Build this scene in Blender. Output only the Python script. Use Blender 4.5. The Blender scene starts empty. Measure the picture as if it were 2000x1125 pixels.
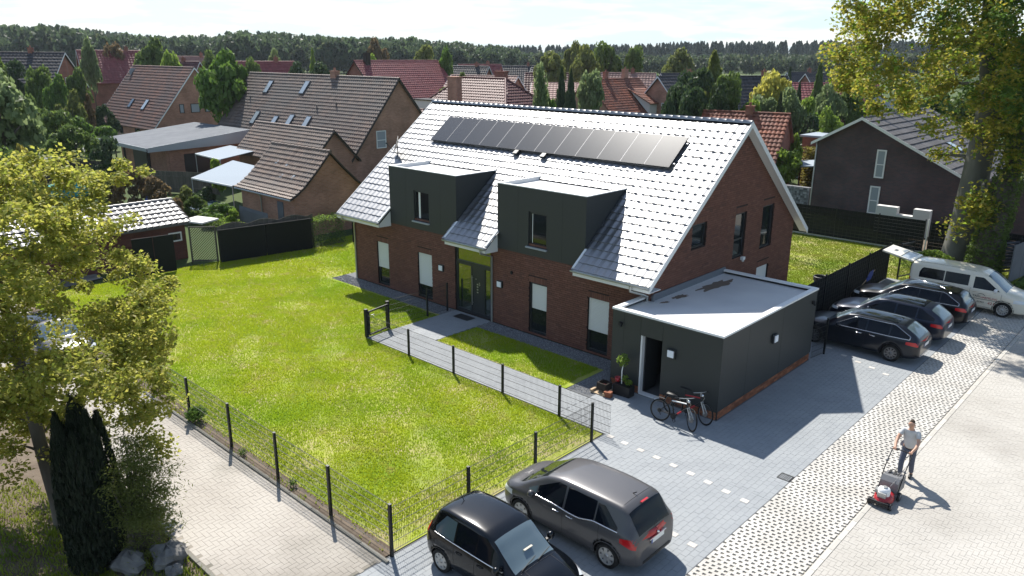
import bpy, math, random
import numpy as np
from mathutils import Vector, Matrix
random.seed(7); np.random.seed(7)
SC = bpy.context.scene
COL = SC.collection
R = math.radians

# ---------------------------------------------------------------- camera
CAM = Vector((30.754, -21.609, 10.691))
YAW, PITCH, ROLL, FPX = 0.752, 0.295, 0.006, 1498.3
cam_data = bpy.data.cameras.new('camera')
cam = bpy.data.objects.new('camera', cam_data)
COL.objects.link(cam)
_f = Vector((-math.sin(YAW)*math.cos(PITCH), math.cos(YAW)*math.cos(PITCH), -math.sin(PITCH)))
_r0 = Vector((math.cos(YAW), math.sin(YAW), 0)); _u0 = _r0.cross(_f)
_r = _r0*math.cos(ROLL)+_u0*math.sin(ROLL); _u = -_r0*math.sin(ROLL)+_u0*math.cos(ROLL)
cam.matrix_world = Matrix(((_r.x,_u.x,-_f.x,CAM.x),(_r.y,_u.y,-_f.y,CAM.y),(_r.z,_u.z,-_f.z,CAM.z),(0,0,0,1)))
cam_data.sensor_width = 36.0
cam_data.lens = 36.0*FPX/2000.0
cam_data.clip_start = 0.5; cam_data.clip_end = 20000
SC.camera = cam
HAZE = 0.00011

# ---------------------------------------------------------------- light
SUN_DIR = Vector((-0.572, 0.322, 0.754)).normalized()
sun_el = math.asin(SUN_DIR.z); sun_az = math.atan2(SUN_DIR.x, SUN_DIR.y)
world = bpy.data.worlds.new('World'); SC.world = world; world.use_nodes = True
wn = world.node_tree.nodes; wl = world.node_tree.links; wn.clear()
wout = wn.new('ShaderNodeOutputWorld'); wbg = wn.new('ShaderNodeBackground')
sky = wn.new('ShaderNodeTexSky'); sky.sky_type = 'NISHITA'; sky.sun_disc = False
sky.sun_elevation = sun_el; sky.sun_rotation = sun_az; sky.air_density = 1.0; sky.dust_density = 0.4; sky.ozone_density = 1.0
SKY_STRENGTH = 0.098
wbg.inputs['Strength'].default_value = SKY_STRENGTH
# broken cloud layer: a plane of noise high above, so clouds crowd towards the horizon all round
tc = wn.new('ShaderNodeTexCoord'); sp = wn.new('ShaderNodeSeparateXYZ')
wl.new(tc.outputs['Generated'], sp.inputs[0])
zc = wn.new('ShaderNodeMath'); zc.operation = 'MAXIMUM'; zc.inputs[1].default_value = 0.0; wl.new(sp.outputs['Z'], zc.inputs[0])
za = wn.new('ShaderNodeMath'); za.operation = 'ADD'; za.inputs[1].default_value = 0.10; wl.new(zc.outputs[0], za.inputs[0])
def _div(o):
    d = wn.new('ShaderNodeMath'); d.operation = 'DIVIDE'; wl.new(o, d.inputs[0]); wl.new(za.outputs[0], d.inputs[1]); return d.outputs[0]
cx = wn.new('ShaderNodeCombineXYZ'); wl.new(_div(sp.outputs['X']), cx.inputs[0]); wl.new(_div(sp.outputs['Y']), cx.inputs[1])
nz = wn.new('ShaderNodeTexNoise'); nz.inputs['Scale'].default_value = 0.8; nz.inputs['Detail'].default_value = 9; nz.inputs['Roughness'].default_value = 0.58
nz.inputs['Distortion'].default_value = 0.25
wl.new(cx.outputs[0], nz.inputs['Vector'])
cr = wn.new('ShaderNodeValToRGB'); cr.color_ramp.elements[0].position = 0.42; cr.color_ramp.elements[1].position = 0.66
wl.new(nz.outputs['Fac'], cr.inputs[0])
hz = wn.new('ShaderNodeMapRange'); hz.inputs['From Min'].default_value = 0.0; hz.inputs['From Max'].default_value = 0.5
hz.inputs['To Min'].default_value = 0.80; hz.inputs['To Max'].default_value = 0.30; wl.new(zc.outputs[0], hz.inputs['Value'])
cm = wn.new('ShaderNodeMath'); cm.operation = 'MULTIPLY'; wl.new(cr.outputs['Color'], cm.inputs[0]); wl.new(hz.outputs[0], cm.inputs[1])
veil = wn.new('ShaderNodeMapRange'); veil.inputs['From Min'].default_value = 0.0; veil.inputs['From Max'].default_value = 0.35
veil.inputs['To Min'].default_value = 0.78; veil.inputs['To Max'].default_value = 0.05; wl.new(zc.outputs[0], veil.inputs['Value'])
mxv = wn.new('ShaderNodeMath'); mxv.operation = 'MAXIMUM'; wl.new(cm.outputs[0], mxv.inputs[0]); wl.new(veil.outputs[0], mxv.inputs[1])
mix = wn.new('ShaderNodeMixRGB'); wl.new(mxv.outputs[0], mix.inputs[0]); wl.new(sky.outputs[0], mix.inputs[1])
cs = wn.new('ShaderNodeValToRGB'); cs.color_ramp.elements[0].position = 0.44; cs.color_ramp.elements[1].position = 0.60
cs.color_ramp.elements[0].color = (3.1, 4.35, 5.3, 1); cs.color_ramp.elements[1].color = (5.6, 5.85, 6.0, 1)
wl.new(nz.outputs['Fac'], cs.inputs[0]); wl.new(cs.outputs['Color'], mix.inputs[2])
wl.new(mix.outputs[0], wbg.inputs['Color']); wl.new(wbg.outputs[0], wout.inputs['Surface'])

sl = bpy.data.lights.new('sun', 'SUN'); sl.energy = 4.6; sl.angle = R(0.5); sl.color = (1.0, 0.955, 0.88)
so = bpy.data.objects.new('sun', sl); COL.objects.link(so); so.location = (0, 0, 60)
so.rotation_euler = (-SUN_DIR).to_track_quat('-Z', 'Y').to_euler()
SC.view_settings.view_transform = 'Standard'; SC.view_settings.look = 'None'
SC.view_settings.exposure = 0.9; SC.view_settings.gamma = 1.0
try: SC.view_settings.use_curve_mapping = False
except Exception: pass
SC.cycles.max_bounces = 6; SC.cycles.diffuse_bounces = 3; SC.cycles.glossy_bounces = 3; SC.cycles.transparent_max_bounces = 8

# ---------------------------------------------------------------- materials
MATS = {}
def mat(name, col, rough=0.6, spec=0.5, metal=0.0, col2=None, nscale=6.0, ndetail=4.0, tone=0.0, tone2=None, bump=0.0, bscale=40.0,
        coat=0.0, ior=1.5, trans=0.0, emit=None, wide=None, stretch=None, coords='Object', nlo=.35, nhi=.65):
    m = bpy.data.materials.new(name); m.use_nodes = True; MATS[name] = m
    nt = m.node_tree; n = nt.nodes; l = nt.links
    b = n['Principled BSDF']
    b.inputs['Roughness'].default_value = rough; b.inputs['Specular IOR Level'].default_value = spec
    b.inputs['Metallic'].default_value = metal; b.inputs['IOR'].default_value = ior
    b.inputs['Coat Weight'].default_value = coat; b.inputs['Coat Roughness'].default_value = 0.05
    cur = None
    def rgb(c):
        x = n.new('ShaderNodeRGB'); x.outputs[0].default_value = (*c, 1); return x.outputs[0]
    vec = None
    if coords == 'Object':
        t = n.new('ShaderNodeTexCoord'); vec = t.outputs['Object']
    else:
        t = n.new('ShaderNodeNewGeometry'); vec = t.outputs['Position']
    if stretch:
        mp = n.new('ShaderNodeMapping'); mp.inputs['Scale'].default_value = stretch; l.new(vec, mp.inputs[0]); vec = mp.outputs[0]
    cur = rgb(col)
    if tone or tone2:
        a = n.new('ShaderNodeAttribute'); a.attribute_name = 'tone'
        oi = n.new('ShaderNodeObjectInfo')
        ad = n.new('ShaderNodeMath'); ad.operation = 'ADD'; l.new(a.outputs['Fac'], ad.inputs[0]); l.new(oi.outputs['Random'], ad.inputs[1])
        fr = n.new('ShaderNodeMath'); fr.operation = 'FRACT'; l.new(ad.outputs[0], fr.inputs[0]); fac = fr.outputs[0]
        if tone2:
            r = n.new('ShaderNodeValToRGB'); r.color_ramp.interpolation = 'LINEAR'
            cols = [col]+list(tone2)
            els = r.color_ramp.elements
            while len(els) < len(cols): els.new(0.5)
            for i, c in enumerate(cols):
                els[i].position = i/(len(cols)-1); els[i].color = (*c, 1)
            l.new(fac, r.inputs[0]); cur = r.outputs[0]
        if tone:
            mr = n.new('ShaderNodeMapRange'); mr.inputs['To Min'].default_value = 1-tone; mr.inputs['To Max'].default_value = 1+tone
            l.new(fac, mr.inputs['Value'])
            mm = n.new('ShaderNodeMixRGB'); mm.blend_type = 'MULTIPLY'; mm.inputs[0].default_value = 1
            l.new(cur, mm.inputs[1]); l.new(mr.outputs[0], mm.inputs[2]); cur = mm.outputs[0]
    def noise(sc, det):
        x = n.new('ShaderNodeTexNoise'); x.inputs['Scale'].default_value = sc; x.inputs['Detail'].default_value = det
        l.new(vec, x.inputs['Vector']); return x.outputs['Fac']
    if col2:
        f = noise(nscale, ndetail)
        mr = n.new('ShaderNodeMapRange'); mr.inputs['From Min'].default_value = nlo; mr.inputs['From Max'].default_value = nhi; l.new(f, mr.inputs['Value'])
        mm = n.new('ShaderNodeMixRGB'); l.new(mr.outputs[0], mm.inputs[0]); l.new(cur, mm.inputs[1]); l.new(rgb(col2), mm.inputs[2]); cur = mm.outputs[0]
    if wide:   # (scale, colour) a second, broader patchiness
        f = noise(wide[0], 5)
        mr = n.new('ShaderNodeMapRange'); mr.inputs['From Min'].default_value = .48; mr.inputs['From Max'].default_value = .68; l.new(f, mr.inputs['Value'])
        mm = n.new('ShaderNodeMixRGB'); l.new(mr.outputs[0], mm.inputs[0]); l.new(cur, mm.inputs[1]); l.new(rgb(wide[1]), mm.inputs[2]); cur = mm.outputs[0]
    l.new(cur, b.inputs['Base Color'])
    if bump:
        f = noise(bscale, 3); bp = n.new('ShaderNodeBump'); bp.inputs['Strength'].default_value = bump; bp.inputs['Distance'].default_value = 0.02 if bscale < 22 else 0.003
        l.new(f, bp.inputs['Height']); l.new(bp.outputs[0], b.inputs['Normal'])
    if emit:
        b.inputs['Emission Color'].default_value = (*emit[0], 1); b.inputs['Emission Strength'].default_value = emit[1]
    if trans:
        tr = n.new('ShaderNodeBsdfTranslucent'); l.new(cur, tr.inputs['Color'])
        mx = n.new('ShaderNodeMixShader'); mx.inputs[0].default_value = trans
        out = n['Material Output']; l.new(b.outputs[0], mx.inputs[1]); l.new(tr.outputs[0], mx.inputs[2]); l.new(mx.outputs[0], out.inputs['Surface'])
    return m

# ---------------------------------------------------------------- objects
def wm(o):
    m = o.matrix_basis.copy()
    while o.parent:
        o = o.parent; m = o.matrix_basis @ m
    return m
def tag(o, label=None, cat=None, group=None, kind=None):
    if label: o['label'] = label
    if cat: o['category'] = cat
    if group: o['group'] = group
    if kind: o['kind'] = kind
    return o
def thing(name, label, cat, loc=(0,0,0), rotz=0, group=None):
    o = bpy.data.objects.new(name, None); o.empty_display_size = .2; COL.objects.link(o)
    o.location = loc; o.rotation_euler = (0, 0, rotz)
    return tag(o, label, cat, group)
def link(name, me, parent=None, m=None):
    o = bpy.data.objects.new(name, me); COL.objects.link(o)
    if parent: o.parent = parent
    if m is not None: o.matrix_basis = (wm(parent).inverted() @ m) if parent else m
    return o
def copy_tree(o, parent=None):
    c = o.copy(); COL.objects.link(c)
    if parent: c.parent = parent
    for ch in list(o.children): copy_tree(ch, c)
    return c
def np_mesh(name, V, F, material=None, tone=None, smooth=False):
    """V (n,3); F (m,k) equal-size faces; tone per face"""
    V = np.asarray(V, np.float32); F = np.asarray(F, np.int32)
    me = bpy.data.meshes.new(name)
    nv, nf, k = len(V), len(F), F.shape[1]
    me.vertices.add(nv); me.vertices.foreach_set('co', V.ravel())
    me.loops.add(nf*k); me.loops.foreach_set('vertex_index', F.ravel())
    me.polygons.add(nf); me.polygons.foreach_set('loop_start', np.arange(0, nf*k, k, dtype=np.int32))
    try: me.polygons.foreach_set('loop_total', np.full(nf, k, np.int32))
    except Exception: pass
    me.polygons.foreach_set('use_smooth', np.full(nf, bool(smooth)))
    if tone is not None:
        a = me.attributes.new('tone', 'FLOAT', 'FACE'); a.data.foreach_set('value', np.asarray(tone, np.float32))
    me.update(calc_edges=True)
    if material: me.materials.append(material)
    return me
class MB:
    def __init__(s): s.v = []; s.f = []; s.t = []; s.sm = []
    def add(s, vs, fs, tone=0.0, smooth=False):
        k = len(s.v); s.v += [tuple(v) for v in vs]
        for f in fs: s.f.append(tuple(i+k for i in f)); s.t.append(tone); s.sm.append(smooth)
        return s
    def quad(s, *p, tone=0.0): return s.add(p, [tuple(range(len(p)))], tone)
    def box(s, x0, y0, z0, x1, y1, z1, tone=0.0):
        x0, x1 = min(x0,x1), max(x0,x1); y0, y1 = min(y0,y1), max(y0,y1); z0, z1 = min(z0,z1), max(z0,z1)
        return s.add([(x0,y0,z0),(x1,y0,z0),(x1,y1,z0),(x0,y1,z0),(x0,y0,z1),(x1,y0,z1),(x1,y1,z1),(x0,y1,z1)],
            [(0,3,2,1),(4,5,6,7),(0,1,5,4),(1,2,6,5),(2,3,7,6),(3,0,4,7)], tone)
    def obox(s, c, u, v, w, tone=0.0):
        """oriented box: centre and three half-vectors"""
        c, u, v, w = map(Vector, (c, u, v, w))
        P = [c-u-v-w, c+u-v-w, c+u+v-w, c-u+v-w, c-u-v+w, c+u-v+w, c+u+v+w, c-u+v+w]
        fs = [(0,3,2,1),(4,5,6,7),(0,1,5,4),(1,2,6,5),(2,3,7,6),(3,0,4,7)]
        if u.cross(v).dot(w) < 0: fs = [f[::-1] for f in fs]
        return s.add(P, fs, tone)
    def bar(s, a, b, w, h=None, tone=0.0):
        a, b = Vector(a), Vector(b); d = b-a
        if d.length < 1e-6: return s
        up = Vector((0,0,1)) if abs(d.normalized().z) < .95 else Vector((1,0,0))
        side = d.cross(up).normalized(); up = side.cross(d).normalized()
        return s.obox((a+b)/2, d/2, side*w/2, up*(h or w)/2, tone)
    def tube(s, pts, r, n=6, tone=0.0, caps=True, smooth=True):
        pts = [Vector(p) for p in pts]; m = len(pts)
        rr = r if isinstance(r, (list, tuple)) else [r]*m
        ref = None; V = []
        for i, p in enumerate(pts):
            d = (pts[min(i+1,m-1)]-pts[max(i-1,0)]).normalized()
            if ref is None or abs(ref.dot(d)) > .95: ref = Vector((0,0,1)) if abs(d.z) < .9 else Vector((1,0,0))
            a = d.cross(ref).normalized(); b = a.cross(d).normalized(); ref = b
            for j in range(n):
                t = 2*math.pi*j/n; V.append(p+(a*math.cos(t)+b*math.sin(t))*rr[i])
        F = [(i*n+j, i*n+(j+1)%n, (i+1)*n+(j+1)%n, (i+1)*n+j) for i in range(m-1) for j in range(n)]
        k0 = len(s.f); s.add(V, F, tone, smooth)
        if caps: s.add(V[:n], [tuple(range(n))[::-1]], tone); s.add(V[-n:], [tuple(range(n))], tone)
        return s
    def lathe(s, prof, n=16, c=(0,0,0), axis='z', tone=0.0, smooth=True, close=False, caps=True):
        c = Vector(c); V = []
        for (r, z) in prof:
            for j in range(n):
                t = 2*math.pi*j/n; x, y = r*math.cos(t), r*math.sin(t)
                V.append(c+Vector({'z': (x,y,z), 'y': (x,z,-y), 'x': (z,x,y)}[axis]))
        m = len(prof); F = []
        for i in range(m-1 if not close else m):
            for j in range(n):
                F.append((i*n+j, i*n+(j+1)%n, ((i+1)%m)*n+(j+1)%n, ((i+1)%m)*n+j))
        s.add(V, F, tone, smooth)
        if not close and caps:
            if prof[0][0] > 1e-6: s.add(V[:n], [tuple(range(n))[::-1]], tone)
            if prof[-1][0] > 1e-6: s.add(V[-n:], [tuple(range(n))], tone)
        return s
    def prism(s, poly, h, tone=0.0):
        """poly: list of 3D points (ccw seen from +h); extruded by vector h"""
        n = len(poly); h = Vector(h); P = [Vector(p) for p in poly]
        return s.add(P+[p+h for p in P], [tuple(range(n))[::-1], tuple(range(n, 2*n))]+[(i,(i+1)%n,(i+1)%n+n,i+n) for i in range(n)], tone)
    def mesh(s, name, material=None):
        me = bpy.data.meshes.new(name); me.from_pydata([tuple(v) for v in s.v], [], s.f)
        a = me.attributes.new('tone', 'FLOAT', 'FACE'); a.data.foreach_set('value', np.asarray(s.t, np.float32))
        me.polygons.foreach_set('use_smooth', np.asarray(s.sm, bool)); me.update()
        if material: me.materials.append(material)
        return me
    def build(s, name, material, parent=None, local=False, label=None, kind=None):
        """vertices are world coordinates unless local"""
        me = s.mesh(name, material)
        if parent and not local: me.transform(wm(parent).inverted())
        o = link(name, me, parent)
        if label: o['label'] = label
        if kind: o['kind'] = kind
        return o

BOXF = np.array([(4,5,6,7),(0,1,5,4),(1,2,6,5),(2,3,7,6),(3,0,4,7)])
def slab_boxes(name, C, U, V, W, material, tone=None):
    """many boxes (no underside): C centres of the bottom-to-top, U,V half vectors (n,3) or (3,), W full outward vector"""
    C = np.asarray(C, float); n = len(C)
    U = np.broadcast_to(np.asarray(U, float), (n,3)); V = np.broadcast_to(np.asarray(V, float), (n,3)); W = np.broadcast_to(np.asarray(W, float), (n,3))
    P = np.stack([C-U-V, C+U-V, C+U+V, C-U+V, C-U-V+W, C+U-V+W, C+U+V+W, C-U+V+W], 1).reshape(-1,3)
    F = (BOXF[None]+8*np.arange(n)[:,None,None]).reshape(-1,4)
    if tone is None: tone = np.random.rand(n)
    return np_mesh(name, P, F, material, np.repeat(tone, 5))
def pieces(name, parent, C, U, V, W, material, limit=300, label=None, jit=0.0):
    """piecewise surface: the `limit` pieces nearest the camera as parts, the rest joined as stuff"""
    C = np.asarray(C, float); n = len(C)
    U = np.array(np.broadcast_to(np.asarray(U, float), (n,3))); V = np.array(np.broadcast_to(np.asarray(V, float), (n,3))); W = np.array(np.broadcast_to(np.asarray(W, float), (n,3)))
    d = np.linalg.norm(C-np.array(CAM), axis=1)
    # only pieces inside the picture count as nearest
    rel = C-np.array(CAM); f = rel@np.array(_f); x = rel@np.array(_r)/f*FPX; y = rel@np.array(_u)/f*FPX
    d = np.where((f > 0) & (abs(x) < 990) & (abs(y) < 555), d, d+1000)
    order = np.argsort(d); near = order[:limit]; rest = order[limit:]
    if jit:
        W = W*(1+jit*(np.random.rand(n,1)-.5))
    inv = wm(parent).inverted() if parent else Matrix()
    cache = {}
    for i in near:
        u, v, w = U[i], V[i], W[i]
        key = tuple(np.round(np.concatenate([u, v, w]), 3))
        me = cache.get(key)
        if me is None:
            me = slab_boxes(name, [(0,0,0)], u, v, w, material, np.zeros(1)); cache[key] = me
        o = bpy.data.objects.new(name, me); COL.objects.link(o)
        if parent: o.parent = parent
        o.matrix_basis = inv @ Matrix.Translation(Vector(C[i]))
    if len(rest):
        me = slab_boxes(name, C[rest], U[rest], V[rest], W[rest], material)
        if parent: me.transform(inv)
        o = link(name+'s', me, parent); o['kind'] = 'stuff'
# ---------------------------------------------------------------- material set
mat('terrain', (.055,.085,.022), .95, .2, col2=(.035,.06,.018), nscale=.08, wide=(.02,(.09,.11,.03)), coords='P')
mat('lawn_soil', (.29,.34,.04), .95, .15, col2=(.34,.29,.15), nscale=1.3, ndetail=8, wide=(.35,(.14,.22,.015)), coords='P', bump=.5, bscale=25)
mat('grass', (.37,.45,.024), .6, .25, tone2=[(.33,.42,.02),(.42,.47,.032),(.36,.44,.024)], tone=.07, col2=(.44,.42,.11), nscale=1.6, ndetail=10, nlo=.55, nhi=.70, wide=(.22,(.27,.40,.02)), coords='P', trans=.5)
mat('grass_mown', (.25,.30,.025), .6, .25, tone=.2, col2=(.34,.33,.07), nscale=.8, nlo=.5, nhi=.7, wide=(.3,(.10,.17,.014)), coords='P', trans=.3)
mat('paver', (.235,.25,.262), .75, .35, tone=.045, col2=(.265,.28,.29), nscale=1.2, coords='P', bump=.25, bscale=60)
mat('paver_bed', (.13,.135,.14), .95, .1, coords='P')
mat('marker_stone', (.47,.445,.41), .8, .3, tone=.1, bump=.2, bscale=50)
mat('grid_paver', (.50,.48,.445), .85, .25, tone=.07, col2=(.42,.40,.365), nscale=.9, coords='P', bump=.3, bscale=50)
mat('grid_bed', (.27,.255,.22), .95, .1, col2=(.33,.31,.27), nscale=9, coords='P')
mat('road_brick', (.385,.365,.33), .85, .25, tone=.025, col2=(.43,.41,.375), nscale=.45, ndetail=6, coords='P', bump=.3, bscale=45, wide=(.25,(.315,.295,.265)))
mat('road_bed', (.36,.335,.295), .95, .1, col2=(.20,.19,.165), nscale=.5, ndetail=5, nlo=.55, nhi=.70, coords='P')
mat('drive_brick', (.33,.30,.265), .85, .25, tone=.045, col2=(.40,.37,.33), nscale=.5, ndetail=7, coords='P', bump=.3, bscale=45, wide=(.3,(.235,.215,.185)))
mat('drive_bed', (.30,.27,.23), .95, .1, col2=(.16,.15,.125), nscale=.6, ndetail=5, nlo=.45, nhi=.6, coords='P')
mat('asphalt_far', (.20,.20,.20), .9, .2, coords='P')
mat('kerb', (.43,.41,.37), .85, .25, tone=.12, bump=.3, bscale=30)
mat('kerb_dark', (.20,.19,.165), .9, .2, tone=.2, bump=.3, bscale=30)
mat('gravel', (.17,.175,.185), .9, .25, tone2=[(.10,.105,.11),(.27,.275,.285),(.18,.18,.19)], coords='P')
mat('soil', (.11,.085,.065), .95, .1, col2=(.18,.145,.11), nscale=1.5, ndetail=8, coords='P', bump=.6, bscale=15)
mat('brick', (.17,.075,.052), .85, .25, tone2=[(.14,.064,.046),(.20,.093,.066),(.155,.07,.05),(.18,.082,.057),(.125,.06,.046)], coords='P', bump=.3, bscale=40)
mat('brick_plinth', (.26,.10,.05), .85, .25, tone2=[(.17,.062,.035),(.34,.135,.07),(.22,.08,.045)], coords='P', bump=.3, bscale=40)
mat('mortar', (.045,.033,.03), .95, .1, coords='P')
mat('cladding', (.036,.039,.038), .5, .4, coords='P')
mat('cladding_fence', (.009,.011,.012), .6, .15, tone=.15)
mat('white_trim', (.74,.74,.73), .45, .4)
mat('white_wall', (.62,.60,.57), .7, .3)
mat('gutter', (.42,.43,.42), .4, .5, metal=.6)
mat('membrane', (.60,.60,.59), .55, .4, col2=(.53,.53,.53), nscale=.7, coords='P')
mat('stain', (.17,.13,.10), .7, .3, col2=(.17,.14,.11), nscale=3, coords='P')
mat('flashing', (.16,.175,.20), .5, .4, metal=.3)
mat('roof_tile', (.026,.027,.032), .45, 1.0, ior=2.35, tone=.16, coat=0.0)
mat('roof_deck', (.03,.03,.032), .8, .2)
mat('anthracite', (.024,.027,.030), .4, .5)
mat('anthracite_post', (.010,.012,.013), .5, .4)
mat('mesh_wire', (.020,.022,.023), .5, .4)
mat('wire_bright', (.30,.30,.29), .5, .4)
mat('glass', (.012,.016,.018), .04, .7, ior=1.55)
mat('glass_sky', (.30,.34,.37), .10, .8)  # pale base colour stands in for sky mirrored in the panes
mat('glass_entrance', (.02,.03,.02), .04, 1.0, ior=2.0)
mat('glass_green', (.014,.018,.018), .04, .6, ior=1.5)
mat('shutter', (.66,.66,.63), .55, .35)
mat('steel', (.55,.56,.57), .3, .5, metal=.9)
mat('lamp_glass', (.80,.82,.86), .3, .5)
mat('solar_cell', (.03,.032,.037), .24, .5, ior=1.5)
mat('solar_frame', (.05,.05,.055), .35, .5, metal=.6)
mat('solar_gap', (.32,.32,.33), .5, .4)
mat('black_plastic', (.012,.012,.013), .5, .4)
mat('grey_plastic', (.16,.16,.165), .45, .4)
mat('bark', (.085,.072,.058), .9, .2, col2=(.13,.115,.095), nscale=3, stretch=(1,1,.25), bump=.8, bscale=8)
mat('bark_beech', (.15,.145,.13), .85, .25, col2=(.085,.085,.07), nscale=1.2, stretch=(1,1,.4), bump=.4, bscale=6)
def leaf(name, cols, trans=.4, tone=.25):
    return mat(name, cols[0], .55, .3, tone2=cols[1:], tone=tone, trans=trans)
leaf('leaf_maple', [(0.311, 0.343, 0.043), (0.51, 0.475, 0.102), (0.212, 0.264, 0.037), (0.426, 0.422, 0.079), (0.269, 0.238, 0.059)], 0.6)
leaf('leaf_beech', [(0.238, 0.27, 0.03), (0.383, 0.33, 0.047), (0.158, 0.27, 0.028), (0.304, 0.3, 0.041), (0.396, 0.315, 0.062)], 0.6)
leaf('leaf_green', [(0.095, 0.176, 0.03), (0.149, 0.25, 0.043), (0.074, 0.135, 0.024)], 0.5)
leaf('leaf_mid', [(0.102, 0.16, 0.035), (0.152, 0.217, 0.049), (0.08, 0.123, 0.029)], 0.5)
leaf('leaf_dark', [(0.044, 0.078, 0.032), (0.078, 0.119, 0.044), (0.03, 0.055, 0.024)], 0.4)
leaf('leaf_olive', [(0.147, 0.182, 0.042), (0.21, 0.231, 0.063), (0.112, 0.14, 0.034)], 0.5)
leaf('leaf_bright', [(0.179, 0.276, 0.041), (0.259, 0.356, 0.056), (0.13, 0.211, 0.029)], 0.55)
leaf('leaf_yellow', [(0.429, 0.403, 0.065), (0.546, 0.494, 0.104), (0.312, 0.312, 0.052)], 0.55)
leaf('leaf_gold', [(0.24, 0.216, 0.036), (0.336, 0.276, 0.06), (0.18, 0.18, 0.036)], 0.5)
leaf('leaf_silver', [(0.163, 0.227, 0.081), (0.26, 0.325, 0.146), (0.13, 0.179, 0.065)], 0.55)
leaf('leaf_bronze', [(0.156, 0.111, 0.052), (0.221, 0.156, 0.078), (0.104, 0.078, 0.039)], 0.5)
leaf('leaf_purple', [(.05,.02,.022),(.08,.03,.03),(.03,.015,.015)], .2)
leaf('leaf_red', [(.14,.04,.03),(.2,.06,.04),(.09,.03,.02)], .2)
leaf('leaf_cypress', [(0.016, 0.025, 0.014), (0.026, 0.036, 0.019), (0.012, 0.018, 0.012)], 0.15)
leaf('leaf_forest', [(0.06, 0.092, 0.043), (0.086, 0.125, 0.054), (0.049, 0.076, 0.039), (0.092, 0.108, 0.05)], 0.55)
leaf('leaf_pine_far', [(0.041, 0.062, 0.045), (0.054, 0.079, 0.052), (0.034, 0.052, 0.038)], 0.4)
leaf('blossom', [(.55,.53,.45),(.68,.66,.58),(.4,.4,.3)], .3)
mat('tile_brown', (.15,.105,.085), .7, .4, tone2=[(.11,.08,.066),(.19,.13,.10),(.145,.108,.09)], col2=(.125,.105,.092), nscale=.5, ndetail=6, coords='P')
mat('tile_brown_worn', (.19,.13,.10), .7, .4, tone2=[(.13,.09,.07),(.24,.165,.125),(.18,.13,.105)], col2=(.145,.115,.097), nscale=.6, ndetail=6, coords='P')
mat('tile_russet', (.15,.068,.046), .7, .4, tone2=[(.10,.052,.04),(.20,.085,.052),(.13,.066,.05)], col2=(.095,.06,.052), nscale=.35, ndetail=6, coords='P')
mat('tile_red', (.21,.052,.05), .55, .4, tone=.12, coords='P')
mat('tile_wine', (.10,.030,.026), .6, .4, tone=.12, coords='P')
mat('tile_orange', (.25,.078,.038), .75, .35, tone2=[(.17,.055,.032),(.32,.10,.05),(.22,.07,.04)], col2=(.15,.06,.04), nscale=.5, ndetail=6, coords='P')
mat('tile_grey', (.10,.095,.095), .6, .4, tone=.2, coords='P')
mat('tile_slate', (.035,.031,.033), .6, .4, tone=.15, coords='P')
mat('tile_pink', (.27,.16,.135), .7, .3, tone=.1, coords='P')
mat('tile_shed', (.10,.10,.106), .42, .5, ior=1.6, tone=.15, coords='P')
def wallbrick(name, c, c2, mc):
    """far brickwork, too small to tell the bricks apart"""
    m = bpy.data.materials.new(name); m.use_nodes = True; MATS[name] = m
    n = m.node_tree.nodes; l = m.node_tree.links; b = n['Principled BSDF']; b.inputs['Roughness'].default_value = .85; b.inputs['Specular IOR Level'].default_value = .2
    g = n.new('ShaderNodeNewGeometry'); s = n.new('ShaderNodeSeparateXYZ'); l.new(g.outputs['Position'], s.inputs[0])
    a = n.new('ShaderNodeMath'); a.operation = 'ADD'; l.new(s.outputs[0], a.inputs[0]); l.new(s.outputs[1], a.inputs[1])
    cb = n.new('ShaderNodeCombineXYZ'); l.new(a.outputs[0], cb.inputs[0]); l.new(s.outputs[2], cb.inputs[1])
    t = n.new('ShaderNodeTexBrick'); t.inputs['Scale'].default_value = 1; t.inputs['Brick Width'].default_value = .25; t.inputs['Row Height'].default_value = .083
    t.inputs['Mortar Size'].default_value = .008; t.inputs['Color1'].default_value = (*c,1); t.inputs['Color2'].default_value = (*c2,1); t.inputs['Mortar'].default_value = (*mc,1)
    l.new(cb.outputs[0], t.inputs['Vector'])
    nn = n.new('ShaderNodeTexNoise'); nn.inputs['Scale'].default_value = .7; nn.inputs['Detail'].default_value = 6; l.new(g.outputs['Position'], nn.inputs['Vector'])
    mr = n.new('ShaderNodeMapRange'); mr.inputs['To Min'].default_value = .75; mr.inputs['To Max'].default_value = 1.25; mr.inputs['From Min'].default_value = .3; mr.inputs['From Max'].default_value = .7; l.new(nn.outputs['Fac'], mr.inputs['Value'])
    mm = n.new('ShaderNodeMixRGB'); mm.blend_type = 'MULTIPLY'; mm.inputs[0].default_value = 1; l.new(t.outputs['Color'], mm.inputs[1]); l.new(mr.outputs[0], mm.inputs[2]); l.new(mm.outputs[0], b.inputs['Base Color'])
wallbrick('wall_brown', (0.307, 0.154, 0.1), (0.399, 0.2, 0.136), (0.307, 0.236, 0.2))
wallbrick('wall_red', (0.23, 0.088, 0.061), (0.297, 0.115, 0.081), (0.216, 0.149, 0.121))
wallbrick('wall_dark', (0.068, 0.051, 0.054), (0.099, 0.058, 0.058), (0.076, 0.073, 0.076))
wallbrick('wall_shed', (0.111, 0.039, 0.031), (0.156, 0.055, 0.042), (0.078, 0.058, 0.052))
mat('wood_grey', (.13,.115,.095), .9, .2, tone=.25, col2=(.09,.085,.07), nscale=4, stretch=(1,1,.2))
mat('wood_dark', (.05,.042,.035), .9, .2, tone=.25)
mat('wood_pale', (.45,.34,.22), .8, .2)
mat('awning', (.30,.34,.38), .9, .05)
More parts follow.
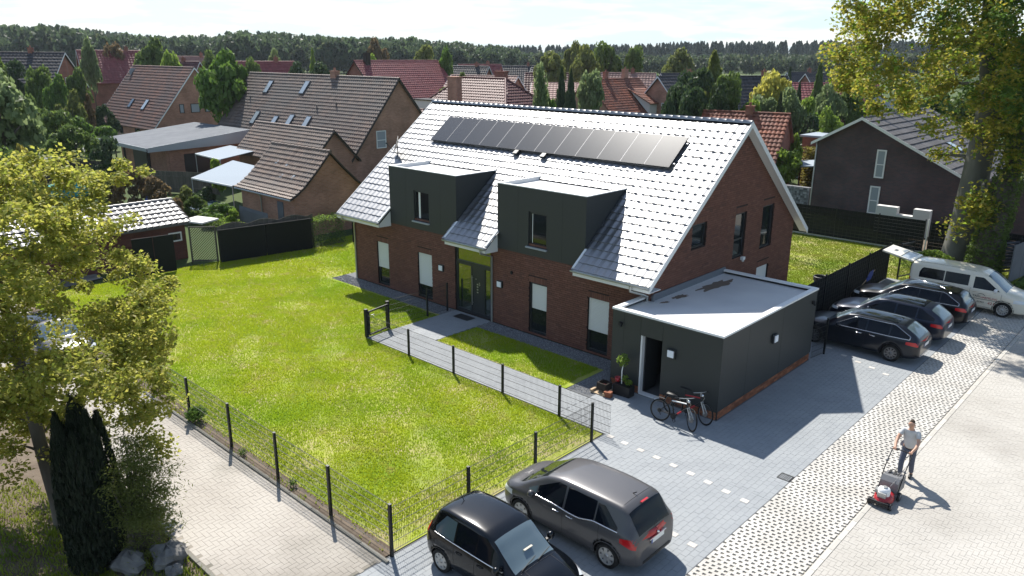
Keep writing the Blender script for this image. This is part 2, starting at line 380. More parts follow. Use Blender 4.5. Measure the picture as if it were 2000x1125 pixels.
mat('felt_grey', (.11,.12,.135), .85, .2, col2=(.14,.15,.165), nscale=1, coords='P')
mat('metal_pale', (.33,.35,.37), .5, .4)
mat('blue', (.02,.06,.30), .5, .4)
mat('turquoise', (.02,.25,.24), .6, .3)
mat('green_bin', (.012,.035,.022), .5, .4)
mat('red', (.36,.018,.022), .35, .5)
mat('red_lamp', (.42,.012,.016), .15, .6)
mat('tyre', (.012,.012,.012), .8, .3)
mat('rim', (.42,.42,.41), .35, .5, metal=.6)
mat('rim_dark', (.16,.16,.165), .35, .5, metal=.6)
mat('chrome', (.7,.7,.7), .15, .5, metal=1.0)
mat('headlamp', (.65,.67,.68), .1, .8)
mat('plate_white', (.7,.7,.68), .5, .4)
mat('car_glass', (.004,.006,.010), .03, .25, ior=1.5)
mat('car_glass_pale', (.09,.125,.14), .05, .9, ior=1.7)  # sky reflection painted into the base as a pale blue-grey
def paint(name, c, rough=.3): return mat(name, c, rough, .3, coat=.4, metal=0.25)
paint('paint_black', (.003,.004,.006), .18); paint('paint_grey', (.078,.076,.079), .36); paint('paint_blue_black', (.008,.011,.018))
paint('paint_blue', (.008,.013,.028)); paint('paint_night', (.004,.0045,.007)); mat('paint_cream', (.72,.66,.53), .35, .5, coat=.7)
mat('rock', (.13,.125,.12), .9, .2, col2=(.20,.19,.175), nscale=4, bump=.7, bscale=8)
mat('skin', (.50,.29,.20), .55, .4); mat('shirt', (.50,.50,.50), .85, .2, col2=(.45,.45,.45), nscale=8); mat('trousers', (.09,.10,.13), .85, .2); mat('hair', (.06,.04,.025), .7, .3)
mat('text_dark', (.02,.02,.02), .6, .3); mat('text_red', (.35,.05,.06), .6, .3)
mat('stone_mesh', (.22,.225,.235), .85, .2, tone2=[(.10,.105,.11),(.36,.365,.375),(.2,.2,.21)], coords='P')
mat('cardboard', (.42,.29,.17), .85, .2)
mat('pale_pink_wall', (.52,.40,.34), .8, .2)
mat('cloth_beige', (.5,.46,.38), .85, .2)
# ---------------------------------------------------------------- ground
M = MATS
def sheet(name, poly, z, material, kind='structure'):
    b = MB(); b.quad(*[(x, y, z) for x, y in poly]); return b.build(name, material, kind=kind)
def rect(x0, y0, x1, y1): return [(x0,y0),(x1,y0),(x1,y1),(x0,y1)]
sheet('ground', rect(-1500,-1500,1500,1500), -.08, M['terrain'])

def bond(x0, y0, x1, y1, L, Wd, joint=.005, along='x', skip=None):
    """running-bond rectangle of pavers -> centres, half lengths"""
    C = []; H = []
    a0, a1, b0, b1 = (x0,x1,y0,y1) if along == 'x' else (y0,y1,x0,x1)
    n = int(round((b1-b0)/Wd))
    w = (b1-b0)/n
    for i in range(n):
        b = b0+(i+.5)*w; a = a0-(L/2 if i % 2 else 0)
        while a < a1-1e-6:
            s, e = max(a, a0), min(a+L, a1); a += L
            if e-s < .04: continue
            c = ((s+e)/2, b) if along == 'x' else (b, (s+e)/2)
            if skip and skip(*c): continue
            C.append((c[0], c[1], 0)); h = ((e-s)/2-joint/2, w/2-joint/2); H.append(h if along == 'x' else h[::-1])
    return C, H
def pave(name, parent, regions, L, Wd, material, z=-.045, h=.045, joint=.005, along='x', skip=None, limit=300):
    C = []; H = []
    for r in regions:
        c, hh = bond(*r, L, Wd, joint, along, skip); C += c; H += hh
    C = np.array(C, float); H = np.array(H, float); n = len(C)
    C[:,2] = z
    U = np.zeros((n,3)); V = np.zeros((n,3)); W = np.zeros((n,3)); U[:,0] = H[:,0]; V[:,1] = H[:,1]; W[:,2] = h+np.random.uniform(-.0015,.0015,n)
    pieces(name, parent, C, U, V, W, material, limit)

STONES = [(19.04,-4.83),(19.57,-4.86),(20.14,-4.89),(20.70,-4.93),(21.27,-4.98),(21.83,-5.03),(22.39,-5.1),(22.95,-5.18),(23.5,-5.25),
          (22.42,-7.66),(22.96,-7.7),(23.49,-7.76),(20.85,6.82),(21.56,6.42),(22.18,6.13),(22.74,5.93),(23.31,5.65),(23.45,9.15),(23.0,9.2),(23.55,11.85),(23.1,11.9)]
def on_stone(x, y): return any(abs(x-a) < .13 and abs(y-b) < .11 for a, b in STONES)
parking = sheet('parking_area', [(16.2,-4.8),(18.8,-4.8),(18.8,-15),(23.95,-15),(23.95,18.7),(19.1,18.7),(19.1,5.0),(16.2,5.0)], -.006, M['paver_bed'])
PX = 18.85
pave('paver', parking, [(PX,-14.6,23.93,-4.78),(16.95,-4.78,23.93,-1.80),(20.80,-1.80,23.93,5.12),(19.12,5.12,23.93,18.6)], .24, .16, M['paver'], along='y')
for i, (x, y) in enumerate(STONES):
    me = slab_boxes('marker_stone', [(0,0,0)], (.1,0,0), (0,.08,0), (0,0,.052), M['marker_stone'], np.zeros(1)) if i == 0 else me
    o = link('marker_stone', me, parking, Matrix.Translation((x, y, -.044)))
path = sheet('garden_path', [(7.2,-4.8),(16.2,-4.8),(16.2,-3.1),(9.4,-3.1),(9.4,-.02),(7.2,-.02)], -.0055, M['paver_bed'])
pave('paver', path, [(7.2,-4.78,16.95,-3.12),(7.2,-3.12,9.4,-.03)], .24, .16, M['paver'], along='x', limit=150)

# grid pavers: 60 x 40 slabs with staggered openings
gridbed = sheet('grid_paving', rect(23.95,-15,25.80,19.2), -.026, M['grid_bed'])
def grid_slab():
    b = MB(); Ls, Ws = .596, .396
    nr = 3; rh = Ws/nr
    for r in range(nr):
        y0 = -Ws/2+r*rh; off = (r % 2)*.075
        b.box(-Ls/2, y0, 0, Ls/2, y0+.062, .075, tone=.1*r)
        x = -Ls/2
        edges = []
        xx = -Ls/2+.03-off
        spans = [(-Ls/2, -Ls/2+.03)] if off == 0 else []
        k = -Ls/2-off
        while k < Ls/2:
            s, e = max(k, -Ls/2), min(k+.072, Ls/2)
            if e-s > .004: b.box(s, y0+.062, 0, e, y0+rh, .073, tone=.05)
            k += .149
    return b.mesh('grid_paver', M['grid_paver'])
gm = grid_slab()
def instances(name, me, mats, parent, material, limit=300):
    """nearest in-picture copies as parts sharing one mesh, the others joined as stuff"""
    def key(m):
        c = m.translation-CAM; f = c.dot(_f)
        if f <= 0: return c.length+1000
        x, y = c.dot(_r)/f*FPX, c.dot(_u)/f*FPX
        return c.length+(0 if abs(x) < 990 and abs(y) < 555 else 1000)
    mats = sorted(mats, key=key); inv = wm(parent).inverted()
    for m in mats[:limit]:
        o = bpy.data.objects.new(name, me); COL.objects.link(o); o.parent = parent; o.matrix_basis = inv @ m
    rest = mats[limit:]
    if not rest: return
    nv = len(me.vertices); co = np.empty(nv*3, np.float32); me.vertices.foreach_get('co', co); co = np.c_[co.reshape(-1,3), np.ones(nv)]
    A = np.array([np.array(inv @ m) for m in rest])                      # (k,4,4)
    V = np.einsum('kij,nj->kni', A, co)[...,:3].reshape(-1,3)
    fs = [tuple(p.vertices) for p in me.polygons]; k = max(len(f) for f in fs)
    fs = np.array([f if len(f) == k else f+(f[-1],)*(k-len(f)) for f in fs]) if all(len(f) == k for f in fs) else None
    F = (fs[None]+nv*np.arange(len(rest))[:,None,None]).reshape(-1, k)
    tn = np.repeat(np.random.rand(len(rest)), len(fs))
    sm = me.polygons[0].use_smooth
    j = np_mesh(name, V, F, material, tn, sm)
    o = link(name+'s', j, parent); o['kind'] = 'stuff'
G = []
for j, y in enumerate(np.arange(-14.8, 19.0, .4)):
    for x, s in (((24.25,1),(24.85,1),(25.45,1)) if True else ()):
        G.append(Matrix.Translation((x, y, -.073+random.uniform(-.002,.002))) @ Matrix.Diagonal((s,1,1,1)))
instances('grid_paver', gm, G, gridbed, M['grid_paver'])
# kerb between grid pavers and road
kerb = MB(); kerb.box(25.78,-15,-.07,25.93,30,.001)
kerbo = kerb.build('kerb', M['kerb'], kind='structure')
C = [(25.865, y, -.06) for y in np.arange(-14.5, 30, .5)]
pieces('kerb_stone', kerbo, C, (.048,0,0), (0,.245,0), (0,0,.075), M['kerb'], 300)

def herring(x0, y0, x1, y1, L, material, name, parent, limit=300, rot=0.0, z=-.03, h=.036, keep=None):
    """herringbone of L x L/2 bricks"""
    w = L/2; C = []; O = []
    nx = int((x1-x0)/w)+4; ny = int((y1-y0)/w)+4
    for i in range(-2, nx):
        for j in range(-2, ny):
            k = (i-j) % 4
            if k == 0: c = (x0+i*w+w, y0+j*w+w/2); o = 0      # horizontal covers (i,j),(i+1,j)
            elif k == 3: c = (x0+i*w+w/2, y0+j*w+w); o = 1     # vertical covers (i,j),(i,j+1)
            else: continue
            if keep:
                if not keep(*c): continue
            elif not (x0-.02 < c[0] < x1 and y0 < c[1] < y1): continue
            C.append((c[0], c[1], z)); O.append(o)
    C = np.array(C); O = np.array(O); n = len(C); jt = .007
    U = np.zeros((n,3)); V = np.zeros((n,3)); W = np.zeros((n,3))
    U[:,0] = np.where(O == 0, L/2, w/2)-jt/2; V[:,1] = np.where(O == 0, w/2, L/2)-jt/2; W[:,2] = h+np.random.uniform(-.002,.002,n)
    pieces(name, parent, C, U, V, W, material, limit)
road = sheet('road', rect(25.9,-15,34,40), .0025, M['road_bed'])
herring(25.93,-9.5,32.8,16, .21, M['road_brick'], 'paving_brick', road, 300)
sheet('road_far', rect(25.9,16.06,34,40), .004, M['road_brick'])
# narrow driveway on the near side of the garden
def in_drive(x, y):
    if y > -12.98: return False
    lo = -15.75 if x > 6 else (-15.75-(6-x)*.25)
    return -9 < x < 20.5 and y > lo and x < 18.75
drive = sheet('driveway', [(-40,-19),(6,-15.8),(18.8,-15.8),(18.8,-12.95),(-8,-12.95),(-9,-8.8),(-16,-8.8),(-40,-12)], .002, M['drive_bed'])
herring(-9,-19.6,18.8,-12.9, .24, M['drive_brick'], 'paving_brick', drive, 300, keep=in_drive)
kd = MB(); kd.box(-8,-12.93,-.06,18.7,-12.92,0)
kd = kd.build('driveway_kerb', M['kerb_dark'], kind='structure')
C = [(x, -12.965, -.05) for x in np.arange(-7.5, 18.6, 1.0)]
pieces('kerb_stone', kd, C, (.49,0,0), (0,.04,0), (0,0,.10), M['kerb_dark'], 60)
C = [(x, -15.83, -.05) for x in np.arange(6.5, 18.6, 1.0)]
pieces('kerb_stone', kd, C, (.49,0,0), (0,.04,0), (0,0,.09), M['kerb_dark'], 60)
sheet('verge', rect(-8,-12.91,18.75,-12.55), -.012, M['soil'])

# lawns
sheet('lawn', [(-8,-12.55),(18.75,-12.55),(18.75,-4.82),(7.18,-4.82),(7.18,-.9),(-.9,-.9),(-.9,12),(-8,12)], -.02, M['lawn_soil'])
sheet('lawn', [(9.42,-3.08),(15.9,-3.08),(15.9,-.9),(9.42,-.9)], -.02, M['lawn_soil'])
sheet('lawn', [(-1,12.1),(17.5,12.1),(17.5,12.1),(19.0,12.1),(19.0,25.6),(-1,25.6)], -.02, M['lawn_soil'])
sheet('lawn', [(19.0,18.72),(24,18.72),(24,25.6),(19.0,25.6)], -.02, M['lawn_soil'])
sheet('yard_paving', [(17.15,5.2),(19.0,5.2),(19.0,13.6),(15.5,13.6),(15.5,11.2),(17.15,11.2)], -.015, M['road_bed'])
sheet('flower_bed', [(6.01,-40),(22,-40),(18.8,-15.88),(6.01,-15.88)], -.03, M['soil'])
sheet('front_garden', [(-10,-40),(6,-40),(6,-16.6),(2,-16.6),(-10,-19)], -.034, M['soil'])

def grass_mesh(name, rects, density, h, material, wid=.011):
    P = []
    for (x0, y0, x1, y1) in rects:
        n = int(abs((x1-x0)*(y1-y0))*density); p = np.random.rand(n, 2)*[x1-x0, y1-y0]+[x0, y0]; P.append(p)
    P = np.concatenate(P)
    worn = np.clip((P[:,0]-17.9)/.8, 0, 1)*(P[:,1] < -4)*(P[:,1] > -12.6)+np.clip((-12.2-P[:,1])/.5, 0, .8)*(P[:,1] > -13)
    thin = .45*(np.sin(P[:,0]*.9+1.3*np.sin(P[:,1]*.7))*np.sin(P[:,1]*1.1+P[:,0]*.35) > .72)
    P = P[np.random.rand(len(P)) > np.maximum(worn*.92, thin)]
    # clumpy height: low-frequency sum of sines
    q = (np.sin(P[:,0]*1.7+np.cos(P[:,1]*1.3)*2)+np.sin(P[:,1]*2.3+P[:,0]*.8)+np.sin(P[:,0]*5.1)*np.cos(P[:,1]*4.3))/3
    hh = h*(.75+.45*q+.5*np.random.rand(len(P))**2)
    n = len(P); a = np.random.rand(n)*2*np.pi; w = wid*(.7+.8*np.random.rand(n))
    tip = np.random.randn(n,2)*(hh*.45)[:,None]
    V = np.zeros((n,3,3), np.float32)
    V[:,0,0] = P[:,0]-np.cos(a)*w; V[:,0,1] = P[:,1]-np.sin(a)*w; V[:,0,2] = -.02
    V[:,1,0] = P[:,0]+np.cos(a)*w; V[:,1,1] = P[:,1]+np.sin(a)*w; V[:,1,2] = -.02
    V[:,2,0] = P[:,0]+tip[:,0]; V[:,2,1] = P[:,1]+tip[:,1]; V[:,2,2] = np.maximum(hh, .01)
    F = np.arange(n*3).reshape(-1,3)
    o = link(name, np_mesh(name, V.reshape(-1,3), F, material, np.random.rand(n)))
    o['kind'] = 'stuff'; return o
grass_mesh('grass', [(2,-12.6,18.7,-4.85),(-8,-12.6,2,-4.85),(-8,-4.85,7.15,-1.05)], 1200, .040, M['grass'], .013)
grass_mesh('grass', [(9.45,-3.05,15.7,-.95)], 1200, .055, M['grass'])
grass_mesh('grass', [(-8,-1.05,-1.0,10)], 450, .07, M['grass'], .018)
grass_mesh('grass', [(8,14,18.95,25.5),(18.95,18.8,24,25.5)], 500, .045, M['grass_mown'], .016)
grass_mesh('grass', [(2,-12.93,18.7,-12.5)], 170, .10, M['grass'], .014)
grass_mesh('grass', [(9.5,-19.0,15.5,-17.2),(4.0,-30,9.5,-19),(14.6,-18.2,17,-15.9)], 420, .09, M['grass_mown'], .014)
# gravel strip round the house
gs = sheet('gravel_strip', [(-.95,-.9),(7.18,-.9),(7.18,-.02),(0,-.02),(0,11),(-.95,11)], -.012, M['gravel'])
sheet('gravel_strip', [(9.42,-.9),(15.9,-.9),(15.9,-2.1),(15.95,-3.08),(16.93,-3.08),(16.93,-.02),(9.42,-.02)], -.012, M['gravel'])
def pebbles(name, rects, density, r, material):
    P = np.concatenate([np.random.rand(int((x1-x0)*(y1-y0)*density),2)*[x1-x0,y1-y0]+[x0,y0] for x0,y0,x1,y1 in rects]); n = len(P)
    s = r*(.6+.8*np.random.rand(n,1)); base = np.array([(-1,-1,0),(1,-1,0),(1,1,0),(-1,1,0),(0,0,1.2)])
    a = np.random.rand(n)*6.28; c, si = np.cos(a), np.sin(a)
    B = base[None]*s[:,None,:]*(.7+.6*np.random.rand(n,5,1))
    V = np.stack([B[...,0]*c[:,None]-B[...,1]*si[:,None]+P[:,:1], B[...,0]*si[:,None]+B[...,1]*c[:,None]+P[:,1:], B[...,2]-.012], -1).reshape(-1,3)
    F = (np.array([(0,1,4),(1,2,4),(2,3,4),(3,0,4)])[None]+5*np.arange(n)[:,None,None]).reshape(-1,3)
    o = link(name, np_mesh(name, V, F, material, np.repeat(np.random.rand(n),4))); o['kind'] = 'stuff'
pebbles('gravel', [(-.95,-.9,7.18,-.05),(9.42,-.9,15.9,-.05),(15.95,-3.0,16.9,-.05)], 1300, .014, M['gravel'])
# ---------------------------------------------------------------- main house
W, D, ZR, ZE, OE, OG = 17.10, 11.13, 8.364, 3.357, .724, .36
TS = (ZR-ZE)/(D/2+OE)                       # roof slope
def rz(y): return ZE+(y+OE)*TS if y <= D/2 else ZE+(D+OE-y)*TS
house = thing('brick_house', 'dark red brick house with gleaming pale tiles, two box dormers and solar panels', 'house', (0,0,0))
class Face:
    """a wall plane: a along the wall, z up, d outwards"""
    def __init__(s, o, u, n): s.o, s.u, s.n = Vector(o), Vector(u), Vector(n)
    def p(s, a, z, d=0.0): return s.o+s.u*a+Vector((0,0,z))+s.n*d
def intervals(lo, hi, z0, z1, ops):
    iv = [(lo, hi)]
    for (a0, a1, b0, b1) in ops:
        if b0 < z1-1e-6 and b1 > z0+1e-6:
            nx = []
            for (s, e) in iv:
                if a1 <= s or a0 >= e: nx.append((s, e)); continue
                if a0 > s: nx.append((s, a0))
                if a1 < e: nx.append((a1, e))
            iv = nx
    return iv
def wall_sheet(b, fc, a_lo, a_hi, ztop, ops, extra=()):
    """fills the wall plane; a_lo/a_hi are functions of z"""
    zs = sorted(set([0, ztop]+[z for o in ops for z in o[2:]]+list(extra))); zs = [z for z in zs if 0 <= z <= ztop]
    for z0, z1 in zip(zs, zs[1:]):
        edges = sorted(set([x for o in ops if o[2] < z1 and o[3] > z0 for x in o[:2]]))
        A0, A1, B0, B1 = a_lo(z0), a_hi(z0), a_lo(z1), a_hi(z1)
        ivs = intervals(min(A0,B0), max(A1,B1), z0, z1, ops)
        for s, e in ivs:
            l0, l1 = (A0, B0) if abs(s-min(A0,B0)) < 1e-6 else (s, s)
            r0, r1 = (A1, B1) if abs(e-max(A1,B1)) < 1e-6 else (e, e)
            b.quad(fc.p(l0,z0), fc.p(r0,z0), fc.p(r1,z1), fc.p(l1,z1))
def reveals(b, fc, ops, dep=.14):
    for a0, a1, z0, z1 in ops:
        b.quad(fc.p(a0,z0), fc.p(a0,z0,-dep), fc.p(a0,z1,-dep), fc.p(a0,z1)); b.quad(fc.p(a1,z0,-dep), fc.p(a1,z0), fc.p(a1,z1), fc.p(a1,z1,-dep))
        b.quad(fc.p(a0,z1), fc.p(a0,z1,-dep), fc.p(a1,z1,-dep), fc.p(a1,z1)); b.quad(fc.p(a0,z0,-dep), fc.p(a0,z0), fc.p(a1,z0), fc.p(a1,z0,-dep))
def brick_list(fc, a_lo, a_hi, z0, z1, ops, L=.24, H=.071, jt=.013, lintel=True):
    C = []; U = []; V = []; Wv = []
    zz = z0; row = 0; u = np.array(fc.u); n = np.array(fc.n); up = np.array((0,0,1.))
    lint = [(a0-.0, a1+.0, zt, zt+.235) for a0, a1, zb, zt in ops if zt < z1-.3] if lintel else []
    while zz+H < z1:
        zc = zz+H/2
        lo = max(a_lo(zz), a_lo(zz+H)); hi = min(a_hi(zz), a_hi(zz+H))
        for s, e in intervals(lo, hi, zz, zz+H, list(ops)+lint):
            off = (.5 if row % 2 else 0)*(L+jt)+random.choice((0,0,.25))*(L+jt)
            a = math.floor((s-off)/(L+jt))*(L+jt)+off
            while a < e:
                x0, x1 = max(a, s), min(a+L, e); a += L+jt
                if x1-x0 < .035: continue
                c = fc.p((x0+x1)/2, zc)
                C.append(c); U.append(u*(x1-x0)/2); V.append(up*H/2); Wv.append(n*(.012+random.uniform(-.0025,.0025)))
        zz += H+jt; row += 1
    for a0, a1, zb, zt in lint:
        k = max(1, int((a1-a0)/.083)); w = (a1-a0)/k
        for i in range(k):
            C.append(fc.p(a0+(i+.5)*w, zb+.1175)); U.append(u*(w/2-.006)); V.append(up*.112); Wv.append(n*(.013+random.uniform(-.002,.002)))
    return C, U, V, Wv
FRONT = Face((0,0,0), (1,0,0), (0,-1,0)); GABLE = Face((W,0,0), (0,1,0), (1,0,0))
DZ1, DZ0 = 5.885, 3.24; DORM = [(2.889,7.349),(9.775,14.204)]
wins_f = [(1.70,2.59,.10,2.17,.92),(4.70,5.67,.10,2.17,.68),(11.47,12.40,.10,2.17,1.10),(14.39,15.35,.10,2.17,.90)]
door = (7.18,9.36,.02,3.05)
ops_f = [w[:4] for w in wins_f]+[door]
ops_g = [(2.42,3.44,4.0,4.9),(5.63,6.56,3.05,4.84),(7.95,9.0,3.05,4.84),(7.9,9.0,.3,2.25)]
wb = MB()
wall_sheet(wb, FRONT, lambda z: 0, lambda z: W, 3.75, ops_f); reveals(wb, FRONT, ops_f)
g_lo = lambda z: max(0, (z+.12-ZE)/TS-OE); g_hi = lambda z: min(D, D+OE-(z+.12-ZE)/TS)
zk = ZE+OE*TS-.12
wall_sheet(wb, GABLE, g_lo, g_hi, ZR-.13, ops_g, extra=[zk]); reveals(wb, GABLE, ops_g)
wb.quad((0,D,0),(0,0,0),(0,0,zk),(0,D/2,ZR-.13),(0,D,zk)); wb.quad((W,D,0),(0,D,0),(0,D,3.8),(W,D,3.8))
wb.build('wall', M['mortar'], house)
C1 = brick_list(FRONT, lambda z: 0, lambda z: W, .02, 3.72, ops_f); C2 = brick_list(GABLE, g_lo, g_hi, .02, ZR-.2, ops_g)
allb = [a+b for a, b in zip(C1, C2)]
pieces('brick', house, *allb, M['brick'], 300)
# back rooms so panes are not see-through
def window(fc, a0, a1, z0, z1, parent, dep=.13, fw=.075, frame='anthracite', glass='glass_green', shut=None, mull=(), sill=None, bars=(), name='window'):
    b = MB()
    for s, e, t, q in ((a0,a0+fw,z0,z1),(a1-fw,a1,z0,z1),(a0+fw,a1-fw,z0,z0+fw),(a0+fw,a1-fw,z1-fw,z1)):
        b.add([fc.p(s,t,-dep),fc.p(e,t,-dep),fc.p(e,q,-dep),fc.p(s,q,-dep),fc.p(s,t,-dep+.06),fc.p(e,t,-dep+.06),fc.p(e,q,-dep+.06),fc.p(s,q,-dep+.06)],
              [(0,3,2,1),(4,5,6,7),(0,1,5,4),(1,2,6,5),(2,3,7,6),(3,0,4,7)])
    for m_ in mull: b.add([fc.p(x,z,d) for d in (-dep,-dep+.05) for x, z in ((m_-.03,z0+fw),(m_+.03,z0+fw),(m_+.03,z1-fw),(m_-.03,z1-fw))], [(0,3,2,1),(4,5,6,7),(0,1,5,4),(1,2,6,5),(2,3,7,6),(3,0,4,7)])
    for m_ in bars: b.add([fc.p(x,z,d) for d in (-dep,-dep+.05) for x, z in ((a0+fw,m_-.03),(a1-fw,m_-.03),(a1-fw,m_+.03),(a0+fw,m_+.03))], [(0,3,2,1),(4,5,6,7),(0,1,5,4),(1,2,6,5),(2,3,7,6),(3,0,4,7)])
    w = b.build(name, M[frame], parent)
    xs = [a0+fw]+list(mull)+[a1-fw]; zs = [z0+fw]+list(bars)+[z1-fw]
    for x0, x1 in zip(xs, xs[1:]):
        for y0, y1 in zip(zs, zs[1:]):
            g = MB(); g.add([fc.p(x,z,d) for d in (-dep+.012,-dep+.024) for x, z in ((x0,y0),(x1,y0),(x1,y1),(x0,y1))], [(0,3,2,1),(4,5,6,7),(0,1,5,4),(1,2,6,5),(2,3,7,6),(3,0,4,7)])
            g.build('pane', M[glass], w)
    if shut is not None:
        s = MB(); zt = z1-.005; n = max(1, int((zt-shut)/.055)); h = (zt-shut)/n
        for i in range(n):
            zb = shut+i*h
            s.add([fc.p(a0+.02,zb,-dep+.066),fc.p(a1-.02,zb,-dep+.066),fc.p(a1-.02,zb+h*.5,-dep+.076),fc.p(a0+.02,zb+h*.5,-dep+.076),fc.p(a1-.02,zb+h,-dep+.066),fc.p(a0+.02,zb+h,-dep+.066)], [(0,1,2,3),(3,2,4,5)])
        s.build('shutter', M['shutter'], w)
    if sill:
        s = MB(); s.add([fc.p(x,z,d) for d in (-.02,.07) for x, z in ((a0-.05,z0-.06),(a1+.05,z0-.06),(a1+.05,z0-.015),(a0-.05,z0-.015))], [(0,3,2,1),(4,5,6,7),(0,1,5,4),(1,2,6,5),(2,3,7,6),(3,0,4,7)])
        s.build('window_sill', M[sill], w)
    return w
for a0, a1, z0, z1, sh in wins_f: window(FRONT, a0, a1, z0, z1, house, shut=sh if a0 != 11.47 else None, bars=())
# third window: roller blind behind the pane
bl = MB(); bl.box(11.56,.117,1.08,12.31,.119,2.09); 
bld = MB(); bld.quad(FRONT.p(11.55,1.08,-.104),FRONT.p(12.32,1.08,-.104),FRONT.p(12.32,2.09,-.104),FRONT.p(11.55,2.09,-.104)); bld.build('roller_blind', M['shutter'], house)
window(GABLE, 2.42,3.44,4.0,4.9, house); window(GABLE, 5.63,6.56,3.05,4.84, house, bars=(3.75,)); window(GABLE, 7.95,9.0,3.05,4.84, house); window(GABLE, 7.9,9.0,.3,2.25, house, shut=.35)
# glazed entrance
a0, a1, z0, z1 = door
en = MB()
def fbox(b, fc, a0, a1, z0, z1, d0, d1):
    return b.add([fc.p(x,z,d) for d in (d0,d1) for x, z in ((a0,z0),(a1,z0),(a1,z1),(a0,z1))], [(0,3,2,1),(4,5,6,7),(0,1,5,4),(1,2,6,5),(2,3,7,6),(3,0,4,7)])
for s, e, t, q in ((a0,a0+.10,z0,z1),(a1-.10,a1,z0,z1),(a0+.1,a1-.1,2.13,2.30),(a0+.1,a1-.1,z1-.06,z1),(a0+.1,a1-.1,z0,z0+.14),(8.09,8.16,.16,2.13),(8.86,8.93,.16,2.13)): fbox(en, FRONT, s, e, t, q, -.13, -.06)
ent = en.build('entrance_frame', M['anthracite'], house)
for s, e, t, q in ((a0+.1,a1-.1,2.3,z1-.06),(a0+.1,8.09,.16,2.13),(8.93,a1-.1,.16,2.13)):
    g = MB(); fbox(g, FRONT, s, e, t, q, -.115, -.10); g.build('pane', M['glass_entrance'], ent)
dl = MB(); fbox(dl, FRONT, 8.16, 8.86, .16, 2.13, -.12, -.075); dlo = dl.build('door', M['anthracite'], house)
hd = MB(); hd.tube([(8.20,.02,.45),(8.20,.02,1.75)], .016); hd.tube([(8.20,.02,.55),(8.20,.09,.55)], .012); hd.tube([(8.20,.02,1.65),(8.20,.09,1.65)], .012); hd.build('handle', M['steel'], dlo)
for k, z in enumerate((1.02,1.14,1.26,1.37)):
    q = MB(); fbox(q, FRONT, 8.44, 8.52, z, z+.055, -.075, -.069); q.build('door_inlay', M['steel'], dlo)
q = MB(); fbox(q, FRONT, 8.37, 8.41, 1.60, 1.64, -.075, -.068); q.build('spyhole', M['steel'], dlo)
# number sign reading 5
cu = bpy.data.curves.new('house_number', 'FONT'); cu.body = '5'; cu.size = .26; cu.extrude = .004
def text_obj(name, body, size, mat_, parent, m, ext=.002, sx=1.0, align='CENTER'):
    cu = bpy.data.curves.new(name, 'FONT'); cu.body = body; cu.size = size; cu.extrude = ext; cu.align_x = align
    t = bpy.data.objects.new(name+'_tmp', cu); COL.objects.link(t)
    dg = bpy.context.evaluated_depsgraph_get(); me = bpy.data.meshes.new_from_object(t.evaluated_get(dg)); bpy.data.objects.remove(t); bpy.data.curves.remove(cu)
    me.materials.clear(); me.materials.append(mat_)
    me.transform(Matrix.Diagonal((sx,1,1,1)))
    return link(name, me, parent, m)
bpy.data.curves.remove(cu)
text_obj('house_number', '5', .20, M['steel'], dlo, Matrix.Translation((8.60, .069, 1.36)) @ Matrix.Rotation(R(90), 4, 'X'))

# roof
rd = MB()
for sgn in (0, 1):
    Y = (lambda y: y) if not sgn else (lambda y: D-y)
    e = [(-OG,Y(-OE),ZE-.03),(W+OG,Y(-OE),ZE-.03),(W+OG,D/2,ZR-.03),(-OG,D/2,ZR-.03)]
    if sgn: rd.prism(e[::-1], (0,0,-.09))
    else:
        # front slope left open where the dormers stand
        def strip(xa, xb, y0, y1): rd.prism([(xa,y0,rz(y0)-.03),(xb,y0,rz(y0)-.03),(xb,y1,rz(y1)-.03),(xa,y1,rz(y1)-.03)], (0,0,-.09))
        yd = 2.48; strip(-OG, W+OG, yd, D/2)
        for xa, xb in ((-OG,2.889),(7.349,9.775),(14.204,W+OG)): strip(xa, xb, -OE, yd)
rd.build('roof', M['roof_deck'], house)
roof_root = house
TW, TL = .33, .355
def tile_mesh(name, tw, tl, material, hump=.017, n=8, waves=2, th=.035, lap=.05):
    """interlocking tile: u right, v up the slope, w out; origin bottom-left"""
    us = np.linspace(0, 1, n+1)
    prof = [hump*(.5-.5*math.cos(2*math.pi*waves*u))**1.4 for u in us]
    V = []; nu = len(us)
    for u, h in zip(us, prof): V.append((u*tw, 0, h+th))
    for u, h in zip(us, prof): V.append((u*tw, tl+lap, h+.004))
    for u, h in zip(us, prof): V.append((u*tw, 0, h+th))
    for u, h in zip(us, prof): V.append((u*tw, .006, h+th-.042))
    F = [(i, i+1, nu+i+1, nu+i) for i in range(nu-1)]+[(3*nu+i, 3*nu+i+1, 2*nu+i+1, 2*nu+i) for i in range(nu-1)]
    me = bpy.data.meshes.new(name); me.from_pydata(V, [], F)
    sm = [True]*(nu-1)+[False]*nu; me.polygons.foreach_set('use_smooth', sm[:len(F)]); me.materials.append(material); me.update(); return me
tmesh = tile_mesh('roof_tile', TW-.0015, TL, M['roof_tile'], n=10, waves=1, hump=.024, th=.036)
slope = math.hypot(D/2+OE, ZR-ZE); vdir = Vector((0, D/2+OE, ZR-ZE)).normalized(); ndir = Vector((1,0,0)).cross(vdir)
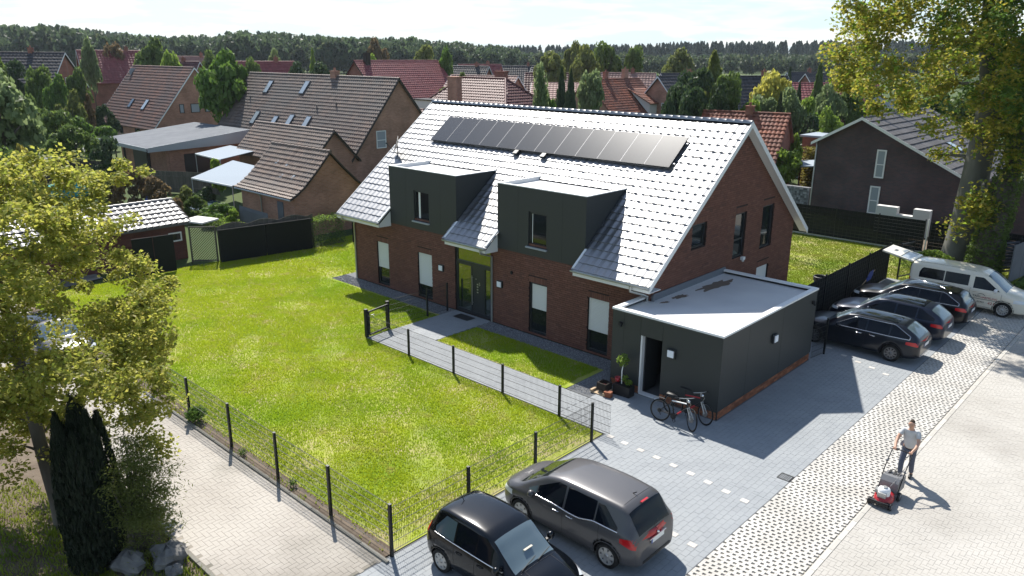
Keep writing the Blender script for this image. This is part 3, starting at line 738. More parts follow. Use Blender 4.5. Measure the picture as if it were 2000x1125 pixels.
def tile_roof(name, me, parent, org, u, v, n, length, slp, tw, tl, material, skip=None, limit=300, jit=.004):
    org, u, v, n = Vector(org), Vector(u), Vector(v), Vector(n); L = []
    nc = int(round(length/tw)); nr = int(slp/tl)
    sx = length/nc/tw
    for r in range(nr):
        for c in range(nc):
            p = org+u*(c*tw*sx)+v*(r*tl)
            if skip and skip(p+u*tw/2+v*tl/2): continue
            j = random.uniform(-jit, jit)
            m = Matrix(((u.x*sx,v.x,n.x,p.x+n.x*j),(u.y*sx,v.y,n.y,p.y+n.y*j),(u.z*sx,v.z,n.z,p.z+n.z*j),(0,0,0,1)))
            if jit: m = m @ Matrix.Rotation(random.uniform(-jit,jit)*1.5, 4, 'X') @ Matrix.Rotation(random.uniform(-jit,jit)*1.5, 4, 'Y')
            L.append(m)
    instances(name, me, L, parent, material, limit)
def in_dorm(p): return any(a < p.x < b and p.y < 2.42 for a, b in DORM)
tile_roof('roof_tile', tmesh, house, Vector((-OG,-OE-.04,ZE-.03))+ndir*.0, (1,0,0), vdir, ndir, W+2*OG, slope, TW, TL, M['roof_tile'], in_dorm)
# ridge tiles
rt = MB(); N = 7
for s, e, h in ((0,.40,0),):
    pr = [(math.cos(math.pi*i/N)*.125, math.sin(math.pi*i/N)*.11) for i in range(N+1)]
    for x, q in ((0,1.06),(.36,.96)): rt.v += [(x, y*q, z*q) for y, z in pr]
    rt.f += [(i, i+1, N+2+i, N+1+i) for i in range(N)]; rt.t += [0]*N; rt.sm += [True]*N
    rt.f.append(tuple(range(N+1))); rt.t.append(0); rt.sm.append(False)
rm = rt.mesh('ridge_tile', M['roof_tile'])
for i in range(53): link('ridge_tile', rm, house, Matrix.Translation((-OG+i*.336, D/2, ZR-.04+random.uniform(-.004,.004))))
# verges, fascia, soffits
tr = MB(); x0, x1 = W+OG, W+OG+.035
def bargeboard(b, xa, xb, ya, yb, dep, off=0.0):
    b.prism([(xa,ya,rz(ya)+.03-off),(xa,ya,rz(ya)-dep),(xa,yb,rz(yb)-dep),(xa,yb,rz(yb)+.03-off)], (xb-xa,0,0))
bargeboard(tr, x0, x1, -OE-.02, D/2, .20); tr.build('bargeboard', M['white_trim'], house)
tr = MB(); bargeboard(tr, x0, x1, D/2+.002, D+OE, .20); tr.build('bargeboard', M['white_trim'], house)
tr = MB(); bargeboard(tr, -OG-.035, -OG, -OE-.02, D/2, .20); tr.build('bargeboard', M['white_trim'], house)
sf = MB(); sf.prism([(W+.015,-OE,rz(-OE)-.125),(W+OG,-OE,rz(-OE)-.125),(W+OG,D/2,ZR-.125),(W+.015,D/2,ZR-.125)], (0,0,-.02))
sf.prism([(W+.015,D/2,ZR-.127),(W+OG,D/2,ZR-.127),(W+OG,D+OE,ZE-.127),(W+.015,D+OE,ZE-.127)], (0,0,-.02))
sf.build('soffit', M['white_trim'], house)
for xa, xb in ((-OG,2.885),(7.355,9.77),(14.21,W+OG)):
    f = MB(); f.box(xa, -OE, ZE-.25, xb, -OE+.03, ZE-.02); f.box(xa+.002, -OE+.032, ZE-.25, xb-.002, -.02, ZE-.23); f.build('fascia', M['white_trim'], house)
    g = MB(); pr = [(math.cos(math.pi+math.pi*i/8)*.075, math.sin(math.pi+math.pi*i/8)*.075) for i in range(9)]; n = 9
    o_ = [(xa-.03, -OE-.085+y, ZE-.03+z) for y, z in pr]; o2 = [(xb+.03, y, z) for _, y, z in o_]
    g.add(o_+o2, [(i, i+1, n+i+1, n+i) for i in range(n-1)], smooth=True); g.add(o_, [tuple(range(n))]); g.add(o2, [tuple(range(n))[::-1]])
    g.build('gutter', M['gutter'], house)
# white end boxes of the eaves against the dormers and verge strips
for xa, dirn in ((2.855,1),(7.355,-1),(9.74,1),(14.21,-1)):
    e = MB(); e.prism([(xa,-OE-.01,ZE+.0),(xa,-OE-.01,ZE-.25),(xa,-.03,ZE-.27),(xa,-.03,rz(-.03)+.02)], (.03,0,0)); e.build('eaves_end', M['white_trim'], house)
    s = MB(); xx = xa-.02; s.prism([(xx,-OE-.02,ZE+.0),(xx+.09,-OE-.02,ZE+.0),(xx+.09,-.04,rz(-.04)),(xx,-.04,rz(-.04))], (0,0,.075)); s.build('verge_strip', M['white_trim'], house)
# downpipes
def pipe(pts, r=.045): b = MB(); b.tube(pts, r, 10); return b.build('downpipe', M['gutter'], house)
pipe([(.12,-OE-.085,3.25),(.12,-OE-.085,3.12),(.02,-.06,2.86),(.02,-.06,.02)])
pipe([(9.55,-OE-.085,3.25),(9.55,-OE-.085,3.10),(9.46,-.06,2.82),(9.46,-.06,.02)])
pipe([(16.75,-OE-.085,3.25),(16.75,-OE-.085,3.08),(16.98,-.30,2.88),(17.02,-.15,2.80),(17.02,-.15,2.5)])
# dormers
for k, (xa, xb) in enumerate(DORM):
    wx = (4.60,5.60) if k == 0 else (11.43,12.36); yb = 2.48
    FD = Face((0,-.045,0), (1,0,0), (0,-1,0)); op = [(wx[0],wx[1],3.62,4.97)]
    b = MB()
    # front sheet of cladding around the window
    for s, e, t, q in ((xa,wx[0],DZ0,DZ1),(wx[1],xb,DZ0,DZ1),(wx[0],wx[1],DZ0,3.62),(wx[0],wx[1],4.97,DZ1)): b.quad(FD.p(s,t),FD.p(e,t),FD.p(e,q),FD.p(s,q))
    reveals(b, FD, op, .13)
    b.quad(FD.p(xa,DZ0,-.05),FD.p(xb,DZ0,-.05),FD.p(xb,DZ0),FD.p(xa,DZ0))
    for x, s in ((xa,-1),(xb,1)):
        p = [(x,-.045,DZ0),(x,-.045,DZ1),(x,yb,DZ1),(x,0,rz(0)-.3)]
        b.quad(*(p if s < 0 else p[::-1]))
    d = b.build('dormer', M['cladding'], house)
    for q in (wx[0]-.55, wx[1]+.75):
        jn = MB(); jn.box(q-.004,-.0475,DZ0+.01,q+.004,-.044,DZ1-.03); jn.build('panel_joint', M['black_plastic'], d)
    window(FD, wx[0], wx[1], 3.62, 4.97, d, dep=.12, sill=None, mull=(wx[0]+.28,) if k == 0 else (), bars=() if k == 0 else (4.72,), name='dormer_window') if False else None
    w = window(FD, wx[0], wx[1], 3.62, 4.97, house, dep=.12, sill=None, bars=(), name='dormer_window', glass='glass')
    s = MB(); s.box(wx[0]-.09, -.13, 3.545, wx[1]+.04, -.02, 3.60); s.build('window_sill', M['metal_pale'], w)
    gl = MB(); gl.box(wx[0]+(.22 if k == 0 else .12), .05, 3.70, wx[0]+(.34 if k == 0 else .15), .062, 4.9); gl.build('window_post', M['white_trim'], w)
    # coping and sunken flat roof
    c = MB(); t = .13
    c.box(xa-.02,-.065,DZ1-.02,xb+.02,-.065+t,DZ1+.012); c.box(xa-.02,-.063+t,DZ1-.02,xa+t,yb+.02,DZ1+.010); c.box(xb-t,-.063+t,DZ1-.02,xb+.02,yb+.02,DZ1+.010)
    c.quad((xa+t,-.064+t,DZ1-.16),(xa+t,-.064+t,DZ1-.018),(xb-t,-.064+t,DZ1-.018),(xb-t,-.064+t,DZ1-.16))
    c.quad((xa+t,yb,DZ1-.16),(xa+t,yb,DZ1-.018),(xa+t,-.06+t,DZ1-.018),(xa+t,-.06+t,DZ1-.16)); c.quad((xb-t,-.06+t,DZ1-.16),(xb-t,-.06+t,DZ1-.018),(xb-t,yb,DZ1-.018),(xb-t,yb,DZ1-.16))
    c.build('coping', M['white_trim'], d)
    m = MB(); m.quad((xa+t,-.064+t,DZ1-.15),(xb-t,-.064+t,DZ1-.15),(xb-t,yb+.1,DZ1-.15),(xa+t,yb+.1,DZ1-.15)); m.build('flat_roof', M['membrane'], d)
    f = MB()
    # lead flashing along the cheek foot
    for x in (xa-.006, xb+.006):
        for i in range(1):
            y0_, y1_ = .0, yb-.1
            f.obox(((x if x > xb else x), (y0_+y1_)/2, (rz(y0_)+rz(y1_))/2+.07), (.008,0,0), (0,(y1_-y0_)/2,(rz(y1_)-rz(y0_))/2), (0,0,.05))
    f.build('flashing', M['anthracite'], d)
# solar array
SO = Vector((1.95,3.38,rz(3.38))); SE = Vector((15.48,3.38,rz(3.38)))
for k in range(12):
    wv = (15.45-1.98)/12; xa = 1.98+k*wv+.012; xb = xa+wv-.024; y0, y1 = 3.36, 4.64
    tilt = .0
    def sp(x, y, d): return Vector((x, y, rz(y)))+ndir*d
    b = MB()
    P = [(xa,y0),(xb,y0),(xb,y1),(xa,y1)]
    lo = [sp(x,y,.115) for x, y in P]; hi = [sp(x,y,.155) for x, y in P]
    b.add(lo+hi, [(0,3,2,1),(4,5,6,7),(0,1,5,4),(1,2,6,5),(2,3,7,6),(3,0,4,7)])
    pn = b.build('solar_panel', M['solar_frame'], house)
    c = MB(); e = .014; c.quad(*[sp(x,y,.158) for x, y in ((xa+e,y0+e),(xb-e,y0+e),(xb-e,y1-e),(xa+e,y1-e))]); c.build('solar_cell', M['solar_cell'], pn)
r_ = MB()
for y in (3.55,4.4): r_.obox(sp(8.7,y,.075), (6.85,0,0), tuple(vdir*.02), tuple(ndir*.035))
r_.build('mounting_rail', M['steel'], house)
for k in range(1,12):
    x = 1.98+k*wv; r_ = MB()
    r_.quad(sp(x-.010,3.37,.157),sp(x+.010,3.37,.157),sp(x+.010,4.63,.157),sp(x-.010,4.63,.157))
    r_.build('gap_strip', M['solar_gap'], house)  # pale strip laid over the gap between two panels
# vents
for x in (7.75,9.33):
    y = 3.18; v = MB(); p0 = Vector((x,y,rz(y)))
    v.prism([p0+Vector((-.12,-.05,.05)), p0+Vector((.12,-.05,.05)), p0+vdir*.3+Vector((.10,0,.05)), p0+vdir*.3+Vector((-.10,0,.05))], ndir*.10); v.build('roof_vent', M['anthracite'], house)
# satellite dish
dish = thing('satellite_dish', 'dark grey satellite dish on the gleaming roof above the far box dormer', 'dish', (.45,2.45,rz(2.45)))
b = MB(); b.tube([(.45,2.45,rz(2.45)-.05),(.45,2.45,rz(2.45)+.55)], .025); b.build('mast', M['anthracite'], dish)
b = MB(); dn = Vector((-.62,-.72,.30)).normalized(); a1_ = dn.cross(Vector((0,0,1))).normalized(); a2_ = a1_.cross(dn)
cc = Vector((.45,2.45,rz(2.45)+.55)); V = [cc-dn*.03]; 
for rr, dd in ((.18,.0),(.42,.09)):
    V += [cc+dn*dd+a1_*math.cos(t)*rr+a2_*math.sin(t)*rr*1.05 for t in np.linspace(0, 2*math.pi, 20, endpoint=False)]
F = [(0, 1+(i+1)%20, 1+i) for i in range(20)]+[(1+i, 1+(i+1)%20, 21+(i+1)%20, 21+i) for i in range(20)]
b.add(V, F, smooth=True); b.build('reflector', M['anthracite'], dish)
b = MB(); b.tube([cc-a2_*.38+dn*.05, cc+dn*.5-a2_*.12], .015); b.tube([cc+dn*.46-a2_*.13, cc+dn*.56-a2_*.10], .035); b.build('receiver_arm', M['anthracite'], dish)
# wall lamps
def wall_lamp(loc, n, label):
    t = thing('wall_lamp', label, 'lamp', loc, 0, 'square wall lamps'); n = Vector(n); u = Vector((0,0,1)).cross(n); c = Vector(loc)
    b = MB(); b.obox(c+n*.035, u*.15, (0,0,.15), n*.035); b.build('housing', M['anthracite'], t)
    b = MB(); b.obox(c+n*.085, u*.11, (0,0,.11), n*.0149); b.build('shade', M['lamp_glass'], t)
wall_lamp((6.33,-.014,1.74), (0,-1,0), 'square white wall lamp left of the glazed front door beside a lowered shutter')
wall_lamp((9.90,-.014,1.74), (0,-1,0), 'square white wall lamp on brick right of the front door downpipe')
wall_lamp((19.10,-1.79,1.76), (0,-1,0), 'square white wall lamp above the bicycles beside the open annex doorway')
wall_lamp((20.81,1.75,1.76), (1,0,0), 'square white wall lamp on the long annex side facing the parking')
# small wall fittings
def fitting(name, label, cat, c, h, mtl):
    b = MB(); b.obox(c, (h[0],0,0), (0,h[1],0), (0,0,h[2])); b.tube([Vector(c), Vector(c)+Vector((h[0]*1.3, -h[1]*1.3 if h[0] < .07 else 0, -h[2]*1.2))], min(h)*.8, 8); o = b.build(name, mtl); tag(o, label, cat)
fitting('motion_sensor', 'small black motion sensor on brick wall right of the front door', 'sensor', (10.55,-.045,2.36), (.04,.035,.05), M['black_plastic'])
fitting('spotlight', 'small black spotlight high on the left end of the annex front', 'spotlight', (17.13,-1.83,2.27), (.06,.04,.05), M['black_plastic'])
fitting('spotlight', 'small black spotlight at the far top corner of the annex side', 'spotlight', (20.85,4.72,2.32), (.05,.05,.06), M['black_plastic'])
fitting('security_camera', 'small white camera on the brick gable above the annex roof', 'camera', (17.17,6.43,2.95), (.06,.10,.06), M['white_trim'])

# ---------------------------------------------------------------- annex
AX0, AX1, AY0, AY1, AZ = 16.783, 20.788, -1.773, 5.113, 2.756
annex = thing('annex', 'flat roofed dark grey clad annex with pale roof at the house corner', 'annex', (16.8,-1.77,0))
AF = Face((0,AY0,0), (1,0,0), (0,-1,0)); AR = Face((AX1,0,0), (0,1,0), (1,0,0))
ddoor = (17.90,18.72,.02,2.04)
core = MB()
for s, e, t, q in ((AX0,ddoor[0],0,AZ),(ddoor[1],AX1,0,AZ),(ddoor[0],ddoor[1],ddoor[3],AZ)): core.quad(AF.p(s,t,-.04),AF.p(e,t,-.04),AF.p(e,q,-.04),AF.p(s,q,-.04))
reveals(core, Face((0,AY0+.04,0),(1,0,0),(0,-1,0)), [ddoor], .25)
core.quad(AR.p(AY0+.04,0,-.04),AR.p(AY1,0,-.04),AR.p(AY1,AZ,-.04),AR.p(AY0+.04,AZ,-.04)); core.quad((AX1-.04,AY1,0),(W,AY1,0),(W,AY1,AZ),(AX1-.04,AY1,AZ)); core.quad((AX0,0,0),(AX0,AY0,0),(AX0,AY0,AZ),(AX0,0,AZ))
# dark room behind the doorway
core.quad((17.5,AY0+2.5,0),(19.2,AY0+2.5,0),(19.2,AY0+2.5,2.3),(17.5,AY0+2.5,2.3)); core.quad((17.5,AY0+.3,0),(17.5,AY0+2.5,0),(17.5,AY0+2.5,2.3),(17.5,AY0+.3,2.3)); core.quad((19.2,AY0+2.5,0),(19.2,AY0+.3,0),(19.2,AY0+.3,2.3),(19.2,AY0+2.5,2.3)); core.quad((17.5,AY0+.3,2.3),(17.5,AY0+2.5,2.3),(19.2,AY0+2.5,2.3),(19.2,AY0+.3,2.3))
core.build('core_wall', M['cladding'], annex)
def panel(fc, a0, a1, z0, z1): b = MB(); fbox(b, fc, a0+.004, a1-.004, z0+.004, z1-.004, -.038, 0); return b.build('cladding_panel', M['cladding'], annex)
zb = .30
for a, e, z0, z1 in ((AX0,17.24,zb,AZ-.06),(17.24,17.895,zb,AZ-.06),(17.895,18.725,2.06,AZ-.06),(18.725,AX1-.001,zb,AZ-.06)): panel(AF, a, e, z0, z1)
for a, e in ((AY0,-.05),(-.05,2.4),(2.4,AY1)): panel(AR, a, e, zb, AZ-.06)
pl = brick_list(Face((AX1-.046,0,0),(0,1,0),(1,0,0)), lambda z: AY0+.046, lambda z: AY1, .0, zb, [], lintel=False)
pl2 = brick_list(Face((0,AY0+.046,0),(1,0,0),(0,-1,0)), lambda z: AX0, lambda z: AX1-.046, .0, zb, [(17.9,18.72,0,.3)], lintel=False)
pieces('brick', annex, *[a+b for a, b in zip(pl, pl2)], M['brick_plinth'], 300)
cp = MB(); t = .17
cp.box(AX0-.02,AY0-.025,AZ-.055,AX1+.025,AY0+t,AZ+.01); cp.box(AX1-t,AY0+t+.002,AZ-.055,AX1+.025,AY1+.02,AZ+.008); cp.box(W+.02,AY1-t,AZ-.055,AX1-t-.002,AY1+.018,AZ+.008)
cp.box(AX0-.02,AY0+t+.002,AZ-.055,AX0+t,-.02,AZ+.008)
cp.build('coping', M['white_trim'], annex)
ins = MB()
ins.box(AX0+t,AY0+t-.05,AZ-.2,AX1-t,AY0+t-.003,AZ-.002); ins.build('parapet', M['membrane'], annex)
ins = MB(); ins.box(AX1-t+.003,AY0+t,AZ-.2,AX1-t+.05,AY1-t,AZ-.002); ins.build('parapet', M['membrane'], annex)
ms = MB(); ms.quad((AX0+.1,AY0+.1,AZ-.14),(AX1-.1,AY0+.1,AZ-.14),(AX1-.1,AY1-.1,AZ-.14),(W+.02,AY1-.1,AZ-.14),(W+.02,-.02,AZ-.14),(AX0+.1,-.02,AZ-.14)); ms.build('flat_roof', M['membrane'], annex)
fl = MB(); fl.box(W+.014,.05,AZ-.14,W+.05,AY1-.02,AZ+.10); fl.box(W+.014,-.02,AZ-.14,W+.10,.05,AZ+.06); fl.build('flashing', M['flashing'], annex)
# dried puddle left on the membrane: an irregular thin crust
for cxy, ln, wd, sd in (((17.75,3.3),2.1,.26,1),((17.55,1.15),.75,.15,3),((17.5,.2),.35,.08,5)):
    b = MB(); rs = random.Random(sd); n = 26; P = []
    for i in range(n):
        a = 2*math.pi*i/n; k = 1+rs.uniform(-.28,.28)
        P.append((cxy[0]+math.cos(a)*wd*k+math.sin(a)*.06, cxy[1]+math.sin(a)*ln/2*k*(1 if sd != 1 else 1), AZ-.136))
    b.add(P+[(cxy[0],cxy[1],AZ-.136)], [(i,(i+1)%n,n) for i in range(n)]); b.build('puddle_stain', M['stain'], annex)
dj = MB(); fbox(dj, AF, 17.90, 17.96, .02, 2.04, -.20, -.03); fbox(dj, AF, 17.96, 18.72, .02, .05, -.2, .03); dj.build('door_frame', M['white_trim'], annex)
dj = MB(); dj.obox((17.99,AY0+.55,1.03), (.022,0,0), (0,.36,0), (0,0,.98)); dlv = dj.build('door', M['anthracite'], annex)
dm = sheet('doormat', rect(7.75,-.72,8.65,-.22), .012, M['black_plastic'], kind=None); tag(dm, 'dark doormat lying on the paving before the front door', 'doormat')
# ---------------------------------------------------------------- wire mesh fences
def wire_panel(p0, p1, z0, z1, parent, material, vs=.05, hs=.2, bright=False):
    """double rod mat between two ground points: every rod is a bar"""
    p0, p1 = Vector(p0), Vector(p1); d = (p1-p0); L = d.length; d.normalize(); nrm = Vector((-d.y, d.x, 0))
    C = []; U = []; V = []; Wv = []; up = np.array((0,0,1.)); dn = np.array(d); nn = np.array(nrm)
    n = int(L/vs)
    for i in range(n+1):
        c = np.array(p0)+dn*min(i*vs, L); C.append(c+up*z0-nn*.0025); U.append(dn*.0023); V.append(nn*.0023); Wv.append(up*(z1-z0))
    C2 = []; 
    k = int(round((z1-z0-.06)/hs))
    for i in range(k+1):
        z = z0+.03+i*(z1-z0-.06)/k
        for s in (.006,-.006):
            C.append(np.array(p0+d*L/2)+up*(z-.003)+nn*s); U.append(dn*L/2); V.append(nn*.0024); Wv.append(up*.005)
    me = slab_boxes('mesh_panel', C, U, V, Wv, material)
    me.transform(wm(parent).inverted()); return link('mesh_panel', me, parent)
def fence_post(p, h, parent, w=.06, d=.04, rot=0.0):
    b = MB(); u = Vector((math.cos(rot), math.sin(rot), 0)); v = Vector((-u.y, u.x, 0))
    b.obox((p[0],p[1],h/2-.05), u*w/2, v*d/2, (0,0,h/2+.05)); b.obox((p[0],p[1],h+.006), u*(w/2+.003), v*(d/2+.003), (0,0,.0055))
    return b.build('post', M['anthracite_post'], parent)
f1 = thing('mesh_fence', 'low dark wire mesh fence along the light paved garden path', 'fence', (7.3,-4.83,0))
xs = [9.84,12.28,14.66,17.09]
for x in xs: fence_post((x,-4.83), 1.02, f1, .07, .06)
wire_panel((7.35,-4.80,0),(9.84,-4.80,0), .04, .98, f1, M['mesh_wire'])
for a, b_ in zip(xs, xs[1:]): wire_panel((a,-4.80,0),(b_,-4.80,0), .04, 1.0, f1, M['mesh_wire'])
wire_panel((17.09,-4.80,0),(19.0,-4.80,0), .04, 1.0, f1, M['mesh_wire'])
f2 = thing('mesh_fence', 'dark wire mesh fence between lawn and parked cars, running from the path corner', 'fence', (18.8,-5.4,0))
ys = [-5.45,-7.9,-10.35,-12.78]
for y in ys[:-1]: fence_post((18.82,y), 1.22, f2, .07, .06, R(90))
for a, b_ in zip(ys, ys[1:]): wire_panel((18.79,a,0),(18.79,b_,0), .04, 1.2, f2, M['mesh_wire'])
f3 = thing('mesh_fence', 'long dark wire mesh fence between lawn and the narrow driveway', 'fence', (18.8,-12.78,0))
xs = [18.86,16.5,14.08,11.58,9.0,6.4,3.9,1.4]
for x in xs: fence_post((x,-12.75), 1.32, f3, .075, .06)
for a, b_ in zip(xs, xs[1:]): wire_panel((a,-12.72,0),(b_,-12.72,0), .04, 1.3, f3, M['mesh_wire'])
# garden gate standing open at the head of the path
gt = thing('garden_gate', 'open dark garden gate with thick posts at the head of the path', 'gate', (7.1,-4.7,0))
for p in ((7.12,-4.72),(6.90,-3.50)): 
    b = MB(); b.box(p[0]-.06,p[1]-.06,-.05,p[0]+.06,p[1]+.06,1.12); b.box(p[0]-.065,p[1]-.065,1.121,p[0]+.065,p[1]+.065,1.135); b.build('gate_post', M['anthracite_post'], gt)
A, B = Vector((7.22,-4.66,0)), Vector((7.02,-3.58,0)); b = MB()
for s, e in ((A+Vector((0,0,.08)),A+Vector((0,0,1.04))),(B+Vector((0,0,.08)),B+Vector((0,0,1.04))),(A+Vector((0,0,.08)),B+Vector((0,0,.08))),(A+Vector((0,0,1.04)),B+Vector((0,0,1.04)))): b.bar(s, e, .05)
b.build('gate_frame', M['anthracite_post'], gt); wire_panel(A, B, .1, 1.02, gt, M['mesh_wire'])
b = MB(); b.tube([A+Vector((.05,.05,.92)), A+Vector((.12,.05,.92)), A+Vector((.12,.18,.92))], .012); b.build('handle', M['steel'], gt)
f4 = thing('mesh_fence', 'low dark wire fence from the gate back towards the front door', 'fence', (6.9,-3.5,0))
for p in ((6.98,-1.45),(7.02,-.35)): fence_post(p, 1.25, f4, .06, .06)
wire_panel((6.92,-3.42,0),(6.98,-1.45,0), .04, 1.2, f4, M['mesh_wire']); wire_panel((6.98,-1.45,0),(7.02,-.35,0), .04, 1.2, f4, M['mesh_wire'])
# short mesh screen at the annex corner
f5 = thing('mesh_fence', 'short wire mesh panel with one post at the rear corner of the annex', 'fence', (20.9,5.9,0))
fence_post((20.95,6.05), 1.42, f5, .06, .06); wire_panel((20.82,5.16,0),(20.95,6.05,0), .04, 1.4, f5, M['mesh_wire'])
# privacy fences woven with dark strips
def strip_fence(root, pts, h, z0=.05, nst=9):
    for a, b_ in zip(pts, pts[1:]):
        a, b_ = Vector(a), Vector(b_); d = (b_-a); L = d.length; d.normalize(); n = Vector((-d.y,d.x,0)); hh = (h-z0)/nst
        for i in range(nst):
            me = slab_boxes('privacy_strip', [np.array((a+b_)/2)+np.array((0,0,z0+(i+.5)*hh))-np.array(n)*.006], np.array(d)*(L/2-.035), np.array((0,0,hh/2-.004)), np.array(n)*.012, M['cladding_fence'], np.zeros(1))
            me.transform(wm(root).inverted()); link('privacy_strip', me, root)
        b = MB()
        k = int(L/.25)
        for j in range(1, k): 
            p = a+d*(j*L/k); b.obox((p.x,p.y,h/2), d*.004, n*.012, (0,0,h/2-.03))
        b.build('vertical_rod', M['mesh_wire'], root)
    for p in pts: fence_post(p, h+.06, root, .06, .06)
f6 = thing('privacy_fence', 'dark privacy strip fence behind the noses of the parked estates', 'fence', (19.05,5.2,0))
strip_fence(f6, [(19.08,y,0) for y in (5.25,7.85,10.45,13.05,15.65,18.5)], 1.78)
f7 = thing('privacy_fence', 'long dark privacy fence across the rear lawn before the dark brick house', 'fence', (11,25.7,0))
strip_fence(f7, [(8.4,25.7,0),(11.0,25.7,0),(13.62,25.7,0),(16.14,25.7,0),(18.66,25.7,0)], 1.82)
strip_fence(f7, [(18.95,25.7,0),(21.4,25.7,0),(23.9,25.7,0)], 1.75)
b = MB(); b.box(8.4,25.55,-.02,23.9,25.66,.05); b.build('base_board', M['kerb'], f7)
b = MB(); b.tube([(18.85,25.55,0),(18.85,25.55,1.95)], .035, 8); po = b.build('pale_post', M['white_trim']); tag(po, 'thin pale steel post where two rear privacy fence runs meet', 'post')
f8 = thing('privacy_fence', 'plain dark panel fence at the left end of the lawn', 'fence', (-7.3,-3,0))
for a, b_ in (((-7.55,-3.35,0),(-7.15,-.9,0)),((-7.15,-.85,0),(-6.75,1.75,0))):
    a, b_ = Vector(a), Vector(b_); d = (b_-a).normalized(); n = Vector((-d.y,d.x,0)); b = MB(); c = (a+b_)/2; b.obox((c.x,c.y,.9), d*((b_-a).length/2), n*.02, (0,0,.87)); b.build('fence_board', M['cladding_fence'], f8)
f9 = thing('privacy_fence', 'plain dark panel fence half hidden by the maple in front of the shed', 'fence', (-8,-6,0))
b = MB(); a, b_ = Vector((-7.75,-6.6,0)), Vector((-7.65,-5.75,0)); d = (b_-a).normalized(); n = Vector((-d.y,d.x,0))
for k in range(2): 
    b = MB(); c = a+d*(.43-k*1.0); b.obox((c.x,c.y,.98), d*.48, n*.02, (0,0,.95)); b.build('fence_board', M['cladding_fence'], f9)
f10 = thing('privacy_fence', 'dark panel fence just beyond the far house corner', 'fence', (-6.5,4,0))
b = MB(); b.obox((-6.3,5.2,.9), (.06,.95,0), (.02,-.002,0), (0,0,.88)); b.build('fence_board', M['cladding_fence'], f10)
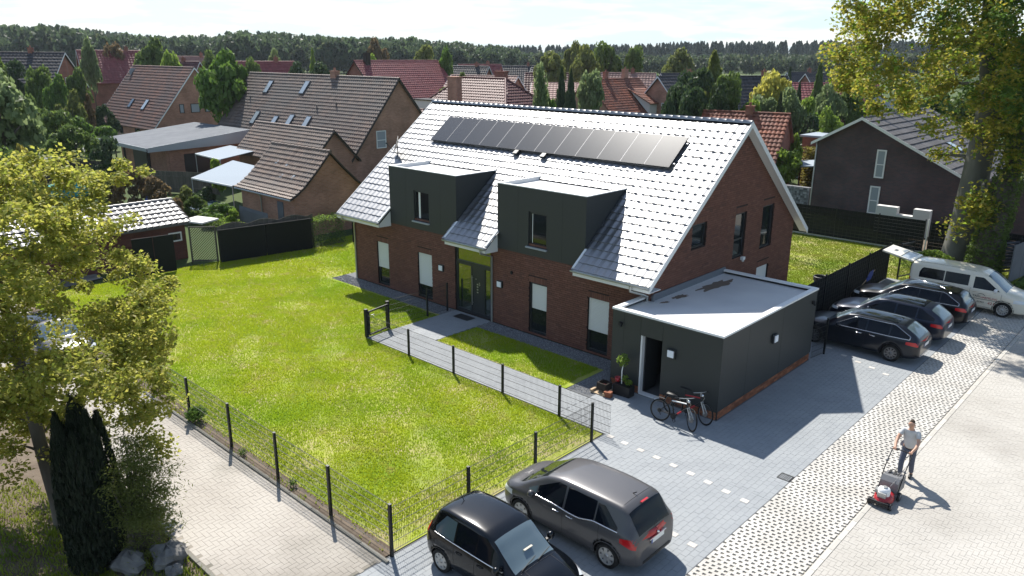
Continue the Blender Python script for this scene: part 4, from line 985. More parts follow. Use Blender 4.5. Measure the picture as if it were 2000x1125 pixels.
# ---------------------------------------------------------------- vehicles
def pchip(pts):
    xs = np.array([p[0] for p in pts], float); ys = np.array([p[1] for p in pts], float)
    h = np.diff(xs); dl = np.diff(ys)/h; m = np.zeros(len(xs)); m[0], m[-1] = dl[0], dl[-1]
    for i in range(1, len(xs)-1):
        if dl[i-1]*dl[i] > 0:
            w1, w2 = 2*h[i]+h[i-1], h[i]+2*h[i-1]; m[i] = (w1+w2)/(w1/dl[i-1]+w2/dl[i])
    def f(x):
        x = min(max(x, xs[0]), xs[-1]); i = min(max(int(np.searchsorted(xs, x))-1, 0), len(h)-1); t = (x-xs[i])/h[i]
        return (2*t**3-3*t*t+1)*ys[i]+(t**3-2*t*t+t)*h[i]*m[i]+(-2*t**3+3*t*t)*ys[i+1]+(t**3-t*t)*h[i]*m[i+1]
    return f
class CarShape:
    NS = 44
    def __init__(s, spec):
        s.L = spec['L']; s.sp = spec; s.zt = pchip(spec['ztop']); s.zb = pchip(spec['zbelt']); s.zs = pchip(spec['zsill']); s.w = pchip(spec['w']); s.wt = pchip(spec['wtop']); s.cache = {}
        s.rear_flat = spec.get('crown', .05)
    def section(s, x):
        k = round(x, 4)
        if k in s.cache: return s.cache[k]
        zs, zb, zt, w, wt = s.zs(x), s.zb(x), s.zt(x), s.w(x), s.wt(x)
        zb = min(zb, zt-.012); cr = min(s.rear_flat, (zt-zb)*.5); ze = zt-cr; wt = min(wt, w*.985)
        P = [(0,zs),(w*.90,zs),(w*.965,zs+.10*(zb-zs)),(w,zs+.42*(zb-zs)),(w*1.0,zs+.74*(zb-zs)),(w*.985,zs+.93*(zb-zs)),(w*.965,zb),(w*.955,zb+.02*(ze-zb)),
             (wt+.10*(w-wt),zb+.86*(ze-zb)),(wt,ze),(wt*.86,ze+.55*cr),(wt*.5,zt-.06*cr),(0,zt)]
        P = np.array(P)
        for _ in range(2):
            Q = [P[0]]
            for a, b in zip(P[:-1], P[1:]): Q += [a*.75+b*.25, a*.25+b*.75]
            Q.append(P[-1]); P = np.array(Q)
        seg = np.r_[0, np.cumsum(np.hypot(*np.diff(P, axis=0).T))]; t = np.linspace(0, seg[-1], s.NS)
        P = np.c_[np.interp(t, seg, P[:,0]), np.interp(t, seg, P[:,1])]
        s.cache[k] = P; return P
    def side_y(s, x, z):
        P = s.section(x); i0 = int(np.argmax(P[:,0] > s.w(x)*.88)); Q = P[i0:]
        j = int(np.argmax(Q[:,1])); Q = Q[:j+1]
        return float(np.interp(z, np.maximum.accumulate(Q[:,1]), Q[:,0]))
    def top_z(s, x, y):
        P = s.section(x); i0 = int(np.argmax(P[:,1] >= s.zb(x)*.98)); Q = P[i0:][::-1]
        return float(np.interp(abs(y), np.maximum.accumulate(Q[:,0]), Q[:,1]))
    def side_patch(s, b, x0, x1, lo, hi, sgn, off=.006, nx=14, nz=6, th=0):
        """area of the flank between heights lo(x) and hi(x)"""
        V = []; F = []
        lo = lo if callable(lo) else (lambda x, v=lo: v); hi = hi if callable(hi) else (lambda x, v=hi: v)
        for i in range(nx+1):
            x = x0+(x1-x0)*i/nx
            for j in range(nz+1):
                z = lo(x)+(hi(x)-lo(x))*j/nz; V.append((x, sgn*(s.side_y(x, z)+off), z+off*.2))
        for i in range(nx):
            for j in range(nz):
                f = (i*(nz+1)+j, (i+1)*(nz+1)+j, (i+1)*(nz+1)+j+1, i*(nz+1)+j+1); F.append(f if sgn < 0 else f[::-1])
        b.add(V, F, smooth=True); return b
    def top_patch(s, b, x0, x1, wl, off=.006, nx=12, ny=10):
        V = []; F = []; wl = wl if callable(wl) else (lambda x, v=wl: v)
        for i in range(nx+1):
            x = x0+(x1-x0)*i/nx
            for j in range(ny+1):
                y = wl(x)*(-1+2*j/ny); z = s.top_z(x, y); e = .01
                n = Vector((-(s.top_z(x+e,y)-s.top_z(x-e,y))/(2*e), -(s.top_z(x,y+e)-s.top_z(x,y-e))/(2*e), 1)).normalized()
                V.append(Vector((x,y,z))+n*off)
        for i in range(nx):
            for j in range(ny): F.append((i*(ny+1)+j, (i+1)*(ny+1)+j, (i+1)*(ny+1)+j+1, i*(ny+1)+j+1))
        b.add(V, F, smooth=True); return b
    def body(s, wheels, r_arch):
        L = s.L; xs = np.unique(np.round(np.concatenate([np.linspace(0,.3,14), np.linspace(.3,L-.4,int((L-.7)/.035)), np.linspace(L-.4,L,18)]), 4))
        V = []; n = s.NS
        for x in xs:
            P = s.section(x)
            for sg in (1, -1):
                for y, z in P:
                    yy = y
                    for wx in wheels:
                        if (x-wx)**2+(z-s.sp['r'])**2 < r_arch**2 and y > s.w(x)-.27: yy = s.w(wx)-.27
                    V.append((x, sg*yy, z))
        F = []; SM = []; MI = []
        for i in range(len(xs)-1):
            for sg in (0, 1):
                a = (2*i+sg)*n; c = (2*(i+1)+sg)*n
                for j in range(n-1):
                    q = (a+j, a+j+1, c+j+1, c+j); q = q if sg == 0 else q[::-1]
                    ins = [any((V[k][0]-wx)**2+(V[k][2]-s.sp['r'])**2 < r_arch**2 and abs(V[k][1]) < s.w(wx)-.2 and V[k][2] > s.zs(V[k][0])+.01 for wx in wheels) for k in q]
                    F.append(q); SM.append(not any(ins)); MI.append(1 if any(ins) else 0)
        k = len(xs)-1
        F.append(tuple(range(n, 2*n))+tuple(range(0, n))[::-1]); SM.append(False); MI.append(0)
        F.append(tuple(range(2*k*n, 2*k*n+n))+tuple(range(2*k*n+n, 2*k*n+2*n))[::-1]); SM.append(False); MI.append(0)
        me = bpy.data.meshes.new('body'); me.from_pydata([tuple(map(float, v)) for v in V], [], F)
        me.polygons.foreach_set('use_smooth', SM); me.polygons.foreach_set('material_index', MI); me.update(); return me
def wheel_parts(r, width, spokes, rimmat, style='spoke'):
    t = MB(); w = width/2; ri = r*.70
    t.lathe([(ri,-w*.9),(r*.90,-w),(r*.985,-w*.75),(r,-w*.3),(r,w*.3),(r*.985,w*.75),(r*.90,w),(ri,w*.9)], 28, axis='y', smooth=True, caps=False)
    tyre = t.mesh('wheel', M['tyre'])
    b = MB(); o = w*.82
    b.lathe([(ri+.004,-o*.2),(ri+.004,o),(ri*.90,o+.004),(ri*.86,o-.03),(ri*.86,-o*.1)], 28, axis='y', caps=False)
    b.lathe([(ri*.27,o-.05),(ri*.27,o-.004),(.0,o+.004)], 14, axis='y', caps=False)
    for k in range(spokes):
        a = 2*math.pi*k/spokes; u = Vector((math.cos(a),0,-math.sin(a))); v = Vector((-u.z,0,u.x))
        hw0, hw1 = (ri*.13, ri*.10) if style == 'spoke' else (ri*.20, ri*.24)
        P = [u*ri*.2-v*hw0, u*ri*.89-v*hw1, u*ri*.89+v*hw1, u*ri*.2+v*hw0]
        b.prism([p+Vector((0,o-.035,0)) for p in P], (0,.03,0))
    rim = b.mesh('rim', M[rimmat])
    d = MB(); d.lathe([(ri*.92,-.02),(ri*.92,.0),(0,.0)], 20, axis='y'); disc = d.mesh('brake_disc', M['black_plastic'])
    return tyre, rim, disc
def make_car(name, label, cat, spec, paintm, loc, rotz, group=None):
    S = CarShape(spec); L = S.L; r = spec['r']; W2 = spec['wheels']
    t = thing(name, label, cat, loc, rotz, group)
    off = Matrix.Translation((-L/2, 0, 0))
    def part(nm, b, m_, parent=None): 
        me = b.mesh(nm, M[m_]) if isinstance(b, MB) else b
        me.transform(off) if parent is None else None
        o = bpy.data.objects.new(nm, me); COL.objects.link(o); o.parent = parent or t
        if parent is not None: me.transform(off)
        return o
    me = S.body(W2, r+.055); me.materials.append(M[paintm]); me.materials.append(M['black_plastic']); me.transform(off)
    body = bpy.data.objects.new('body', me); COL.objects.link(body); body.parent = t
    # wheels
    ty, ri, di = wheel_parts(r, spec.get('tw', .21), spec['spokes'], spec.get('rim', 'rim'), spec.get('rimstyle', 'spoke'))
    for wx in W2:
        for sg in (-1, 1):
            w = bpy.data.objects.new('wheel', ty); COL.objects.link(w); w.parent = t
            w.location = (wx-L/2, sg*(S.w(wx)-spec.get('tw', .21)/2-.012), r); w.rotation_euler = (0, random.uniform(0, 1.2), 0 if sg > 0 else math.pi)
            for nm, m_ in (('rim', ri), ('brake_disc', di)):
                o = bpy.data.objects.new(nm, m_); COL.objects.link(o); o.parent = w
            b = MB(); R_ = r+.05; pts = []
            for k in range(19):
                a = math.pi*(-.08+1.16*k/18); x, z = wx+math.cos(a)*R_, r+math.sin(a)*R_
                if z < S.zs(x)-.02: continue
                pts.append((x, sg*(S.side_y(x, max(z, S.zs(x)+.06))-.004), z))
            if len(pts) > 2: b.tube(pts, .011, 6); part('wheel_arch', b, spec.get('archmat', paintm))
    # glass
    for sg in (-1, 1):
        for (x0, x1, lo, hi, m_) in spec['side_windows']:
            b = MB(); S.side_patch(b, x0, x1, lo, hi, sg, .004); part('side_window', b, m_)
        if spec.get('trim'):
            tm, x0, x1, lo, hi = spec['trim']
            b = MB(); n = 24; tp = spec.get('trim_r', .011)
            low = [(x0+(x1-x0)*k/n, lo(x0+(x1-x0)*k/n)) for k in range(n+1)]; up = [(x0+(x1-x0)*k/n, hi(x0+(x1-x0)*k/n)) for k in range(n+1)]
            pth = low if spec.get('trim_low') else low[::-1]+up
            if spec.get('trim_loop'): pth = low+up[::-1]+low[:1]
            b.tube([(x, sg*(S.side_y(x,z)+.006), z) for x, z in pth], tp, 5); part('window_trim', b, tm)
        # door gaps and handles
        b = MB()
        for x in spec['door_lines']:
            S.side_patch(b, x-.005, x+.005, lambda q: S.zs(q)+.10, lambda q: S.zb(q)-.0, sg, .0025, 1, 14)
        if len(spec['door_lines']) > 1:
            a, e = min(spec['door_lines']), max(spec['door_lines'])
            S.side_patch(b, a, e, lambda q: S.zs(q)+.10, lambda q: S.zs(q)+.108, sg, .0025, 20, 1)
        part('door_gap', b, 'black_plastic')
        for (x, z) in spec['handles']:
            b = MB(); y = S.side_y(x, z); b.tube([(x-.09, sg*(y+.005), z), (x-.06, sg*(y+.03), z+.003), (x+.06, sg*(y+.03), z+.008), (x+.09, sg*(y+.005), z+.01)], .014, 6); part('door_handle', b, spec.get('handlemat', paintm))
        x, z = spec['mirror']; y = S.side_y(x, z)
        b = MB(); b.lathe([(.0,-.085),(.05,-.078),(.085,-.05),(.092,0),(.085,.045),(.0,.05)], 12, c=(x+.02, sg*(y+.14), z+.05), axis='x'); mo = part('wing_mirror', b, spec.get('mirrormat', paintm))
        b = MB(); b.bar((x, sg*(y-.02), z-.01), (x+.02, sg*(y+.10), z+.03), .06, .04); part('mirror_arm', b, 'black_plastic', mo)
        for (nm, x0, x1, lo, hi, m_) in spec['lamps']:
            b = MB(); S.side_patch(b, x0, x1, lo, hi, sg, .006, 10, 5); part(nm, b, m_)
    for (nm, x0, x1, wl, m_) in spec['top_glass']:
        b = MB(); S.top_patch(b, x0, x1, wl, .005); part(nm, b, m_)
    for (nm, boxes, m_) in spec.get('boxes', []):
        b = MB()
        for q in boxes: b.box(*q)
        part(nm, b, m_)
    for (nm, pts, rr, m_) in spec.get('tubes', []):
        b = MB(); b.tube(pts, rr, 6); part(nm, b, m_)
    for (nm, x0, x1, y0, y1, m_, of) in spec.get('rails', []):
        for sg in (-1, 1):
            b = MB(); b.tube([(x0+(x1-x0)*k/16, sg*(y0+(y1-y0)*math.sin(math.pi*k/16)), S.top_z(x0+(x1-x0)*k/16, y0)+of*min(1, 4*min(k,16-k)/16)) for k in range(17)], .017, 6); part(nm, b, m_)
    for (x0, x1, y) in spec.get('seams', []):
        b = MB(); b.tube([(x0+(x1-x0)*k/12, y, S.top_z(x0+(x1-x0)*k/12, y)+.001) for k in range(13)], .006, 4); part('panel_seam', b, 'black_plastic')
    for (x, y0, y1) in spec.get('cross_seams', []):
        b = MB(); b.tube([(x, y0+(y1-y0)*k/10, S.top_z(x, y0+(y1-y0)*k/10)+.001) for k in range(11)], .006, 4); part('panel_seam', b, 'black_plastic')
    return t, S, part
def plate(L, z, rear=True, w=.26):
    x = -.014 if rear else L+.003
    return ('number_plate', [(x, -w, z, x+.012, w, z+.11)], 'plate_white'), ('plate_band', [(x-.003 if rear else x+.009, -w if not rear else w-.045, z, x+.006, -w+.045 if not rear else w, z+.11)], 'blue')

# grey compact people carrier
mpv = dict(L=4.29, r=.315, spokes=7, rimstyle='wide', wheels=(.78, 3.42),
  ztop=[(0,.70),(.03,.86),(.09,1.02),(.24,1.26),(.42,1.52),(.60,1.585),(1.4,1.615),(2.2,1.60),(2.75,1.50),(3.2,1.25),(3.62,1.02),(3.95,.93),(4.15,.82),(4.25,.68),(4.29,.52)],
  zbelt=[(0,.66),(.05,.84),(.2,1.02),(.6,1.03),(1.25,.99),(2.2,.95),(2.7,.945),(3.5,.90),(3.9,.83),(4.15,.68),(4.29,.48)],
  zsill=[(0,.30),(.4,.22),(3.9,.20),(4.29,.26)],
  w=[(0,.66),(.05,.76),(.18,.84),(.5,.885),(1.2,.905),(3.2,.905),(3.75,.87),(4.05,.77),(4.2,.62),(4.29,.42)],
  wtop=[(0,.6),(.1,.70),(.42,.635),(1.4,.67),(2.2,.66),(2.8,.655),(3.6,.76),(4.0,.68),(4.29,.38)],
  side_windows=[(.55,1.16,lambda x:1.06,lambda x:1.10+min((x-.50)*.75,.36),'car_glass'),(1.20,2.05,lambda x:1.02-.09*min(1,max(0,(x-1.25)/.3)),lambda x:1.49,'car_glass'),(2.11,2.92,lambda x:.985,lambda x:1.49-max(0,(x-2.35))*.52,'car_glass'),(2.96,3.20,lambda x:.985,lambda x:1.18-(x-2.96)*.55,'car_glass_pale')],
  trim=('chrome',.52,3.05,lambda x:1.045-.10*min(1,max(0,(x-1.2)/.4))+.03*min(1,max(0,(x-1.9)/.5)),lambda x:1.3), trim_low=True, trim_r=.016,
  door_lines=[1.02,2.08,3.16], handles=[(1.86,.86),(2.28,.86)], handlemat='chrome', mirror=(2.98,.99),
  lamps=[('tail_lamp',.02,.44,lambda x:.76+.28*max(0,x-.15),lambda x:1.0-.16*max(0,x-.1),'red_lamp'),('headlamp',3.72,4.17,lambda x:.66+.0*x,lambda x:.80-.15*max(0,x-3.9),'headlamp')],
  top_glass=[('rear_window',.10,.40,lambda x:.60+.02*x,'car_glass'),('windscreen',2.78,3.58,lambda x:.60+.10*(x-2.78),'glass_green')],
  boxes=[*plate(4.29,.72),('plate_trim',[(-.02,-.33,.835,.005,.33,.855)],'chrome'),('brake_lamp',[(.385,-.13,1.535,.43,.13,1.56)],'red_lamp'),('rear_bumper',[(-.012,-.55,.34,.01,.55,.40)],'black_plastic')],
  tubes=[('antenna',[(.72,0,1.59),(.62,0,1.66)],.012,'black_plastic'),('rear_wiper',[(.09,.02,1.04),(.16,-.28,1.13)],.008,'black_plastic'),('badge',[(-.008,-.03,.90),(.012,.03,.925)],.03,'chrome')],
  cross_seams=[(.60,-.62,.62)])
make_car('parked_car', 'dark grey compact people carrier with red tail lamps parked nose to the lawn fence', 'car', mpv, 'paint_grey', (21.25,-8.97,0), math.pi)[0].scale = (.95,.95,.95)
# small black hatchback
hat = dict(L=3.72, r=.285, spokes=7, rimstyle='wide', wheels=(.60, 3.02), tw=.17,
  ztop=[(0,.62),(.03,.80),(.10,1.0),(.25,1.26),(.42,1.46),(.7,1.505),(1.3,1.525),(1.75,1.50),(2.05,1.42),(2.35,1.20),(2.72,.96),(3.1,.90),(3.45,.78),(3.62,.66),(3.72,.46)],
  zbelt=[(0,.58),(.05,.78),(.2,.94),(.8,.93),(2.2,.88),(2.7,.86),(3.2,.76),(3.5,.64),(3.72,.42)],
  zsill=[(0,.28),(.3,.22),(3.4,.20),(3.72,.26)],
  w=[(0,.60),(.05,.68),(.18,.75),(.5,.79),(1.1,.80),(2.7,.80),(3.2,.76),(3.5,.66),(3.65,.52),(3.72,.36)],
  wtop=[(0,.5),(.1,.6),(.42,.575),(1.1,.60),(1.8,.60),(2.1,.60),(2.7,.62),(3.1,.55),(3.5,.48),(3.72,.3)],
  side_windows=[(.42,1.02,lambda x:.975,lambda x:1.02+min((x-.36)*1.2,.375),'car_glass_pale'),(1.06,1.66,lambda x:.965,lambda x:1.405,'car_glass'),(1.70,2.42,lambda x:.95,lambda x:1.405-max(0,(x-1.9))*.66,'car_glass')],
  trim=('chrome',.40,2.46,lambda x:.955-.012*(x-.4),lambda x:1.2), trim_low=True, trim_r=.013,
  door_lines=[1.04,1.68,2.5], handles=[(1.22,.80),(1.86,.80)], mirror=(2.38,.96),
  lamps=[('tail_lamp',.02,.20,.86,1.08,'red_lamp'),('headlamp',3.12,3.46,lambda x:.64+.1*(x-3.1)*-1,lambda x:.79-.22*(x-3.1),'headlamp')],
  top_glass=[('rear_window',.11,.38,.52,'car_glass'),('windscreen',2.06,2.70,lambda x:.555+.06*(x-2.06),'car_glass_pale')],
  boxes=[*plate(3.72,.52),*plate(3.72,.38,False),('grille',[(3.70,-.18,.50,3.735,.18,.58)],'black_plastic'),('dashboard_cloth',[(2.45,-.1,1.145,2.5,.15,1.155)],'cloth_beige')],
  tubes=[('antenna',[(.62,-.05,1.5),(.50,-.05,1.64)],.010,'black_plastic'),('wiper',[(2.74,-.45,.975),(2.66,.05,1.035)],.010,'black_plastic'),('wiper',[(2.74,.05,.985),(2.66,.5,1.03)],.010,'black_plastic')],
  seams=[(2.78,3.45,-.40),(2.78,3.45,.40)], cross_seams=[(2.77,-.52,.52)])
make_car('parked_car', 'small black hatchback parked facing out beside the corner post of the lawn fence', 'car', hat, 'paint_black', (21.28,-11.62,0), 0.0)[0].scale = (.97,.97,.97)
# three estates and a taxi van in the row behind the annex
def estate(L=4.70, H=1.455, glass='car_glass', chrome=True, rail=None, rim='rim', long_roof=False):
    k = L/4.70; h = H/1.455
    X = lambda P: [(a*k, b*h if b > .3 else b) for a, b in P]
    xr = .30 if long_roof else .46
    return dict(L=L, r=.325, spokes=10, wheels=(.92*k, 3.76*k), rim=rim,
      ztop=X([(0,.72),(.03,.86),(.10,.98),(.22,1.10),(xr+.05,1.30),(xr+.25,1.385),(1.5,1.445),(2.2,1.455),(2.6,1.41),(3.0,1.22),(3.42,.99),(3.9,.93),(4.35,.82),(4.58,.70),(4.70,.52)]),
      zbelt=X([(0,.66),(.05,.82),(.25,.95),(.9,.955),(2.2,.915),(3.3,.88),(3.9,.83),(4.35,.70),(4.70,.48)]),
      zsill=[(0,.32),(.4,.22),(L-.4,.20),(L,.24)],
      w=[(0,.66),(.05,.76),(.18,.84),(.5,.885),(1.2*k,.905),(3.4*k,.905),(4.0*k,.88),(4.4*k,.77),(4.6*k,.62),(L,.42)],
      wtop=[(0,.58),(.1,.66),(.45,.57),(1.5*k,.62),(2.2*k,.62),(2.7*k,.61),(3.4*k,.74),(4.0*k,.72),(4.4*k,.62),(L,.36)],
      side_windows=[(.40*k,1.05*k,lambda x:.985*h,lambda x:min(1.04*h+(x-.36*k)*.50,1.335*h),glass),(1.10*k,1.86*k,lambda x:.975*h,lambda x:1.345*h,glass),(1.92*k,2.95*k,lambda x:.955*h,lambda x:1.355*h-max(0,x-2.3*k)*.50,glass)],
      trim=('chrome',.36*k,3.0*k,lambda x:.968*h-.01*x,lambda x:min(1.05*h+(x-.36*k)*.52,1.36*h) if x < 2.3*k else 1.36*h-(x-2.3*k)*.54) if chrome else None, trim_r=.013, trim_loop=rail is not None,
      door_lines=[1.08*k,1.89*k,3.0*k], handles=[(1.62*k,.84*h),(2.10*k,.84*h)], mirror=(2.86*k,.95*h), handlemat='chrome' if chrome else None or 'paint_blue',
      lamps=[('tail_lamp',.02,.46,lambda x:.74*h+.10*x,lambda x:.91*h-.05*x,'red_lamp'),('headlamp',L-.50,L-.16,lambda x:.66*h,lambda x:.76*h-.15*max(0,x-L+.4),'headlamp')],
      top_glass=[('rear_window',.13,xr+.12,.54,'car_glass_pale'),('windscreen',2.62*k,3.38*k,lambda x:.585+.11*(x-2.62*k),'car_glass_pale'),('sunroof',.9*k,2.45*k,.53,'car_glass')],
      boxes=[*plate(L,.66*h)]+([('bumper_trim',[(-.012,-.6,.36,.012,.6,.385)],'chrome')] if chrome else []),
      tubes=[('rear_wiper',[(.12,.02,1.0*h),(.17,-.28,1.06*h)],.008,'black_plastic')],
      rails=[('roof_rail',.75*k,2.45*k,.565,.02,rail or 'black_plastic',.045)] if (rail or chrome) else [])
e1 = estate(4.70, 1.455, rail=None, rim='rim_dark'); e1['rails'] = []; e1['trim_loop'] = False
make_car('parked_car', 'blue black estate car with chrome window line, nearest of the row to the annex', 'car', e1, 'paint_blue_black', (21.55,7.85,0), math.pi, None)
e2 = estate(4.50, 1.48, chrome=False); e2['handlemat'] = 'paint_blue'
make_car('parked_car', 'dark blue estate car without chrome, middle one of the row of three', 'car', e2, 'paint_blue', (21.72,10.55,0), math.pi, None)
e3 = estate(4.78, 1.50, rail='chrome', long_roof=True)
make_car('parked_car', 'black estate car with silver roof rails and full chrome window frame beside the taxi van', 'car', e3, 'paint_night', (21.72,13.35,0), math.pi, None)
# taxi van
van = dict(L=4.88, r=.325, spokes=12, wheels=(.86, 3.86), rim='rim', crown=.07, archmat='paint_cream',
  ztop=[(0,1.60),(.02,1.72),(.10,1.79),(.4,1.82),(1.6,1.835),(2.6,1.80),(3.05,1.70),(3.45,1.45),(3.92,1.10),(4.3,1.02),(4.65,.88),(4.80,.72),(4.88,.52)],
  zbelt=[(0,1.08),(.3,1.10),(2.4,1.08),(3.7,1.0),(4.2,.90),(4.65,.74),(4.88,.48)],
  zsill=[(0,.32),(.4,.24),(4.5,.22),(4.88,.26)],
  w=[(0,.80),(.03,.85),(.12,.89),(.5,.90),(3.8,.90),(4.3,.86),(4.6,.74),(4.78,.58),(4.88,.4)],
  wtop=[(0,.72),(.1,.74),(2.5,.72),(3.0,.71),(3.9,.78),(4.4,.68),(4.88,.36)],
  side_windows=[(.40,1.42,lambda x:1.14,lambda x:1.14+.45*min(1,max(.3,(x-.30)/.2)),'car_glass'),(1.46,2.42,lambda x:1.13,lambda x:1.59,'car_glass'),(2.62,3.66,lambda x:1.08,lambda x:min(1.57,1.57-max(0,(x-2.95))*.70),'car_glass')],
  door_lines=[1.44,2.52,3.74], handles=[(2.70,.96),(2.36,.96)], mirror=(3.50,1.08), mirrormat='white_trim',
  lamps=[('tail_lamp',.0,.06,.72,1.08,'red_lamp'),('headlamp',4.20,4.62,lambda x:.70,lambda x:.84-.12*max(0,x-4.4),'headlamp'),('side_strip',1.2,3.9,.645,.665,'text_dark')],
  top_glass=[('windscreen',3.08,3.88,lambda x:.64+.11*(x-3.08),'car_glass_pale')],
  boxes=[('load_shade_patch',[(-.006,-.66,.55,.004,.66,1.58)],'black_plastic'),('front_bumper',[(4.80,-.52,.24,4.90,.52,.50)],'black_plastic')],  # dark patch on the closed rear stands in for the shaded load space
  seams=[(.15,2.6,-.60),(.15,2.6,.60)])
vt, VS, vpart = make_car('taxi_van', 'cream taxi van with raised tailgate and red lettering on its front door', 'van', van, 'paint_cream', (23.35,16.45,0), 0.0)
# raised tailgate: hinged at the roof end
hg = Vector((.02,0,1.76)); dr = Vector((-.80,0,.16)).normalized(); up_ = Vector((.16,0,.80)).normalized()
b = MB(); b.obox(hg+dr*.05, dr*.07, (0,.74,0), up_*.03); b.obox(hg+dr*.98, dr*.40, (0,.74,0), up_*.035); b.obox(hg+dr*.34-Vector((0,.70,0)), dr*.25, (0,.045,0), up_*.03); b.obox(hg+dr*.34+Vector((0,.70,0)), dr*.25, (0,.045,0), up_*.03)
tg = vpart('tailgate', b, 'paint_cream')
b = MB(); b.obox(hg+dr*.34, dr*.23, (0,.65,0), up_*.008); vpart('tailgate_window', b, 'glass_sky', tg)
b = MB(); b.obox(hg+dr*.98+up_*.0385, dr*.07, (0,.16,0), up_*.003); vpart('plate_recess', b, 'rim_dark', tg)
for sg in (-1,1): b = MB(); b.tube([(.03,sg*.70,1.35),(hg+dr*.55+Vector((0,sg*.7,-.03)))], .011); vpart('gas_strut', b, 'black_plastic', tg)
# lettering on the near front door (the -y flank)
def van_text(body, size, m_, x, z, sx=1.0):
    y = -(VS.side_y(x, z)+.009)
    me_o = text_obj('lettering', body, size, M[m_], vt, None, .001, sx, 'LEFT'); me_o.parent = vt
    me_o.matrix_basis = Matrix.Translation((x-4.88/2, y, z)) @ Matrix.Rotation(R(90), 4, 'X')
van_text('TAXI', .13, 'text_dark', 2.66, .72, 1.05); van_text('HARMELING', .125, 'text_red', 2.98, .70, .92); van_text('05903', .10, 'text_dark', 2.86, .49, 1.1); van_text('421', .17, 'text_red', 3.27, .47, 1.1)
b = MB(); b.tube([(2.66,-VS.side_y(2.66,.55)-.01,.56),(2.70,-VS.side_y(2.7,.55)-.01,.51),(2.76,-VS.side_y(2.76,.55)-.01,.55)], .014, 5); vpart('phone_mark', b, 'text_dark')
b = MB(); b.tube([(x, -VS.side_y(x,.86)-.01, .83+.07*math.sin((x-2.84)/.30*math.pi)) for x in np.linspace(2.84,3.14,9)], .008, 5); vpart('roof_mark', b, 'text_dark')
# dark car half hidden on the driveway under the maple, and one beyond the right-hand screen
e4 = estate(4.2, 1.46, chrome=False); e4['handlemat'] = 'paint_night'
make_car('parked_car', 'dark car on the narrow driveway glimpsed through the maple leaves', 'car', e4, 'paint_night', (.6,-13.9,0), 0.05, None)
